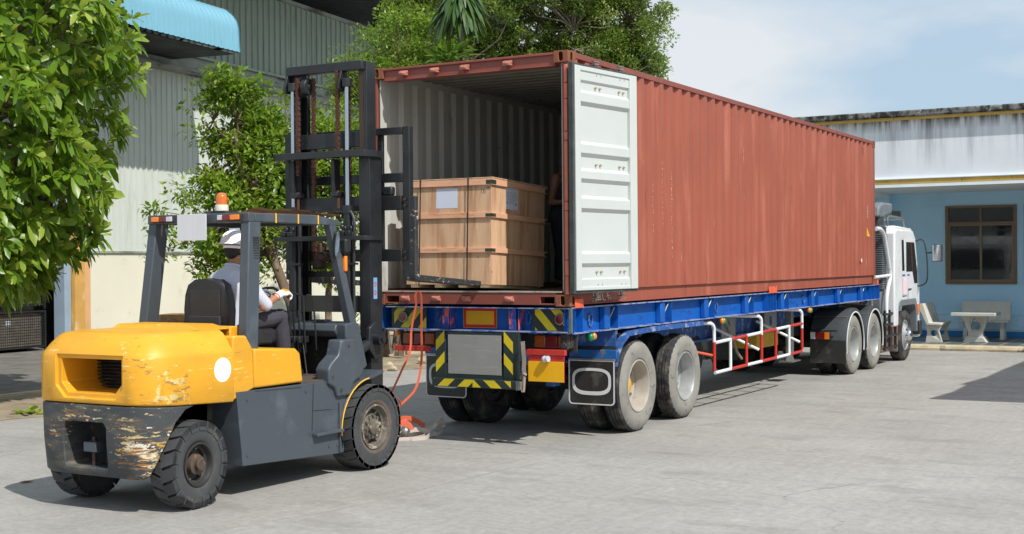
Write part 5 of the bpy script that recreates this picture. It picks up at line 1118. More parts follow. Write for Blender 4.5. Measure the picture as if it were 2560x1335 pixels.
def leaves(name, pos, dirs, size, width, tone, mat, parent, kind='oval', droop=0, up=None, label=None):
    """pos (n,3), dirs (n,3) leaf axes, size (n,) length, width ratio, tone (n,)"""
    V, F = leaf_template(kind); n = len(pos); d = dirs / np.linalg.norm(dirs, axis=1)[:, None]
    rs = np.random.RandomState(len(pos) % 977)
    z = np.tile(np.array([0, 0, 1.]), (n, 1)) if up is None else up
    z = z + rs.normal(0, .35, (n, 3)); nrm = z - d * np.sum(z * d, 1)[:, None]; nrm /= np.linalg.norm(nrm, axis=1)[:, None] + 1e-9; s = np.cross(d, nrm)
    L_ = size[:, None, None]; t = V[None, :, 1:2]
    P = pos[:, None, :] + s[:, None, :] * (V[None, :, 0:1] * L_ * width) + d[:, None, :] * (t * L_) + nrm[:, None, :] * (V[None, :, 2:3] * L_ * width)
    if droop is not 0:
        dr = droop if hasattr(droop, '__len__') else np.full(n, droop)
        P[:, :, 2] -= (t[..., 0] ** 2) * (size * dr)[:, None]
    nv = len(V); me = bpy.data.meshes.new(name); me.vertices.add(n * nv); me.vertices.foreach_set('co', P.reshape(-1).astype(np.float32))
    lens = [len(f) for f in F]; idx = np.concatenate([np.array(f) for f in F]); base = (np.arange(n) * nv)[:, None]
    li = (base + idx[None, :]).reshape(-1); me.loops.add(len(li)); me.loops.foreach_set('vertex_index', li.astype(np.int32))
    tl = np.tile(lens, n); me.polygons.add(len(tl)); me.polygons.foreach_set('loop_start', (np.concatenate([[0], np.cumsum(tl)[:-1]])).astype(np.int32))
    me.polygons.foreach_set('loop_total', tl.astype(np.int32)); me.update(calc_edges=True)
    a = me.attributes.new('tone', 'FLOAT', 'FACE'); a.data.foreach_set('value', np.repeat(tone, len(F)).astype(np.float32))
    if kind == 'blade': me.shade_smooth()
    me.materials.append(mat); o = bpy.data.objects.new(name, me); col.objects.link(o)
    if parent is not None:
        o.parent = parent; w_ = wpos(parent); me.transform(Matrix.Translation(-w_))
    if label: o['label'] = label
    return o
def limb(m, a, b, r0, r1, rs, k=5, wob=.08):
    a = Vector(a); b = Vector(b); L_ = (b - a).length; P = [a]
    for i in range(1, k): t = i / k; P.append(a.lerp(b, t) + Vector(rs.normal(0, wob * L_ * .35, 3)) + Vector((0, 0, -.04 * L_ * math.sin(math.pi * t))))
    P.append(b); m.tube(P, [r0 + (r1 - r0) * i / k for i in range(k + 1)], 7); return P
def tree(name, base, trunk, crown, n_cl, per, leaf, width, mat, label, seed, tr=.11, cl_r=.42, kind='oval', bark='bark', flat=.75, tone_b=0, stems=1, droop=0, extra=(), group=None, hollow=.45, twigs=True, light=None):
    """trunk = list of points; crown = list of (centre, radii, share)"""
    rs = np.random.RandomState(seed); root = empty(name, base, 0, label, 'tree', group)
    m = MB(); tp = smoothpts(trunk, 4); m.tube(tp, [tr * (1.25 if i == 0 else 1) * (1 - .55 * i / len(tp)) for i in range(len(tp))], 9)
    cl = []; tot = sum(c[2] for c in crown)
    for c, r, sh in crown:
        k = int(n_cl * sh / tot)
        for _ in range(k):
            v = rs.normal(0, 1, 3); v /= np.linalg.norm(v); q = (hollow + (1 - hollow) * rs.rand() ** .6) * (1 + .13 * math.sin(v[0] * 5 + seed) + .12 * math.sin(v[2] * 7 + v[1] * 4 + seed * 2))
            cl.append(np.array(c) + v * np.array(r) * q)
    cl += [np.array(e) for e in extra]
    cl = np.array(cl)
    # main limbs: cluster centres hang from a few hubs
    hubs = cl[rs.choice(len(cl), min(max(7, len(cl) // 12), 26), replace=False)]; top = np.array(tp[-1]); hp = []
    for h in hubs:
        st = tp[int(len(tp) * (.45 + .5 * rs.rand())) if len(tp) > 3 else -1]; hh = np.array(st) + (h - np.array(st)) * .72; limb(m, st, hh, tr * .42, tr * .16, rs, 5, .12); hp.append(hh)
    hp = np.array(hp)
    for c in cl:
        j = np.argmin(np.linalg.norm(hp - c, axis=1))
        if twigs: limb(m, hp[j], c, tr * .13, tr * .045, rs, 3, .16)
    m.build('trunk', MATS[bark], root, smooth=60)
    pos = []; dr = []; tn = []; sz = []
    for c in cl:
        k = int(per * (.55 + .9 * rs.rand())); off = rs.normal(0, 1, (k, 3)); off /= np.linalg.norm(off, axis=1)[:, None]; rad = cl_r * (.6 + .6 * rs.rand()) * rs.rand(k, 1) ** .45
        o = off * rad * np.array([1, 1, flat]); pos.append(c + o); d = o / (np.linalg.norm(o, axis=1)[:, None] + 1e-6) * .8 + rs.normal(0, .55, (k, 3)); d[:, 2] -= droop; dr.append(d)
        ct = rs.normal(0, .13); tn.append(np.clip(.42 + tone_b + ct + rs.normal(0, .17, k), 0, 1)); sz.append(leaf * rs.uniform(.6, 1.25, k))
    leaves('crown', np.concatenate(pos), np.concatenate(dr), np.concatenate(sz), width, np.concatenate(tn), MATS[mat], root, kind)
    return root
def big_leaf_tree():
    rs = np.random.RandomState(11); base = (-9.15, -.75, .03); root = empty('large_leaf_tree', base, 0, 'tree with large glossy drooping leaves filling the left edge, over the planting bed', 'tree')
    m = MB(); tp = smoothpts([base, (-9.2, -.7, 1.2), (-9.05, -.6, 2.4), (-8.9, -.4, 3.8), (-8.8, -.3, 5.6)], 4); m.tube(tp, [.15 * (1 - .6 * i / len(tp)) for i in range(len(tp))], 10)
    # crown centres: (fraction along image) built as shells of rosettes
    V = Vector((-.496, .868, 0)); Rt = Vector((.868, .496, 0)); C0 = Vector((-9.02, -.46, 0))
    R_ = []
    def prof(z):     # outer radius of the crown by height
        for (a, ra), (b, rb) in zip(PR, PR[1:]):
            if a <= z <= b: return ra + (rb - ra) * (z - a) / (b - a)
        return .3
    PR = [(1.15, .3), (1.5, .8), (1.9, 1.4), (2.3, 1.75), (2.7, 2.05), (3.3, 2.0), (3.9, 2.1), (4.4, 2.35), (5.0, 2.4), (5.6, 2.2), (6.4, 1.7), (7.1, .7)]
    for i in range(1650):
        z = rs.uniform(1.55, 6.6); a = rs.uniform(0, 2 * math.pi); q = prof(z) * (.62 + .38 * rs.rand() ** .5) * (1 + .12 * math.sin(a * 5 + z * 3)); 
        R_.append((C0 + Rt * (math.cos(a) * q) + V * (math.sin(a) * q) + Vector((0, 0, z)), a, q / prof(z)))
    hubs = [tp[int(len(tp) * f)] for f in (.3, .45, .55, .65, .75, .85, .95)]
    pos = []; dr = []; sz = []; tn = []; dp = []; up = []
    for k, (c, a, q) in enumerate(R_):
        h = min(hubs, key=lambda p: abs(p.z - (c.z - .5))); 
        if k % 6 == 0: limb(m, h, c, .026, .008, rs, 4, .10)
        out = (Rt * math.cos(a) + V * math.sin(a)); ax = (out * .85 + Vector((0, 0, .62)) + Vector(rs.normal(0, .28, 3))).normalized()
        u = ax.orthogonal().normalized(); v = ax.cross(u); n = rs.randint(9, 14); ct = rs.normal(0, .1)
        for j in range(n):
            t = 2.4 * j + rs.uniform(-.2, .2); e = .35 + .80 * j / n if j > 2 else .12 + .06 * j
            d = ax * (1.05 - e) + (u * math.cos(t) + v * math.sin(t)) * e; d.z -= .12 * e
            pos.append(c + d * .02); dr.append(d); sz.append(rs.uniform(.16, .27) * (.75 if j < 2 else 1)); tn.append(np.clip(.50 + ct + rs.normal(0, .13) + (.38 if j < 3 else 0), 0, 1)); dp.append(rs.uniform(.3, .75) * e); up.append(ax)
    m.build('trunk', MATS['bark'], root, smooth=60)
    leaves('crown', np.array([tuple(p) for p in pos]), np.array([tuple(d) for d in dr]), np.array(sz), .40, np.array(tn), MATS['leaf_big'], root, 'blade', droop=np.array(dp), up=np.array([tuple(q) for q in up]))
big_leaf_tree()
G = 'broadleaf trees along the planting bed'
def at(px, d, z):       # a point on the ground plan by bearing and distance, used once to lay out the planting
    fw = Vector((-.496, .868, 0)); rt = Vector((.868, .496, 0)); p = Vector((6.03, -11.72, 0)) + fw * d + rt * ((px - 1280) / 3264 * d); p.z = z; return p
b = at(760, 24, .03)
tree('leaning_tree', b, [b, at(735, 24, 1.0), at(690, 24, 1.9), at(650, 24.2, 3.0), at(620, 24.3, 4.2)],
     [(at(585, 24.2, 2.9), (.75, .75, 1.25), 2.2), (at(650, 24.5, 3.3), (1.05, 1.0, 1.6), 5), (at(600, 24.3, 4.6), (.75, .7, .75), 1.8), (at(700, 24.6, 4.0), (.9, .8, 1.1), 2.4), (at(560, 24, 2.2), (.6, .6, .7), 1.2), (at(575, 24, 5.2), (.25, .25, .5), .5)],
     185, 92, .135, .5, 'leaf_small', 'leaning tree with small bright leaves between the left tree and the forklift mast', 5, tr=.12, cl_r=.36, tone_b=.24, group=G,
     extra=[at(460, 23.8, 3.3), at(480, 23.8, 3.0), at(500, 23.9, 4.9), at(400, 23.6, 2.6), at(385, 23.6, 2.9), at(425, 23.6, 2.5), at(395, 23.6, 2.1), at(500, 23.8, 4.4), at(520, 23.7, 1.9), at(560, 23.7, 1.7)])
b = at(830, 25.5, .03)
tree('leafy_tree', b, [b, at(820, 25.5, 1.2), at(840, 25.6, 2.6), at(850, 25.6, 4.0)], [(at(830, 25.6, 3.9), (.9, .9, 1.1), 4), (at(790, 25.4, 2.5), (.8, .8, 1.1), 3), (at(885, 25.6, 3.3), (.5, .5, .8), 1.5)],
     150, 115, .11, .5, 'leaf_small', 'small leaved tree seen through the black mast of the forklift', 9, tr=.08, cl_r=.34, tone_b=.18, group=G)
b = at(970, 27, .03)
tree('slim_tree', b, [b, at(960, 27, .9), at(975, 27, 2.2), at(985, 27, 3.8), at(990, 27, 5.0)], [(at(960, 27, 5.75), (1.15, 1.0, .75), 4), (at(1040, 27.5, 6.3), (1.2, 1.0, .9), 4), (at(990, 27, 4.6), (.9, .9, .9), 2), (at(870, 27, 5.6), (.35, .35, .25), .6), (at(965, 27, 1.0), (.55, .5, .35), 1), (at(1080, 27.5, 5.7), (1.0, .8, .6), 2.2)],
     230, 120, .085, .5, 'leaf_small', 'slim multi stemmed tree rising behind the left corner of the container', 14, tr=.09, cl_r=.34, tone_b=.14, group=G, extra=[at(845, 26.8, 5.6), at(870, 26.8, 5.5), at(900, 26.8, 5.5)])
for k, (px, d) in enumerate(((945, 26.6), (1000, 26.4), (985, 27.6))):
    b = at(px, d, .03); m = MB(); m.tube([b, at(px + 8, d, .6), at(px - 6 + 12 * k, d, 1.6), at(px + 10, d, 3.0), at(px + 12, d, 4.6)], [.07, .06, .055, .05, .04], 8)
    m.build('tree_stem', MATS['bark'], None, loc=b, label=['thin bare tree stem on the soil beside the mast', 'thin bare tree stem to the right of the slim tree, by the trailer corner', 'thin bare tree stem behind the slim tree'][k], cat='tree', group='bare stems at the planting bed')
b = at(1330, 34, -.02)
tree('tall_tree', b, [b, at(1325, 34, 3), at(1310, 34, 5.2), at(1320, 34, 7.5)],
     [(at(1160, 33.5, 8.2), (1.7, 1.5, 1.3), 3.2), (at(1370, 34, 8.8), (1.9, 1.7, 1.5), 3.6), (at(1540, 34.5, 8.4), (1.45, 1.5, 1.35), 3.6), (at(1060, 33, 7.9), (1.1, 1.1, 1.2), 2.6), (at(1560, 34, 7.0), (1.1, 1.1, .75), 2.6), (at(1430, 34, 7.2), (1.5, 1.3, .6), 1.8), (at(1250, 34, 7.0), (1.6, 1.2, .7), 2)],
     760, 140, .108, .5, 'leaf_far', 'tall spreading tree of tiny leaves above the container roof', 21, tr=.2, cl_r=.33, bark='bark_grey', tone_b=.10, hollow=.35, group=G)
for k, (a, c) in enumerate((((1330, 5.4), (1180, 8.2)), ((1340, 5.2), (1450, 8.4)), ((1345, 5.3), (1580, 8.3)), ((1320, 6), (1330, 9.0)))): pass
def dracaena():
    rs = np.random.RandomState(3)
    def head(name, base, top, n, ln, wd, dr_, mat, label, spread=1.0, tone=.5, lift=.55):
        root = empty(name, base, 0, label, 'palm like plant'); m = MB(); m.tube(smoothpts([base, (Vector(base) + Vector(top)) / 2 + Vector((.1, 0, 0)), top], 4), .05, 8); m.build('stem', MATS['bark_grey'], root, smooth=60)
        P = []; D = []; S = []; T = []; Q = []
        for i in range(n):
            a = rs.uniform(0, 2 * math.pi); e = rs.uniform(-.25, 1); d = np.array([math.cos(a) * spread, math.sin(a) * spread, e * lift]); P.append(np.array(top) + np.array([0, 0, rs.uniform(-.35, .1)])); D.append(d); S.append(ln * rs.uniform(.7, 1.15)); T.append(np.clip(tone + rs.normal(0, .18), 0, 1)); Q.append(dr_ * rs.uniform(.6, 1.2))
        leaves('leaf_rosette', np.array(P), np.array(D), np.array(S), wd, np.array(T), MATS[mat], root, 'blade', droop=np.array(Q))
    head('dracaena', at(1155, 26, .0), at(1155, 26, 7.25), 230, .62, .13, 1.2, 'leaf_strap', 'dracaena with long hanging strap leaves above the container', lift=.7)
    head('screw_pine', at(1125, 25.7, .0), at(1128, 25.7, 6.0), 70, .60, .17, .12, 'leaf_bright', 'yellow green spiky rosette plant just above the container header', lift=1.0, tone=.45)
    head('fan_palm', at(960, 28, .0), at(965, 28, 6.2), 26, .8, .10, .12, 'leaf_strap', 'small spiky palm crown beside the warehouse wall', lift=1.2, tone=.45)
dracaena()
# ================================================================== forklift
CXF = -1.86
M('fl_yellow', sr(228, 164, 34), rough=.46, var=.08, vs=2, coat=.15, bump=.0012, bs=5,
  wear=[(sr(206, 150, 40), 1.6, (1, 1, 2.5), .50, .74, .6), (sr(232, 206, 130), 5, (1, 1, 8), .62, .68, .7), (sr(150, 104, 46), 7, (1, 1, 6), .645, .69, .8), (sr(96, 66, 40), 5, (1, 1, 1.6), .685, .705, .8)])
spot_wear(MATS['fl_yellow'], [((.60, -1.38, .97), .40, .165), ((.45, -1.60, 1.22), .22, .10)], sr(166, 124, 66), 8, (1, 1, 3.5), .66, .69)
spot_wear(MATS['fl_yellow'], [((.62, -1.34, .93), .34, .165), ((.40, -1.6, 1.2), .3, .08)], sr(214, 196, 130), 9, (1, 1, 1.5), .66, .69, seed=12)
M('fl_yellow_worn', sr(236, 166, 14), rough=.5, var=.1, vs=4, wear=[(sr(222, 200, 40), 6, (1, 1, 2), .48, .54, .7), (sr(190, 190, 180), 16, (1, 1, 1.6), .56, .60, .8), (sr(96, 66, 40), 13, (1, 1, 2), .60, .64, .8)])
M('fl_grey', sr(70, 77, 84), rough=.42, var=.05, vs=1.5, bump=.0006, bs=8, wear=[(sr(150, 156, 158), 10, (1, .5, 4), .70, .73, .6), (sr(96, 104, 110), 3, (1, 1, 1), .55, .8, .5), (RUST2, 20, (1, 1, 1), .735, .76, .8)])
M('fl_scraped', sr(62, 66, 68), rough=.6, var=.12, vs=3, bump=.002, bs=14,
  wear=[(sr(104, 98, 84), 2.2, (1, 1, 3), .50, .66, .8), (sr(190, 172, 134), 11, (.8, .8, 9), .665, .69, .8), (sr(140, 92, 50), 9, (.7, .7, 11), .67, .70, .9)])
for c_, sc_, st_, sd_, lo_ in ((sr(200, 178, 130), 6, (1, 1, 5), 3, .66), (sr(222, 214, 194), 10, (1, 1, 1.6), 8, .69), (sr(150, 100, 56), 7, (.8, .8, 8), 15, .67), (sr(206, 160, 30), 3, (1, 1, 2), 21, .74)):
    spot_wear(MATS['fl_scraped'], [((.60, -1.52, .42), .46, .140), ((.35, -1.62, .6), .4, .085), ((-.1, -1.62, .78), .45, .095), ((-.40, -1.6, .6), .3, .07)], c_, sc_, st_, lo_, lo_ + .025, seed=sd_)
M('fl_black', (.018, .020, .022), rough=.38, var=.25, vs=4, bump=.0006, bs=20, wear=[(sr(110, 104, 98), 12, (1, 1, .6), .70, .74, .7), (sr(90, 70, 56), 7, (1, 1, .3), .68, .74, .8)])
M('fl_rail', sr(74, 58, 48), rough=.5, metal=.3, var=.25, vs=6, stretch=(1, 1, .2))
M('chain', sr(92, 62, 48), rough=.7, metal=.3, var=.3, vs=30)
M('rod_chrome', (.48, .52, .56), rough=.22, metal=1, var=.05)
M('fork_scuffed', (.03, .032, .033), rough=.6, var=.3, vs=5, wear=[(sr(190, 176, 160), 14, (1, 1, 2), .60, .66, .7), (sr(120, 88, 64), 6, (1, .5, 3), .6, .7, .8)])
M('seat_vinyl', (.022, .022, .024), rough=.45, var=.15, vs=6, bump=.0006, bs=80)
M('fl_tyre', (.055, .056, .058), rough=.78, var=.2, vs=6, bump=.001, bs=50, wear=[(sr(120, 112, 100), 6, (1, 1, 1), .58, .78, .9)])
M('fl_sidewall', sr(98, 86, 76), rough=.85, var=.15, vs=5, wear=[((.05, .05, .05), 5, (1, 1, 1), .5, .7, .85)])
M('fl_rim_dark', sr(58, 56, 54), rough=.55, metal=.2, var=.25, vs=8, wear=[(sr(110, 100, 88), 7, (1, 1, 1), .58, .72, .8)])
M('fl_rim', sr(104, 98, 88), rough=.6, metal=.2, var=.25, vs=8, wear=[(sr(176, 168, 148), 9, (1, 1, 1), .52, .62, .8), (RUST, 12, (1, 1, 1), .60, .66, .9)])
M('rubber_mat', sr(84, 74, 66), rough=.9, var=.2, vs=6)
M('amber_dome', sr(206, 104, 8), rough=.10, var=.05, coat=.6, spec=.7)
M('beacon_base', sr(226, 222, 206), rough=.5, var=.04)
M('sign_white', sr(206, 210, 216), rough=.55, var=.04, vs=5, stretch=(6, 6, .4))
M('strap_yellow', sr(236, 180, 40), rough=.6, var=.08)
M('cardboard', sr(186, 150, 112), rough=.9, var=.12, vs=4, bump=.003, bs=6)
def fl_tyre(root, cx, cy, cz, side, rad, wd, steer, lugs, rim_r, front):
    s = side; m = MB(); c = Vector((0, 0, 0)); base = rad - (.016 if front else .030)
    P = [(rim_r + .004, -.03), (rim_r + .02, -.014), (rim_r + .05, -.004), (base - .03, -.002), (base, -.012), (base, -wd + .012), (base - .03, -wd), (rim_r, -wd + .01)]
    m.lathe([(r, h * s) for r, h in P], c, 'x', 64)
    m.mi = [1 if j < 2 else 0 for k in range(64) for j in range(len(P) - 1)]
    m.cur = 0
    for k in range(lugs):
        for half in (0, 1):
            a0 = 2 * math.pi * (k + .5 * half) / lugs; g = 2 * math.pi / lugs * (.91 if front else .82)
            xs = (.004, -wd * .53) if half == 0 else (-wd * .47, -wd - .004)
            sk = .30 * g
            pts = []
            for rr_ in (base - .02, rad):
                for xx, da in ((xs[0], -sk if half == 0 else sk * .4), (xs[1], sk * .4 if half == 0 else -sk)):
                    for e in (0, 1):
                        t = a0 + da + g * e * (1 if rr_ < rad else .97) + (0 if rr_ < rad else .008); q = rr_ if rr_ < rad else rad - (.006 if (xx > -.02 or xx < -wd + .02) else 0)
                        pts.append((xx * s, q * math.cos(t), q * math.sin(t)))
            # order: inner r: (x0,e0),(x0,e1),(x1,e0),(x1,e1) ; outer same
            p = pts; m.hexa([p[0], p[2], p[3], p[1], p[4], p[6], p[7], p[5]])
            # shoulder face of the lug down the sidewall
            if half == 0 or half == 1:
                x0 = .004 if half == 0 else -wd - .004; x1 = .0 if half == 0 else -wd
                t0 = a0 + (-sk) ; t1 = t0 + g
                m.hexa([(x0 * s, (base - .05) * math.cos(t0), (base - .05) * math.sin(t0)), (x1 * s - .01 * s * (1 if half == 0 else -1), (base - .05) * math.cos(t0), (base - .05) * math.sin(t0)), (x1 * s - .01 * s * (1 if half == 0 else -1), (base - .05) * math.cos(t1), (base - .05) * math.sin(t1)), (x0 * s, (base - .05) * math.cos(t1), (base - .05) * math.sin(t1)),
                        (x0 * s, (rad - .006) * math.cos(t0), (rad - .006) * math.sin(t0)), (x1 * s - .01 * s * (1 if half == 0 else -1), (rad - .006) * math.cos(t0), (rad - .006) * math.sin(t0)), (x1 * s - .01 * s * (1 if half == 0 else -1), (rad - .006) * math.cos(t1), (rad - .006) * math.sin(t1)), (x0 * s, (rad - .006) * math.cos(t1), (rad - .006) * math.sin(t1))])
    T = Matrix.Translation((cx, cy, cz)) @ Matrix.Rotation(steer, 4, 'Z')
    m.xf(T); w_ = m.build('wheel', [MATS['fl_tyre'], MATS['fl_sidewall'] if front else MATS['fl_tyre']], root, smooth=30)
    r = MB(); q = rim_r
    r.lathe([(a, h * s) for a, h in [(q - .002, -.035), (q + .010, -.020), (q + .010, -.008), (q - .006, -.006), (q - .014, -.022), (q - .02, -.05), (q - .035, -.06), (q - .04, -wd * .42), (.09, -wd * .45), (.08, -wd * .45)]], c, 'x', 48)
    r.xf(T); rm = r.build('rim', MATS['fl_rim' if front else 'fl_rim_dark'], w_, smooth=30)
    h = MB()
    if front: h.lathe([(a, hh * s) for a, hh in [(.125, -wd * .44), (.125, -.07), (.115, -.055), (.075, -.05), (.07, -.02), (.055, -.012), (0, -.012)]], c, 'x', 28)
    else: h.lathe([(a, hh * s) for a, hh in [(.085, -wd * .44), (.08, -.03), (.05, -.02), (.05, .012), (.042, .018), (0, .018)]], c, 'x', 28)
    h.xf(T); h.build('hub', M('hub_rust', sr(90, 76, 64), rough=.7, metal=.2, var=.3, vs=12, wear=[(sr(166, 100, 66), 16, (1, 1, 1), .60, .66, .9)]) if not front else MATS['fl_rim'], w_)
    n = 10 if front else 6; br = .10 if front else .125
    for k in range(n):
        a = 2 * math.pi * k / n + .2; h = MB(); x0 = -.055 if front else -wd * .44
        h.cyl((x0 * s, br * math.cos(a), br * math.sin(a)), ((x0 + .025) * s, br * math.cos(a), br * math.sin(a)), .013, 6); h.xf(T); h.build('wheel_nut', MATS['fl_rim'], w_)
    if front:
        for k in range(6):
            a = 2 * math.pi * k / 6; h = MB(); rr1, rr2 = .135, rim_r - .03
            h.bar(((-.085) * s, rr1 * math.cos(a), rr1 * math.sin(a)), ((-.07) * s, rr2 * math.cos(a), rr2 * math.sin(a)), .045, .02); h.xf(T); h.build('rim_lug', MATS['fl_rim'], w_)
def build_forklift():
    root = empty('forklift', (CXF, -2.95, 0), label='scuffed yellow and grey forklift with raised black mast, forks inside the container', cat='forklift')
    Y, G, K = MATS['fl_yellow'], MATS['fl_grey'], MATS['fl_black']
    # ---- counterweight
    half = [(.68, -3.66), (.68, -3.95), (.68, -4.2), (.676, -4.30), (.66, -4.38), (.63, -4.45), (.58, -4.51), (.51, -4.548), (.42, -4.565), (.2, -4.57)]
    outl = half + [(-x, y) for x, y in half[::-1]]
    def ring(z, inset, fy=0): return [(CXF + x * (1 - inset / .68), -3.66 + (y + 3.66) * (1 - inset / .91) + 0, z - fy * (y + 4.57)) for x, y in outl]
    def loft(rings):
        m = MB(); n = len(outl); vs = [p for r in rings for p in r]; fs = []
        for i in range(len(rings) - 1):
            for k in range(n): fs.append((i * n + k, i * n + (k + 1) % n, (i + 1) * n + (k + 1) % n, (i + 1) * n + k))
        fs.append(list(range(n))[::-1]); fs.append([(len(rings) - 1) * n + k for k in range(n)])
        return m.add(vs, fs)
    cw = loft([ring(.845, .01, .05), ring(.86, 0, .05), ring(1.195, 0), ring(1.225, .010), ring(1.30, .060), ring(1.355, .105), ring(1.378, .14), ring(1.39, .20)]).build('counterweight', Y, root, bevel=.006, smooth=30)
    hx0, hx1, hz0, hz1 = -2.165, -1.515, .925, 1.19
    def hole(sc, y0, y1, g=0):
        a = [(hx0 - g, hz1 + g), (hx1 + g, hz1 + g), (hx1 + g, hz0 + .075), (hx1 - .07, hz0 - g), (hx0 + .07, hz0 - g), (hx0 - g, hz0 + .075)]
        return MB().prism(a, 'y', y0, y1)
    cut(cw, [hole(1, -4.8, -4.12), MB().prism([(hx0 - .045, hz1 + .03), (hx1 + .03, hz1 + .03), (hx1 + .03, hz0 + .05), (hx1 - .05, hz0 - .04), (hx0 + .05, hz0 - .04), (hx0 - .045, hz0 + .05)], 'y', -4.8, -4.545)], bevel=.006)
    g = MB(); g.box(-2.2, -4.14, .90, -1.48, -4.13, 1.22); g.build('grille', MATS['under_dark'], cw)
    for k in range(9): MB().box(-2.16, -4.19, .94 + k * .028, -1.52, -4.145, .948 + k * .028).build('grille_slat', MATS['under_dark'], cw)
    lw = loft([ring(.275, .05, -.0), ring(.30, .030), ring(.55, .012), ring(.80, .006, .03), ring(.838, .008, .05)]).build('lower_counterweight', MATS['fl_scraped'], root, bevel=.008, smooth=30)
    arch = [(-3.5, .90), (-4.02, .835), (-4.20, .79), (-4.30, .70), (-4.40, .50), (-4.47, .30), (-4.50, .1), (-3.5, .1)]
    px0, px1 = -2.14, -1.675
    cut(lw, [MB().prism(arch, 'x', CXF + .40, CXF + .9), MB().prism(arch, 'x', CXF - .9, CXF - .40), MB().prism([(px0 + .03, .70), (px0, .66), (px0, .36), (px0 + .02, .345), (px1 - .02, .345), (px1, .36), (px1, .66), (px1 - .03, .70)], 'y', -4.8, -4.22)], bevel=.01)
    MB().box(px0 - .02, -4.23, .33, px1 + .02, -4.22, .72).build('pocket_back', MATS['under_dark'], root)
    t = MB().box(-1.985, -4.50, .455, -1.845, -4.40, .535).build('tow_pin', G, root, bevel=.006); m = MB(); m.cyl((-1.915, -4.45, .34), (-1.915, -4.45, .57), .018, 10); m.build('pin_stem', MATS['fl_rail'], t)
    # white disc and scrape patch on the right flank
    n_ = Vector((1, 0, 0))
    m = MB(); m.prism([(-3.79 + .098 * math.cos(a), 1.07 + .098 * math.sin(a)) for a in np.linspace(0, 2 * math.pi, 33)[:-1]], 'x', CXF + .6797, CXF + .6815); m.build('white_disc', M('disc_white', sr(238, 240, 246), rough=.5, var=.02), cw)
    # ---- chassis, hood
    f = MB().prism([(-3.63, .875), (-3.56, .265), (-2.36, .205), (-2.26, .20), (-1.62, .20), (-1.62, .66), (-2.0, .86), (-2.44, .865)], 'x', CXF - .68, CXF + .68).build('chassis', G, root, bevel=.008)
    cut(f, [MB().cyl((CXF + .36, -1.80, .385), (CXF + .9, -1.80, .385), .46, 40), MB().cyl((CXF - .9, -1.80, .385), (CXF - .36, -1.80, .385), .46, 40)])
    MB().box(CXF - .4, -4.3, .28, CXF + .4, -3.5, .80).build('rear_frame', MATS['under_dark'], root); MB().cyl((CXF - .6, -4.045, .35), (CXF + .6, -4.045, .35), .05, 12).build('steer_axle', MATS['under_dark'], root)
    MB().box(CXF + .679, -2.66, .40, CXF + .74, -2.27, .425).build('step', G, root, bevel=.004); MB().box(CXF + .679, -2.28, .21, CXF + .70, -2.24, .66).build('chassis_edge', G, root, bevel=.004)
    for s in (1, -1):
        for q in ([(-2.665, .45), (-2.655, .45), (-2.63, .862), (-2.64, .862)], [(-3.40, .86), (-2.80, .84), (-2.80, .846), (-3.40, .866)], [(-2.64, .62), (-2.30, .60), (-2.30, .606), (-2.64, .626)]):
            MB().prism(q, 'x', CXF + .6801 * s, CXF + .682 * s).build('panel_seam', MATS['under_dark'], f)
        for y, z in ((-3.5, .34), (-3.5, .80), (-2.42, .28), (-2.3, .28), (-2.74, .80)): MB().cyl((CXF + .679 * s, y, z), (CXF + .686 * s, y, z), .012, 8).build('panel_bolt', MATS['fl_grey'], f)
    # yellow side pieces
    MB().prism([(-3.66, .81), (-3.66, 1.33), (-3.50, 1.33), (-3.42, 1.22), (-3.40, .89)], 'x', CXF + .50, CXF + .672).build('hood_side', Y, root, bevel=.012)
    MB().prism([(-3.66, .81), (-3.66, 1.33), (-3.50, 1.33), (-3.42, 1.22), (-3.40, .89)], 'x', CXF - .672, CXF - .50).build('hood_side', Y, root, bevel=.012)
    MB().prism([(-3.40, .885), (-3.40, 1.215), (-2.86, 1.185), (-2.80, 1.14), (-2.76, .885)], 'x', CXF - .672, CXF + .672).build('engine_hood', Y, root, bevel=.02, seg=3)
    MB().hexa([(CXF - .50, -3.86, 1.38), (CXF + .50, -3.86, 1.38), (CXF + .50, -3.49, 1.38), (CXF - .50, -3.49, 1.38), (CXF - .45, -3.82, 1.425), (CXF + .34, -3.82, 1.425), (CXF + .34, -3.52, 1.425), (CXF - .45, -3.52, 1.425)]).build('rear_hood', Y, root, bevel=.012)
    MB().box(CXF - .5, -3.5, .9, CXF + .5, -3.39, 1.40).build('hood_front', Y, root, bevel=.01)
    MB().box(CXF - .66, -2.78, .862, CXF + .66, -1.98, .88).build('floor_plate', MATS['rubber_mat'], root)
    # ---- fenders over the drive wheels, bonnet covers
    for s in (1, -1):
        m = MB(); a = CXF + .70 * s; b = CXF + .40 * s
        m.lathe([(.455, 0), (.475, 0), (.478, -.01 * s), (.478, -.31 * s), (.455, -.31 * s), (.455, 0)], (a, -1.80, .385), 'x', 20, 60, 190 if s else 0) if False else None
        arc = [(-1.80 + .475 * math.cos(R(t)), .385 + .475 * math.sin(R(t))) for t in range(95, 205, 6)]; arc2 = [(-1.80 + .447 * math.cos(R(t)), .385 + .447 * math.sin(R(t))) for t in range(199, 90, -6)]
        fd = m.prism([(-1.60, .905)] + arc + arc2 + [(-1.60, .875)], 'x', a, b).build('fender', G, root, bevel=.004)
        m = MB(); m.tube([(a + .003 * s, -1.80 + .462 * math.cos(R(t)), .385 + .462 * math.sin(R(t))) for t in range(95, 190, 8)], .006, 6); m.build('fender_line', MATS['strap_yellow'], fd)
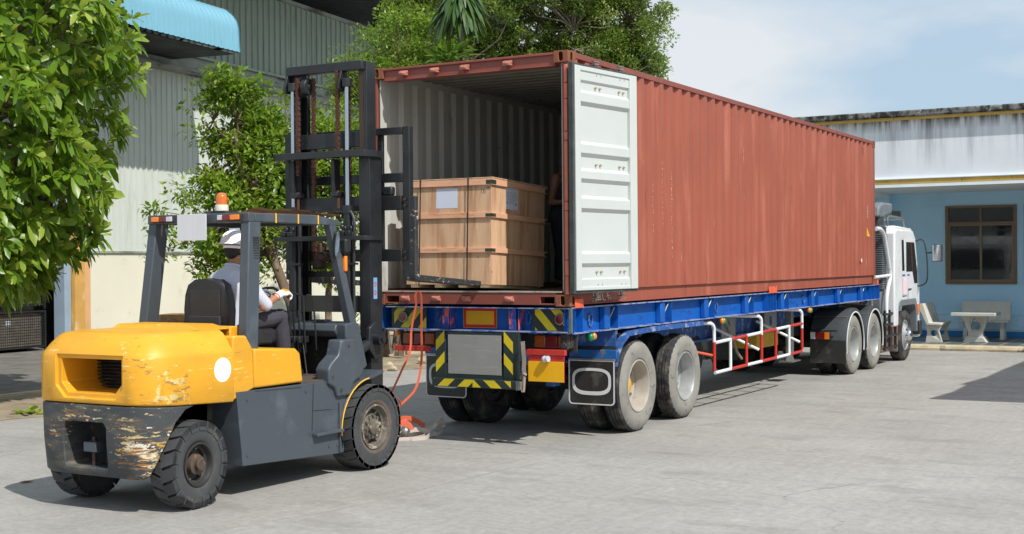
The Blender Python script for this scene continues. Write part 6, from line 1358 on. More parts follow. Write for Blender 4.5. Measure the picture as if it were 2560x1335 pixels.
        poly = [(-2.27, 1.225), (-2.06, 1.225), (-2.05, 1.12), (-1.92, .96), (-1.95, .88), (-2.08, .83), (-2.14, .715), (-2.33, .715), (-2.36, .80), (-2.45, .84), (-2.46, .97), (-2.42, 1.02), (-2.31, 1.09), (-2.29, 1.15)]
        MB().prism(poly, 'x', CXF + .56 * s, CXF + .715 * s).build('valve_cover', G, root, bevel=.018, seg=3)
        for yy, zz in ((-2.16, 1.17), (-2.40, .90), (-2.28, .77)): m = MB(); m.cyl((CXF + .714 * s, yy, zz), (CXF + .719 * s, yy, zz), .018, 12); m.build('cover_hole', MATS['under_dark'], root)
        # pillar foot
        MB().prism([(-2.13, 1.36), (-2.0, 1.375), (-1.93, 1.36), (-1.80, .96), (-1.84, .93), (-2.0, .94), (-2.06, 1.05), (-2.13, 1.25)], 'x', CXF + .54 * s, CXF + .66 * s).build('pillar_foot', G, root, bevel=.014, seg=3)
        # tilt cylinder and its eye
        m = MB(); m.cyl((CXF + .52 * s, -1.98, .98), (CXF + .52 * s, -1.62, 1.14), .05, 14); m.cyl((CXF + .52 * s, -1.62, 1.14), (CXF + .52 * s, -1.52, 1.18), .028, 10); m.build('tilt_cylinder', K, root)
        m = MB(); m.cyl((CXF + .44 * s, -1.50, 1.19), (CXF + .62 * s, -1.50, 1.19), .062, 20); m.cyl((CXF + .62 * s, -1.50, 1.19), (CXF + .64 * s, -1.50, 1.19), .03, 12); m.build('tilt_eye', K, root)
        MB().prism([(-1.52, 1.0), (-1.62, 1.12), (-1.60, 1.30), (-1.50, 1.36), (-1.42, 1.3), (-1.42, 1.0)], 'x', CXF + .50 * s, CXF + .545 * s).build('tilt_bracket', K, root, bevel=.01)
    # dash
    MB().prism([(-2.17, 1.30), (-2.14, 1.355), (-1.90, 1.375), (-1.86, 1.30), (-1.90, 1.24), (-2.12, 1.24)], 'x', CXF - .55, CXF + .56).build('dashboard', G, root, bevel=.01)
    MB().box(CXF - .62, -1.98, .88, CXF + .60, -1.93, 1.24).build('firewall', MATS['under_dark'], root)
    MB().prism([(-2.40, 1.02), (-2.36, 1.44), (-2.30, 1.50), (-2.12, 1.46), (-1.98, 1.34), (-2.0, .9), (-2.3, .9)], 'x', -2.08, -1.80).build('steering_column', MATS['seat_vinyl'], root, bevel=.03, seg=3)
    w = MB(); c = Vector((-1.94, -2.44, 1.60)); ax = Vector((0, -.55, .83)); u = Vector((1, 0, 0)); v = ax.cross(u)
    w.tube([c + u * (.17 * math.cos(t)) + v * (.17 * math.sin(t)) for t in np.linspace(0, 2 * math.pi, 25)[:-1]], .014, 8, closed=True)
    for t in (.5, 2.6, 4.7): w.cyl(c, c + u * (.165 * math.cos(t)) + v * (.165 * math.sin(t)), .012, 6)
    w.cyl(c - ax * .12, c + ax * .01, .03, 10); w.build('steering_wheel', MATS['seat_vinyl'], root)
    # levers
    for k, x in enumerate((-1.53, -1.60, -1.66, -1.72)):
        m = MB(); P = [(x, -2.30, 1.10), (x, -2.32, 1.38), (x, -2.33, 1.60), (x - .01, -2.38, 1.635), (x - .03, -2.50, 1.665)] if k < 1 else [(x, -2.28, 1.10), (x, -2.30, 1.30), (x, -2.31, 1.42 + .02 * k)]
        m.tube(smoothpts(P, 3), .009, 8); l = m.build('lever', K, root)
        m = MB(); e = Vector(P[-1]); m.cyl(e, e + (Vector((-.012, -.07, .012)) if k < 1 else Vector((0, 0, .045))), .014 if k < 1 else .012, 10, .018 if k < 1 else .012); m.build('knob', M('knob_yellow', sr(232, 160, 20), rough=.4, var=.05) if k < 1 else MATS['seat_vinyl'], l)
    m = MB(); m.tube(smoothpts([(-1.47, -2.22, 1.12), (-1.47, -2.24, 1.40), (-1.47, -2.27, 1.60), (-1.49, -2.33, 1.63)], 3), .008, 8); m.build('lever', K, root)
    for k in range(6): MB().box(-1.86 + k * .055, -2.36, 1.19, -1.83 + k * .055, -2.22, 1.25).build('lever_boot', MATS['seat_vinyl'], root, bevel=.006)
    for x in (-1.66, -1.60): m = MB(); m.cyl((x, -2.2, .9), (x + .02, -2.28, 1.20), .006, 6); m.build('pedal_rod', MATS['galv'], root)
    # ---- seat
    sx = -1.87
    MB().box(sx - .27, -3.08, 1.20, sx + .27, -2.60, 1.34).build('seat', MATS['seat_vinyl'], root, bevel=.045, seg=4)
    bk = MB(); P = []
    prof = [(0, .20), (.10, .255), (.25, .265), (.38, .25), (.47, .215), (.515, .14), (.525, .0)]
    loop = [(x, z) for z, x in prof] + [(-x, z) for z, x in prof[::-1]]
    bk.prism([(sx + x, 1.27 + z) for x, z in loop], 'y', -3.24, -3.13)
    seatb = bk.build('seat_back', MATS['seat_vinyl'], root, bevel=.03, seg=3)
    MB().box(sx - .17, -3.25, 1.46, sx + .17, -3.238, 1.69).build('back_pocket', M('vinyl_matt', (.03, .03, .03), rough=.8, var=.15, vs=8), seatb, bevel=.004)
    MB().box(sx - .18, -3.262, 1.33, sx + .18, -3.235, 1.47).build('back_pouch', MATS['vinyl_matt'], seatb, bevel=.008)
    MB().prism([(-3.2, 1.22), (-3.12, 1.40), (-2.9, 1.36), (-2.7, 1.28), (-2.7, 1.20)], 'x', sx + .24, sx + .30).build('seat_side', MATS['seat_vinyl'], root, bevel=.02)
    # ---- overhead guard
    T = 2.345
    rear_t = [(CXF + s * .565, -3.335) for s in (1, -1)]; rear_b = [(CXF + s * .635, -3.475) for s in (1, -1)]
    for s in (1, -1):
        a = CXF + s * .575; bq = CXF + s * .645
        w0, w1 = .095 * s, .15
        ps = [(bq, -3.48, .88), (bq - w0, -3.48, .88), (bq - w0, -3.48 + w1, .88), (bq, -3.48 + w1, .88), (a, -3.335, T - .07), (a - w0, -3.335, T - .07), (a - w0, -3.335 + w1, T - .07), (a, -3.335 + w1, T - .07)]
        if s < 0: ps = [ps[1], ps[0], ps[3], ps[2], ps[5], ps[4], ps[7], ps[6]]
        p = MB().hexa(ps).build('guard_pillar', G, root, bevel=.01)
        m = MB()
        for k in range(10): MB().box(a + .012 * s + .0018 * s * k * 0, -3.30, 2.135 - k * .022, a + .016 * s, -3.225, 2.145 - k * .022).build('vent_slot', MATS['under_dark'], p) if s > 0 else None
        # side rail with a drooping nose
        MB().prism([(-3.268, T - .072), (-3.268, T), (-2.45, T + .005), (-2.10, T - .04), (-2.06, T - .085), (-2.3, T - .085)], 'x', a + .003 * s, a - .07 * s).build('guard_rail', G, root, bevel=.008)
        # front pillar
        ps = [(CXF + s * .655, -2.03, 1.30), (CXF + s * .575, -2.03, 1.30), (CXF + s * .575, -1.935, 1.30), (CXF + s * .655, -1.935, 1.30), (a, -2.25, T - .06), (a - .075 * s, -2.25, T - .06), (a - .075 * s, -2.155, T - .06), (a, -2.155, T - .06)]
        if s < 0: ps = [ps[1], ps[0], ps[3], ps[2], ps[5], ps[4], ps[7], ps[6]]
        MB().hexa(ps).build('guard_pillar', G, root, bevel=.008)
        for y in (-3.0, -2.70, -2.42): MB().box(a + .005 * s, y - .008, T - .078, a + .008 * s, y + .008, T + .004).build('yellow_tie', MATS['strap_yellow'], root)
    MB().box(CXF - .578, -3.345, T - .075, CXF + .578, -3.27, T + .003).build('guard_crossbar', G, root, bevel=.008); MB().box(CXF - .57, -2.16, T - .075, CXF + .57, -2.10, T - .03).build('guard_crossbar', G, root, bevel=.008)
    for k in range(7): MB().box(CXF - .47 + k * .15, -3.28, T - .05, CXF - .43 + k * .15, -2.12, T - .012).build('guard_slat', G, root, bevel=.004)
    # rear lights on the guard, plate, beacon
    for x0, order in ((-2.36, ('lamp_orange', 'lamp_red', 'lamp_clear')), (-1.60, ('lamp_clear', 'lamp_red', 'lamp_orange'))):
        t = MB().box(x0, -3.372, T - .062, x0 + .25, -3.345, T - .008).build('tail_light', MATS['under_dark'], root, bevel=.003)
        q = x0 + .005; ws = (.09, .085, .065) if x0 < -2 else (.055, .085, .10)
        for wdt, o in zip(ws, order): MB().box(q, -3.388, T - .056, q + wdt - .003, -3.370, T - .014).build('lens', MATS[o], t, bevel=.004); q += wdt
    MB().box(-2.035, -3.40, T - .225, -1.705, -3.392, T - .0).build('blank_plate', MATS['sign_white'], root, bevel=.002)
    m = MB(); m.box(-1.86, -3.24, T, -1.64, -3.06, T + .03); bb = m.build('beacon_mount', MATS['under_dark'], root, bevel=.004)
    m = MB(); m.lathe([(0, .03), (.058, .03), (.060, .04), (.057, .085), (.0, .085)], (-1.755, -3.15, T), 'z', 28); be = m.build('beacon', MATS['beacon_base'], root)
    m = MB(); m.lathe([(.051, .085), (.051, .14), (.046, .165), (.033, .182), (.016, .190), (0, .191)], (-1.755, -3.15, T), 'z', 28); m.build('amber_dome', MATS['amber_dome'], be)
    m = MB(); m.tube(smoothpts([(-2.33, -3.28, 2.27), (-2.36, -3.27, 2.15), (-2.40, -3.30, 2.02), (-2.43, -3.32, 1.98)], 4), .012, 8); m.build('cable', MATS['cab_grey'], root)
    # inside rear view mirror
    # (kept as a part hanging from the guard)
    mi = MB().box(-2.28, -2.48, 2.02, -2.13, -2.45, 2.26).build('cab_mirror', MATS['under_dark'], root, bevel=.02, seg=3); MB().box(-2.27, -2.486, 2.03, -2.14, -2.481, 2.25).build('mirror_glass', MATS['mirror_glass'], mi)
    # side mirror, work lamp, indicator at the front pillar
    mi = MB(); mi.prism([(0, 0)] and [(-2.20 + .035 * math.cos(t) + .05 * math.sin(t) * .35, 2.09 + .125 * math.sin(t)) for t in np.linspace(0, 2 * math.pi, 21)[:-1]], 'x', CXF + .60, CXF + .622); mm = mi.build('oval_mirror', K, root)
    mi = MB(); mi.prism([(-2.20 + .029 * math.cos(t) + .05 * math.sin(t) * .35, 2.09 + .118 * math.sin(t)) for t in np.linspace(0, 2 * math.pi, 21)[:-1]], 'x', CXF + .622, CXF + .625); mi.build('mirror_glass', MATS['mirror_glass'], mm)
    wl = MB().box(-1.32, -2.12, 2.01, -1.20, -2.03, 2.14).build('work_lamp', K, root, bevel=.02, seg=3); MB().box(-1.27, -2.09, 1.84, -1.23, -2.05, 1.985).build('indicator', MATS['lamp_orange'], root, bevel=.01)
    # ---- wheels
    for s in (1, -1):
        fl_tyre(root, CXF + .755 * s, -1.80, .392, s, .398, .27, 0, 24, .20, True); fl_tyre(root, CXF + .67 * s, -4.045, .346, s, .348, .21, R(5), 18, .165, False)
    MB().cyl((CXF - .6, -1.80, .392), (CXF + .6, -1.80, .392), .11, 16).build('drive_axle', K, root)
    # ---- mast
    def chan(name, xo, s, y0, y1, z0, z1, w_, t, mt=K):       # C channel: web at xo, flanges turned inwards
        m = MB(); m.box(xo, y0, z0, xo - t * s, y1, z1); m.box(xo - t * s, y0, z0, xo - w_ * s, y0 + t * 1.2, z1); m.box(xo - t * s, y1 - t * 1.2, z0, xo - w_ * s, y1, z1); return m.build(name, mt, root, bevel=.003)
    for s in (1, -1):
        chan('outer_mast', CXF + .50 * s, s, -1.52, -1.33, .16, 3.0, .13, .025); chan('inner_mast', CXF + .455 * s, s, -1.50, -1.35, .45, 3.86, .09, .022)
        MB().box(CXF + .372 * s, -1.503, .5, CXF + .418 * s, -1.500, 3.80).build('wear_strip', MATS['fl_rail'], root)
        MB().box(CXF + .42 * s, -1.34, .5, CXF + .36 * s, -1.335, 3.80).build('wear_strip', MATS['fl_rail'], root)
        x = CXF + .275 * s if s > 0 else CXF - .40
        x = -1.605 if s > 0 else -2.27
        m = MB(); m.cyl((x, -1.545, .35), (x, -1.545, 2.46), .045, 16); m.cyl((x, -1.545, 2.40), (x, -1.545, 2.475), .056, 16); m.build('lift_cylinder', K, root)
        MB().cyl((x, -1.545, 2.47), (x, -1.545, 3.68), .024, 14).build('lift_rod', MATS['rod_chrome'], root)
        m = MB(); m.cyl((x, -1.545, 3.62), (x, -1.545, 3.70), .05, 14); m.prism([(-1.60, 3.60), (-1.60, 3.66), (-1.53, 3.86), (-1.47, 3.86), (-1.47, 3.60)], 'x', x - .075, x - .05); m.build('rod_bracket', K, root, bevel=.004)
        # hose
        m = MB(); m.tube(smoothpts([(x + .04, -1.56, 2.42), (x + .09, -1.57, 2.34), (x + .10, -1.58, 2.2), (x + .085, -1.57, 1.8), (x + .085, -1.57, 1.1)], 4), .014, 8); m.build('hydraulic_hose', MATS['cab_dark'], root)
        for z in (1.25, 1.9): MB().box(x - .05, -1.59, z, x + .11, -1.53, z + .02).build('hose_clip', K, root)
    MB().box(CXF - .48, -1.56, 3.775, CXF + .44, -1.47, 3.865).build('top_beam', K, root, bevel=.008)
    MB().box(CXF - .37, -1.49, 3.04, CXF + .37, -1.40, 3.19).build('mast_beam', K, root, bevel=.006)
    MB().box(CXF - .50, -1.50, 1.44, CXF + .37, -1.46, 1.60).build('mast_beam', M('steel_dull', sr(72, 70, 68), rough=.5, metal=.3, var=.2, vs=4), root); MB().box(CXF - .5, -1.50, .5, CXF + .5, -1.40, .7).build('mast_beam', K, root)
    MB().box(CXF - .40, -1.40, 1.78, CXF + .40, -1.37, 1.84).build('mast_beam', K, root); MB().box(CXF - .40, -1.50, 2.42, CXF + .37, -1.42, 2.56).build('mast_beam', K, root)
    for z in (2.935, 2.135):                                            # curved tie plates
        o = [(CXF - .63, -1.50), (CXF - .62, -1.60), (CXF - .54, -1.655), (CXF + .40, -1.655), (CXF + .50, -1.60), (CXF + .525, -1.50), (CXF + .525, -1.34), (CXF + .50, -1.34), (CXF + .50, -1.53), (CXF - .5, -1.53), (CXF - .5, -1.34), (CXF - .53, -1.34), (CXF - .54, -1.50)]
        m = MB().prism(o, 'z', z, z + (.065 if z > 2.5 else .045)); m.build('tie_plate', K, root, bevel=.004)
    for x in (-2.34, -2.26, -1.62, -1.55): m = MB(); m.box(x - .03, -1.64, 2.18, x + .03, -1.58, 2.23); m.cyl((x, -1.60, 2.25), (x, -1.54, 2.25), .03, 10); m.build('pipe_clamp', K, root, bevel=.008)
    # chains
    def chain(x, y, z0, z1):
        m = MB(); z = z0; k = 0
        while z < z1:
            w_ = .020 if k % 2 else .013; m.box(x - w_, y - .014, z, x + w_, y + .014, z + .030); z += .026; k += 1
        m.build('lift_chain', MATS['chain'], root)
    chain(-2.205, -1.55, 2.78, 3.74); chain(-2.07, -1.47, 2.0, 3.74); chain(-1.715, -1.55, 2.98, 3.78); chain(-1.655, -1.45, 2.5, 3.6)
    for x, y in ((-2.12, -1.50), (-1.69, -1.48)): m = MB(); m.cyl((x - .03, y, 3.66), (x + .03, y, 3.66), .085, 24); m.cyl((x - .04, y, 3.66), (x + .04, y, 3.66), .03, 12); m.build('chain_pulley', K, root, bevel=.006)
    for x in (-2.255, -1.76):                                            # chain anchor hooks
        m = MB(); m.box(x - .02, -1.58, 2.60, x + .02, -1.48, 2.93); m.box(x - .02, -1.60, 2.56, x + .07, -1.48, 2.61); m.build('chain_anchor', K, root, bevel=.008); m = MB(); m.cyl((x + .045, -1.55, 2.45), (x + .045, -1.55, 2.62), .016, 8); m.build('anchor_bolt', MATS['chain'], root)
    # lift carriage bits low in the mast
    m = MB(); m.box(-2.12, -1.46, 1.86, -2.0, -1.36, 2.12); m.cyl((-1.98, -1.5, 1.98), (-1.98, -1.38, 1.98), .05, 14); m.build('carriage_roller', MATS['fl_rail'], root, bevel=.02)
    # sticker: two red rings on a pale blue strip
    st = MB().box(CXF + .5002, -1.475, 1.57, CXF + .5012, -1.415, 1.775).build('warning_sticker', M('sticker_blue', sr(120, 160, 200), rough=.5, var=.06), root)
    for z in (1.63, 1.71):
        m = MB(); n = 20; vs = []
        for rr_ in (.024, .018):
            for k in range(n): t = 2 * math.pi * k / n; vs.append((CXF + .5018, -1.445 + rr_ * math.cos(t), z + rr_ * math.sin(t)))
        m.add(vs, [(k, (k + 1) % n, n + (k + 1) % n, n + k) for k in range(n)]); m.box(CXF + .5016, -1.449, z - .016, CXF + .502, -1.441, z + .016); m.build('sticker_symbol', MATS['red_paint'], st)
    # carriage and load backrest
    def cbar(nm, x0, x1, z0, z1, y0=-1.26, y1=-1.19, mt=K): return MB().box(x0, y0, z0, x1, y1, z1).build(nm, mt, root, bevel=.006)
    for x0, x1 in ((-2.62, -2.53), (-1.165, -1.085)): cbar('backrest_post', x0, x1, 1.93, 3.24, -1.25, -1.18)
    cbar('backrest_bar', -2.53, -1.165, 3.165, 3.235); cbar('backrest_bar', -2.53, -1.165, 2.70, 2.79); cbar('carriage_bar', -2.53, -1.165, 2.43, 2.57, -1.28, -1.19); cbar('carriage_bar', -2.53, -1.165, 1.93, 2.05, -1.28, -1.19)
    for x in (-1.44, -2.30, -1.86): cbar('backrest_upright', x - .03, x + .03, 2.05, 3.165, -1.24, -1.20)
    for z in (2.50, 1.99): 
        for k in (0, 1): m = MB(); m.cyl((-1.13, -1.28, z + .03 - k * .06), (-1.13, -1.265, z + .03 - k * .06), .014, 8); m.build('carriage_bolt', MATS['fl_rail'], root)
    m = MB(); m.box(-1.40, -1.27, 2.57, -1.28, -1.20, 2.66); m.build('fork_latch', K, root, bevel=.02)
    # forks: L shape, thinner to the tip, nosing down a little
    for x0 in (-1.17, -2.62):
        m = MB(); x1 = x0 + .145
        m.prism([(-1.19, 2.56), (-1.19, 1.80), (-.02, 1.718), (-.02, 1.668), (-.35, 1.684), (-1.16, 1.735), (-1.245, 1.755), (-1.25, 1.80), (-1.245, 2.56)], 'x', x0, x1); m.build('fork', MATS['fork_scuffed'], root, bevel=.006)
    return root
build_forklift()
def cardboard():
    m = MB(); P = []
    rs = random.Random(2)
    for i in range(9): P.append([(CXF - .50 + 1.05 * j / 9 + .02 * math.sin(i), -2.72 + .66 * i / 8, 2.358 + .012 * abs(math.sin(i * 1.3 + j)) + .012 * math.sin(j * .9 + i * .4) + (.014 if j == 9 else 0)) for j in range(10)])
    m.grid([[(CXF + .36 + .02 * j, -3.24 + .06 * i, 2.352 + .008 * math.sin(i * 1.1) + .004 * j) for j in range(10)] for i in range(10)]); m.grid(P); m.grid([[(x, y, z - .005) for x, y, z in r_] for r_ in P]); m.build('cardboard_sheet', MATS['cardboard'], None, loc=(CXF, -2.6, 2.35), label='flattened brown cardboard lying on the roof of the forklift', cat='cardboard')
cardboard()
MB().box(-1.66, -2.06, 1.378, -1.50, -1.96, 1.392).build('mobile_phone', MATS['glass_dark'], None, loc=(-1.58, -2.0, 1.378), bevel=.004, label='black phone lying on the grey dashboard of the forklift', cat='phone')
# ================================================================== people
M('skin', sr(172, 118, 88), rough=.55, var=.06, vs=8, bump=.0003, bs=90)
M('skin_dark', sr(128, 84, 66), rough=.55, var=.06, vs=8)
M('hair', (.012, .010, .009), rough=.6, var=.3, vs=60, bump=.002, bs=120)
M('shirt_grey', sr(196, 198, 212), rough=.9, var=.04, vs=4, bump=.004, bs=9)
M('trousers', sr(62, 60, 68), rough=.95, var=.12, vs=10, bump=.004, bs=10)
M('helmet', sr(244, 242, 246), rough=.35, var=.04, vs=5, wear=[(sr(170, 130, 110), 14, (1, 1, 1), .70, .74, .6)])
M('glove', sr(232, 234, 238), rough=.95, var=.05, vs=30, bump=.001, bs=200)
M('glove_cuff', sr(232, 140, 60), rough=.9, var=.05)
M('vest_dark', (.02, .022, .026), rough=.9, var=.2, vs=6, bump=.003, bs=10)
M('shoe', (.03, .03, .03), rough=.5, var=.2)
def remesh(o, vox, sm=4):
    m = o.modifiers.new('remesh', 'REMESH'); m.mode = 'VOXEL'; m.voxel_size = vox; m.use_smooth_shade = True
    s = o.modifiers.new('smooth', 'SMOOTH'); s.iterations = sm; s.factor = .5
    bpy.context.view_layer.update(); me = bpy.data.meshes.new_from_object(o.evaluated_get(bpy.context.evaluated_depsgraph_get())); o.modifiers.clear(); me.shade_smooth(); o.data = me; return o
def chainmb(m, pts, rs_, n=12, k=4):
    """tapered limb through joints with rounded ends"""
    P = [Vector(p) for p in pts]; out = []; rr = []
    for i in range(len(P) - 1):
        for j in range(k): t = j / k; out.append(P[i].lerp(P[i + 1], t)); rr.append(rs_[i] + (rs_[i + 1] - rs_[i]) * t)
    out.append(P[-1]); rr.append(rs_[-1]); m.tube(out, rr, n)
    for p, r in zip(P, rs_): m.ell(p, r, r, r, 12, 8)
    return m
def torso(m, hip, waist, chest, neck, side, hw, ww, cw, sw, d=.11, inf=0):
    """stack of ellipses from hips to shoulders; side = unit vector to the figure's right"""
    side = Vector(side).normalized(); secs = [(hip, hw, d + .01), (waist, ww, d - .015), (chest, cw, d + .005), (Vector(chest).lerp(Vector(neck), .62), sw, d - .02), (neck, .07, .065)]
    n = 20; rows = []
    for c, a, b in secs: rows.append((Vector(c), a + inf, b + inf))
    dense = []
    for (c0, a0, b0), (c1, a1, b1) in zip(rows, rows[1:]):
        for j in range(4): t = j / 4; tt = t * t * (3 - 2 * t); dense.append((c0.lerp(c1, t), a0 + (a1 - a0) * tt, b0 + (b1 - b0) * tt))
    dense.append(rows[-1]); vs = []
    for i, (c, a, b) in enumerate(dense):
        up = (dense[min(i + 1, len(dense) - 1)][0] - dense[max(i - 1, 0)][0]).normalized(); f = up.cross(side).normalized()
        for k in range(n): t = 2 * math.pi * k / n; vs.append(c + side * (a * math.copysign(abs(math.cos(t)) ** .8, math.cos(t))) + f * (b * math.copysign(abs(math.sin(t)) ** .9, math.sin(t))))
    fs = [(i * n + k, i * n + (k + 1) % n, (i + 1) * n + (k + 1) % n, (i + 1) * n + k) for i in range(len(dense) - 1) for k in range(n)]
    fs += [list(range(n))[::-1], [(len(dense) - 1) * n + k for k in range(n)]]; m.add(vs, fs); return m
def head(m, c, face, tilt=0):
    """skull, jaw, nose, lips, brow, ears; face = horizontal direction looked at"""
    c = Vector(c); f = Vector(face).normalized(); up = (Vector((0, 0, 1)) + f * tilt).normalized(); s = f.cross(up).normalized(); f = up.cross(s).normalized(); B = Matrix((s, f, up)).transposed()
    def P(x, y, z): return c + B @ Vector((x, y, z))
    m.ell(P(0, -.010, .03), .074, .092, .088, 16, 12, B); m.ell(P(0, .022, -.035), .058, .062, .075, 14, 10, B); m.ell(P(0, .055, -.085), .030, .026, .022, 10, 8, B)
    m.tube([P(0, .080, .012), P(0, .094, -.015), P(0, .104, -.030)], [.010, .011, .014], 8); m.ell(P(.013, .090, -.034), .009, .010, .008, 8, 6, B); m.ell(P(-.013, .090, -.034), .009, .010, .008, 8, 6, B)
    m.ell(P(0, .080, -.060), .024, .012, .007, 10, 6, B); m.ell(P(0, .078, -.070), .020, .012, .007, 10, 6, B)
    for q in (1, -1): m.ell(P(.030 * q, .076, .022), .022, .010, .008, 8, 6, B); m.ell(P(.036 * q, .066, -.022), .020, .014, .016, 8, 6, B); m.ell(P(.076 * q, -.012, -.008), .008, .018, .032, 8, 8, B)
    return P, B
def eyes(P, B, root):
    for q in (1, -1):
        m = MB().ell(P(.031 * q, .076, .003), .0125, .010, .009, 10, 8, B); e = m.build('eye', M('eye_white', sr(230, 226, 220), rough=.2, var=.02), root)
        MB().ell(P(.031 * q, .0845, .003), .006, .003, .006, 8, 6, B).build('iris', MATS['hair'], e)
def hand(m, wrist, fwd, palm_n, thumb_side, curls=(.9, .95, 1.0, 1.0), sc=1.0, spread=.12, thumb_curl=.5):
    """palm box with four jointed fingers curling towards palm_n and a thumb from its side; thumb_side = direction of the thumb"""
    w = Vector(wrist); f = Vector(fwd).normalized(); n = Vector(palm_n); n = (n - f * n.dot(f)).normalized(); t = Vector(thumb_side); t = (t - f * t.dot(f) - n * t.dot(n)).normalized()
    r = .0105 * sc
    def at_(a, b, c): return w + f * (a * sc) + t * (b * sc) + n * (c * sc)
    # palm as a fan of metacarpal tubes
    kn = []
    for i, b in enumerate((.030, .010, -.011, -.030)):
        k = at_(.088 - .006 * abs(i - 1), b * 1.06, 0); kn.append(k); m.tube([at_(.0, b * .55, 0), at_(.045, b * .85, .004), k], [r * 1.5, r * 1.6, r * 1.15], 10); m.ell(k, r * 1.15, r * 1.15, r * 1.15, 8, 6)
    m.ell(at_(.045, .0, .004), .034 * sc, .040 * sc, .016 * sc, 12, 8, Matrix((t, f, n)).transposed())
    m.ell(at_(.030, .024, .010), .018 * sc, .026 * sc, .014 * sc, 10, 8, Matrix((t, f, n)).transposed())
    L = ((.042, .026, .020), (.046, .030, .021), (.043, .028, .020), (.034, .021, .018))
    for i, k in enumerate(kn):
        p = k; a = 0; side = (1.5 - i) * spread / 3; pts = [p]
        for j, l in enumerate(L[i]):
            a += curls[i] * (.75 if j == 0 else .95); d = f * math.cos(a) + n * math.sin(a) + t * side * (1 if j == 0 else .4); d.normalize(); p = p + d * (l * sc); pts.append(p)
        m.tube(pts, [r, r * .95, r * .88, r * .75], 9)
        for q, rr in zip(pts[1:], (.95, .88, .75)): m.ell(q, r * rr, r * rr, r * rr, 8, 6)
    p0 = at_(.020, .024, .006); p1 = at_(.045, .050, .014); p2 = p1 + (f * .8 + t * (.45 - .5 * thumb_curl) + n * thumb_curl).normalized() * (.032 * sc); p3 = p2 + (f * .75 + t * (.1 - .6 * thumb_curl) + n * thumb_curl * 1.1).normalized() * (.026 * sc)
    m.tube([p0, p1, p2, p3], [r * 1.5, r * 1.2, r * 1.05, r * .85], 9)
    for q, rr in zip((p1, p2, p3), (1.2, 1.05, .85)): m.ell(q, r * rr, r * rr, r * rr, 8, 6)
    return m
def foot(m, ankle, d, L=.26, w_=.045):
    a = Vector(ankle); d = Vector(d).normalized(); z = Vector((0, 0, 1))
    m.ell(a + d * -.02 + z * -.045, .042, .042, .045, 10, 8); m.tube([a + d * -.04 - z * .055, a + d * .06 - z * .055, a + d * (L - .10) - z * .065, a + d * (L - .06) - z * .07], [.040, w_, .045, .030], 10, sx=1); return m
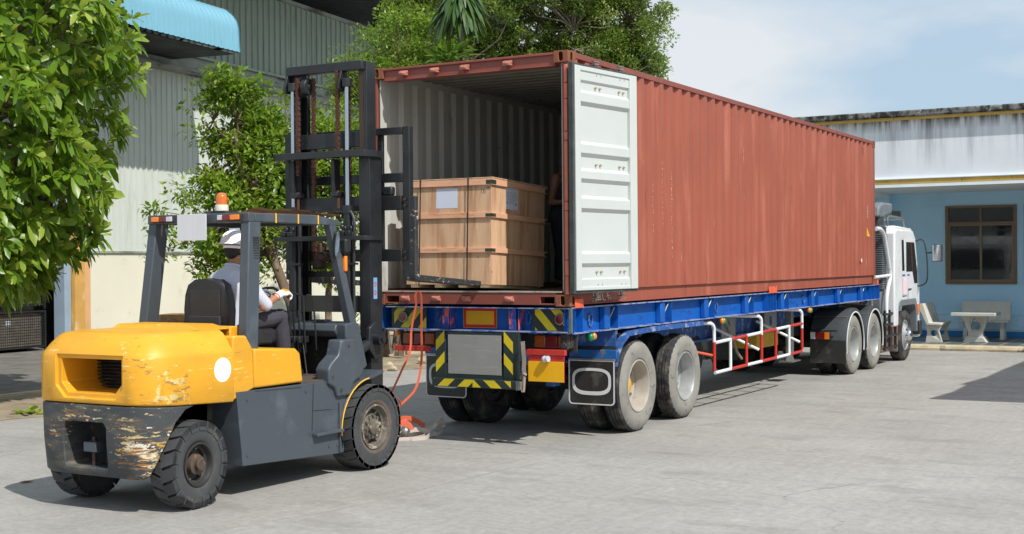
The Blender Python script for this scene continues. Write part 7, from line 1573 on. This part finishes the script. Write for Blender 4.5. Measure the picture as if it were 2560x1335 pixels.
def driver():
    HC_ = Vector((-1.85, -2.87, 2.045)); fc = Vector((.10, 1, 0))
    hip = (-1.87, -2.93, 1.40); waist = (-1.87, -2.965, 1.53); chest = (-1.865, -2.94, 1.70); neck = (-1.855, -2.885, 1.885)
    shR, shL = Vector((-1.675, -2.90, 1.79)), Vector((-2.045, -2.92, 1.785)); elR, wrR = Vector((-1.60, -2.80, 1.535)), Vector((-1.575, -2.60, 1.645)); elL, wrL = Vector((-2.08, -2.74, 1.56)), Vector((-1.90, -2.56, 1.665))
    hpR, hpL = Vector((-1.77, -2.90, 1.40)), Vector((-1.97, -2.90, 1.40)); knR, knL = Vector((-1.69, -2.47, 1.43)), Vector((-2.05, -2.47, 1.43)); anR, anL = Vector((-1.675, -2.42, .985)), Vector((-2.06, -2.40, .985))
    m = MB(); torso(m, hip, waist, chest, neck, (1, 0, 0), .155, .14, .165, .17)
    chainmb(m, [neck, Vector(neck).lerp(HC_, .5), HC_ + Vector((0, -.01, -.03))], [.062, .056, .055]); P, B = head(m, HC_, fc, .10)
    chainmb(m, [shR, elR, wrR], [.052, .040, .027]); chainmb(m, [shL, elL, wrL], [.052, .040, .027])
    chainmb(m, [hpR, knR, anR], [.085, .058, .038]); chainmb(m, [hpL, knL, anL], [.085, .058, .038])
    foot(m, anR, (.05, 1, 0)); foot(m, anL, (-.05, 1, 0))
    hand(m, wrR, (.10, 1, .18), (-.25, .1, -1), (-1, .1, -.1), (.75, .85, .9, .95)); hand(m, wrL, (.45, 1, .12), (.1, .1, -1), (1, -.3, 0), (.7, .8, .85, .9))
    root = m.build('person', MATS['skin'], None, loc=(-1.87, -2.93, 1.34), label='driver in white helmet, grey shirt and white gloves seated on the forklift', cat='person'); remesh(root, .010, 3)
    def c(mb, n, mt, vox=.009, sm=4):
        o = mb.build(n, MATS[mt], root); remesh(o, vox, sm); return o
    s = MB(); torso(s, (hip[0], hip[1] - .005, 1.36), waist, chest, neck, (1, 0, 0), .155, .14, .165, .17, inf=.022); chainmb(s, [shR + Vector((-.02, 0, -.01)), shR.lerp(elR, .6), elR.lerp(wrR, .16)], [.076, .066, .060]); chainmb(s, [shL + Vector((.02, 0, -.01)), shL.lerp(elL, .6), elL.lerp(wrL, .16)], [.076, .066, .060])
    s.prism([(-2.86, 1.44), (-2.64, 1.49), (-2.64, 1.505), (-2.86, 1.50)], 'x', -1.78, -1.68)
    c(s, 'shirt', 'shirt_grey')
    k = MB(); k.tube([Vector(neck) + Vector((.075 * math.cos(t), .072 * math.sin(t) - .005, .012 - .02 * math.sin(t))) for t in np.linspace(0, 2 * math.pi, 21)[:-1]], .013, 8, closed=True); k.build('collar', MATS['shirt_grey'], root)
    t = MB(); chainmb(t, [hpR, knR, anR + Vector((0, 0, .02))], [.108, .080, .068]); chainmb(t, [hpL, knL, anL + Vector((0, 0, .02))], [.108, .080, .068]); t.ell(hip, .175, .14, .10, 16, 10); c(t, 'trousers', 'trousers')
    g = MB(); hand(g, wrR, (.10, 1, .18), (-.25, .1, -1), (-1, .1, -.1), (.75, .85, .9, .95), 1.10); chainmb(g, [wrR + Vector((0, -.03, -.015)), wrR + Vector((0, .02, .005))], [.036, .034]); c(g, 'glove', 'glove', .0042, 2)
    g = MB(); hand(g, wrL, (.45, 1, .12), (.1, .1, -1), (1, -.3, 0), (.7, .8, .85, .9), 1.10); chainmb(g, [wrL + Vector((-.02, -.025, -.01)), wrL + Vector((.01, .02, 0))], [.036, .034]); c(g, 'glove', 'glove', .0042, 2)
    for w_, e_ in ((wrR, elR), (wrL, elL)):
        d = (e_ - w_).normalized(); u = d.orthogonal().normalized(); v = d.cross(u); q = w_ + d * .045; MB().tube([q + u * (.036 * math.cos(a)) + v * (.036 * math.sin(a)) for a in np.linspace(0, 2 * math.pi, 17)[:-1]], .0055, 6, closed=True).build('glove_cuff', MATS['glove_cuff'], root)
    h = MB(); h.ell(P(0, -.022, .012), .084, .090, .088, 14, 10, B); h.ell(P(0, -.050, -.035), .070, .055, .055, 12, 8, B); o = c(h, 'hair', 'hair', .007, 2)
    eyes(P, B, root)
    # hard hat: shell, ridge, brim, strap
    n = 28; rows = []
    for i in range(9):
        a = R(90 * i / 8); rows.append([P(.122 * math.sin(a) * math.cos(t), -.008 + .142 * math.sin(a) * math.sin(t), .052 + .115 * math.cos(a)) for t in np.linspace(0, 2 * math.pi, n + 1)])
    rows.append([P((.122 + .006) * math.cos(t), -.008 + (.148 + .030 * max(0, math.sin(t))) * math.sin(t), .050) for t in np.linspace(0, 2 * math.pi, n + 1)])
    rows.append([P((.122 + .020) * math.cos(t), -.008 + (.160 + .050 * max(0, math.sin(t))) * math.sin(t), .040) for t in np.linspace(0, 2 * math.pi, n + 1)])
    rows.append([P((.122 + .020) * math.cos(t), -.008 + (.160 + .050 * max(0, math.sin(t))) * math.sin(t), .036) for t in np.linspace(0, 2 * math.pi, n + 1)])
    hm = MB().grid(rows).build('helmet', MATS['helmet'], root, smooth=50, clean=True)
    for x in (-.03, 0, .03): MB().tube([P(x, -.008 + .143 * math.sin(a), .052 + .116 * math.cos(a) * (1 if x == 0 else .985)) for a in np.linspace(R(-70), R(70), 12)], .005 if x else .008, 6).build('helmet_ridge', MATS['helmet'], hm)
    MB().tube([P(.085, -.03, .045), P(.082, -.005, -.02), P(.060, .03, -.075), P(0, .05, -.105)], .005, 6).build('chin_strap', MATS['glove'], hm)
    MB().tube([P(.088 * math.cos(t), -.015 + .10 * math.sin(t), .018) for t in np.linspace(R(180), R(360), 14)], .014, 6, sx=.5).build('helmet_band', MATS['helmet'], hm)
    for an, dx in ((anR, .05), (anL, -.05)): f = MB(); foot(f, an + Vector((0, 0, -.002)), (dx, 1, 0), .285, .052); c(f, 'shoe', 'shoe', .008, 2)
driver()
def helper():
    bx, by, z0 = -1.2, 2.1, ZC + .152          # stands on the container floor, bending over the far side of the crate
    hip = Vector((bx, by, z0 + .82)); chest = hip + Vector((.02, -.03, .33)); neck = chest + Vector((.07, -.02, .19)); HCn = neck + Vector((.09, -.01, .12)); side = Vector((.25, -1, 0)).normalized(); f = Vector((1, .25, 0)).normalized()
    s1, s2 = chest + side * .19 + Vector((0, 0, .14)), chest - side * .19 + Vector((0, 0, .14)); e1, e2 = s1 + Vector((-.07, .0, -.30)), s2 + Vector((-.05, .05, -.29)); w1, w2 = e1 + f * .24 + Vector((0, -.05, .02)), e2 + f * .24 + Vector((0, -.05, .02))
    h1, h2 = hip + side * .09, hip - side * .09; k1, k2 = h1 + Vector((.04, 0, -.42)), h2 + Vector((.02, .03, -.42)); a1, a2 = Vector((k1.x - .02, k1.y, z0 + .10)), Vector((k2.x - .02, k2.y, z0 + .10))
    m = MB(); torso(m, hip, hip.lerp(chest, .5), chest, neck, side, .155, .14, .17, .17); chainmb(m, [neck, HCn + Vector((0, 0, -.04))], [.06, .055]); P, B = head(m, HCn, f, -.1)
    for q in ([s1, e1, w1], [s2, e2, w2]): chainmb(m, q, [.054, .041, .028])
    for q in ([h1, k1, a1], [h2, k2, a2]): chainmb(m, q, [.088, .060, .040])
    for q in (a1, a2): foot(m, q + Vector((0, 0, .0)), f)
    hand(m, w1, f, (0, 0, -1), -side * 1, (.4, .45, .5, .55)); hand(m, w2, f, (0, 0, -1), side, (.4, .45, .5, .55))
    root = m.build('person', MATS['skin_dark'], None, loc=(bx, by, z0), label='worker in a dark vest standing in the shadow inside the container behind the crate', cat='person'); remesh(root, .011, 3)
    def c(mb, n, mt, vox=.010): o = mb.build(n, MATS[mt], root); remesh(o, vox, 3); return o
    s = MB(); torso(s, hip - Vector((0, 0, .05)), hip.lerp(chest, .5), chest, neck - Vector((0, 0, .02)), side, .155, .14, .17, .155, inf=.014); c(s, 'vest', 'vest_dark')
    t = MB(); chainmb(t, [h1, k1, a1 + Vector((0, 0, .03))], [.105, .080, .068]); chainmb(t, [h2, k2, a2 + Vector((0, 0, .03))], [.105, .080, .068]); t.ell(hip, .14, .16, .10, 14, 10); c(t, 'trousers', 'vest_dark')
    h = MB(); h.ell(P(0, -.015, .035), .083, .098, .086, 14, 10, B); h.ell(P(0, -.05, -.02), .07, .055, .06, 12, 8, B); c(h, 'hair', 'hair', .008); eyes(P, B, root)
    for q in (a1, a2): g = MB(); foot(g, q + Vector((0, 0, -.002)), f, .285, .052); c(g, 'shoe', 'shoe', .009)
helper()

# ================================================================== loose webbing, leaves on the ground
def webbing():
    O = MATS['webbing_orange']; Gm = M('webbing_pale', sr(196, 182, 172), rough=.9, var=.1, vs=20)
    m = MB(); kx = -1.80
    m.ribbon(smoothpts([(kx - .03, -.045, 1.46), (kx - .035, -.052, 1.56), (kx - .01, -.052, 1.60), (kx + .03, -.05, 1.585), (kx + .045, -.055, 1.50), (kx + .055, -.075, 1.2), (kx + .075, -.10, .95), (kx + .07, -.14, .72), (kx + .045, -.20, .56), (kx - .03, -.28, .45), (kx - .10, -.33, .375)], 5), [(1, .1 * math.sin(i * .25), 0) if i < 30 else (.75, .3, -.5) for i in range(51)], .025, .003)
    m.ribbon(smoothpts([(kx - .03, -.045, 1.46), (kx - .07, -.08, 1.2), (kx - .05, -.14, .98), (kx - .12, -.22, .74), (kx - .17, -.30, .56), (kx - .19, -.34, .475), (kx - .13, -.34, .50), (kx - .06, -.33, .46), (kx - .04, -.33, .40)], 5), [(1, .6 * math.sin(i * .14), .1) for i in range(41)], .022, .003)
    s = m.build('tie_down_strap', O, None, loc=(kx, -.05, 1.58), label='orange webbing strap hanging in a loop from the container sill', cat='strap')
    m = MB()
    for k in range(9): m.box(kx + .045, -.082 + .0 * k, 1.20 - k * .045, kx + .062, -.079, 1.225 - k * .045)
    # heap of grey webbing by the wheel
    rs = np.random.RandomState(6); z = lambda h: h
    m = MB(); loops = []
    c = Vector((-1.96, .13, 0))
    U = Vector((.40, .92, 0)) * .80; W = Vector((-.92, .40, 0)) * 1.0
    def pt(a, b, h): return tuple(c + U * a + W * b + Vector((0, 0, h * .95)))
    m.ribbon(smoothpts([pt(-.35, -.05, .01), pt(-.15, -.12, .015), pt(.05, -.10, .03), pt(.16, 0, .10), pt(.10, .10, .17), pt(-.05, .12, .19), pt(-.2, .08, .12), pt(-.28, 0, .03)], 5), (.15, .25, 1), .05, .004)
    m.ribbon(smoothpts([pt(-.3, .10, .02), pt(-.1, .05, .05), pt(.1, .02, .06), pt(.28, .0, .11), pt(.42, .04, .17), pt(.52, .10, .15), pt(.54, .12, .06), pt(.42, .06, .015), pt(.2, -.02, .012), pt(0, -.06, .012)], 5), (.15, .25, 1), .05, .004)
    m.ribbon(smoothpts([pt(-.32, .0, .05), pt(-.12, .0, .09), pt(.02, -.04, .10), pt(.12, -.12, .06), pt(0, -.18, .02), pt(-.2, -.16, .012)], 5), (.15, .25, 1), .05, .004)
    m.ribbon(smoothpts([pt(-.25, .2, .02), pt(-.05, .18, .03), pt(.15, .16, .04), pt(.3, .12, .03), pt(.34, .05, .02)], 5), (.15, .25, 1), .05, .004)
    m.build('webbing_heap', Gm, None, loc=tuple(c), label='tangled heap of grey webbing lying on the concrete beside the forklift drive wheel', cat='strap')
    m = MB(); m.ribbon(smoothpts([pt(-.34, .08, .12), pt(-.25, .10, .20), pt(-.12, .12, .225), pt(.02, .10, .21), pt(.12, .05, .15), pt(.14, .02, .13)], 5), (.15, .25, 1), .05, .004); m.ribbon(smoothpts([pt(-.34, .02, .19), pt(-.24, -.02, .20), pt(-.16, -.05, .16), pt(-.14, -.07, .11)], 4), (.5, .6, .4), .07, .005)
    m.build('orange_strap', O, None, loc=pt(-.2, .1, .2), label='short orange strap end lying on top of the grey webbing heap', cat='strap')
    m = MB(); m.lathe([(.02, 0), (.045, .01), (.05, .05), (.03, .07), (0, .07)], pt(-.24, -.04, .10), 'x', 12); m.build('ratchet_buckle', MATS['galv'], None, loc=pt(-.24, -.04, .1), label='steel ratchet buckle half buried in the grey webbing heap', cat='buckle')
webbing()
def litter():
    def leaf(x, y, a, L_, mt, lb, g='fallen leaves on the concrete'):
        m = MB(); u = Vector((math.cos(a), math.sin(a), 0)); v = Vector((-u.y, u.x, 0)); rows = []
        for i in range(6): t = i / 5; w_ = .22 * L_ * math.sin(math.pi * min(1, t * .9 + .08)); p = Vector((x, y, gz(y) + .004 + .25 * L_ * (t - .45) ** 2)) + u * (L_ * t); rows.append([p - v * w_ + Vector((0, 0, w_ * .5)), p, p + v * w_ + Vector((0, 0, w_ * .5))])
        m.grid(rows).build('fallen_leaf', mt, None, loc=(x, y, gz(y)), label=lb, cat='leaf', group=g)
    br = M('dry_leaf', sr(150, 112, 74), rough=.8, var=.2, vs=30)
    leaf(-1.05, .25, .4, .11, br, 'single curled brown leaf on the concrete below the trailer number plate')
    leaf(-3.45, -3.9, 1.1, .12, br, 'pale brown leaf on the concrete left of the forklift rear wheel')
    leaf(2.6, -3.6, 2.0, .06, br, 'tiny brown leaf alone on the open concrete right of the forklift')
    rs = np.random.RandomState(2); b0 = un_ = Vector((-7.55, -.35, .02)); r = empty('leafy_twig', b0, 0, 'small green leafy sprig fallen on the ground at the far left', 'twig')
    P = np.array([[b0.x + rs.uniform(-.12, .12), b0.y + rs.uniform(-.12, .12), b0.z + rs.uniform(.01, .06)] for _ in range(16)]); D = rs.normal(0, 1, (16, 3)); D[:, 2] = abs(D[:, 2]) * .2
    leaves('twig_leaves', P, D, np.full(16, .16), .4, np.full(16, .8), MATS['leaf_big'], r, 'blade')
    MB().tube([b0 + Vector((-.15, 0, .01)), b0 + Vector((.1, .05, .02))], .006, 6).build('stem', MATS['bark'], r)
litter()
bpy.context.view_layer.update()
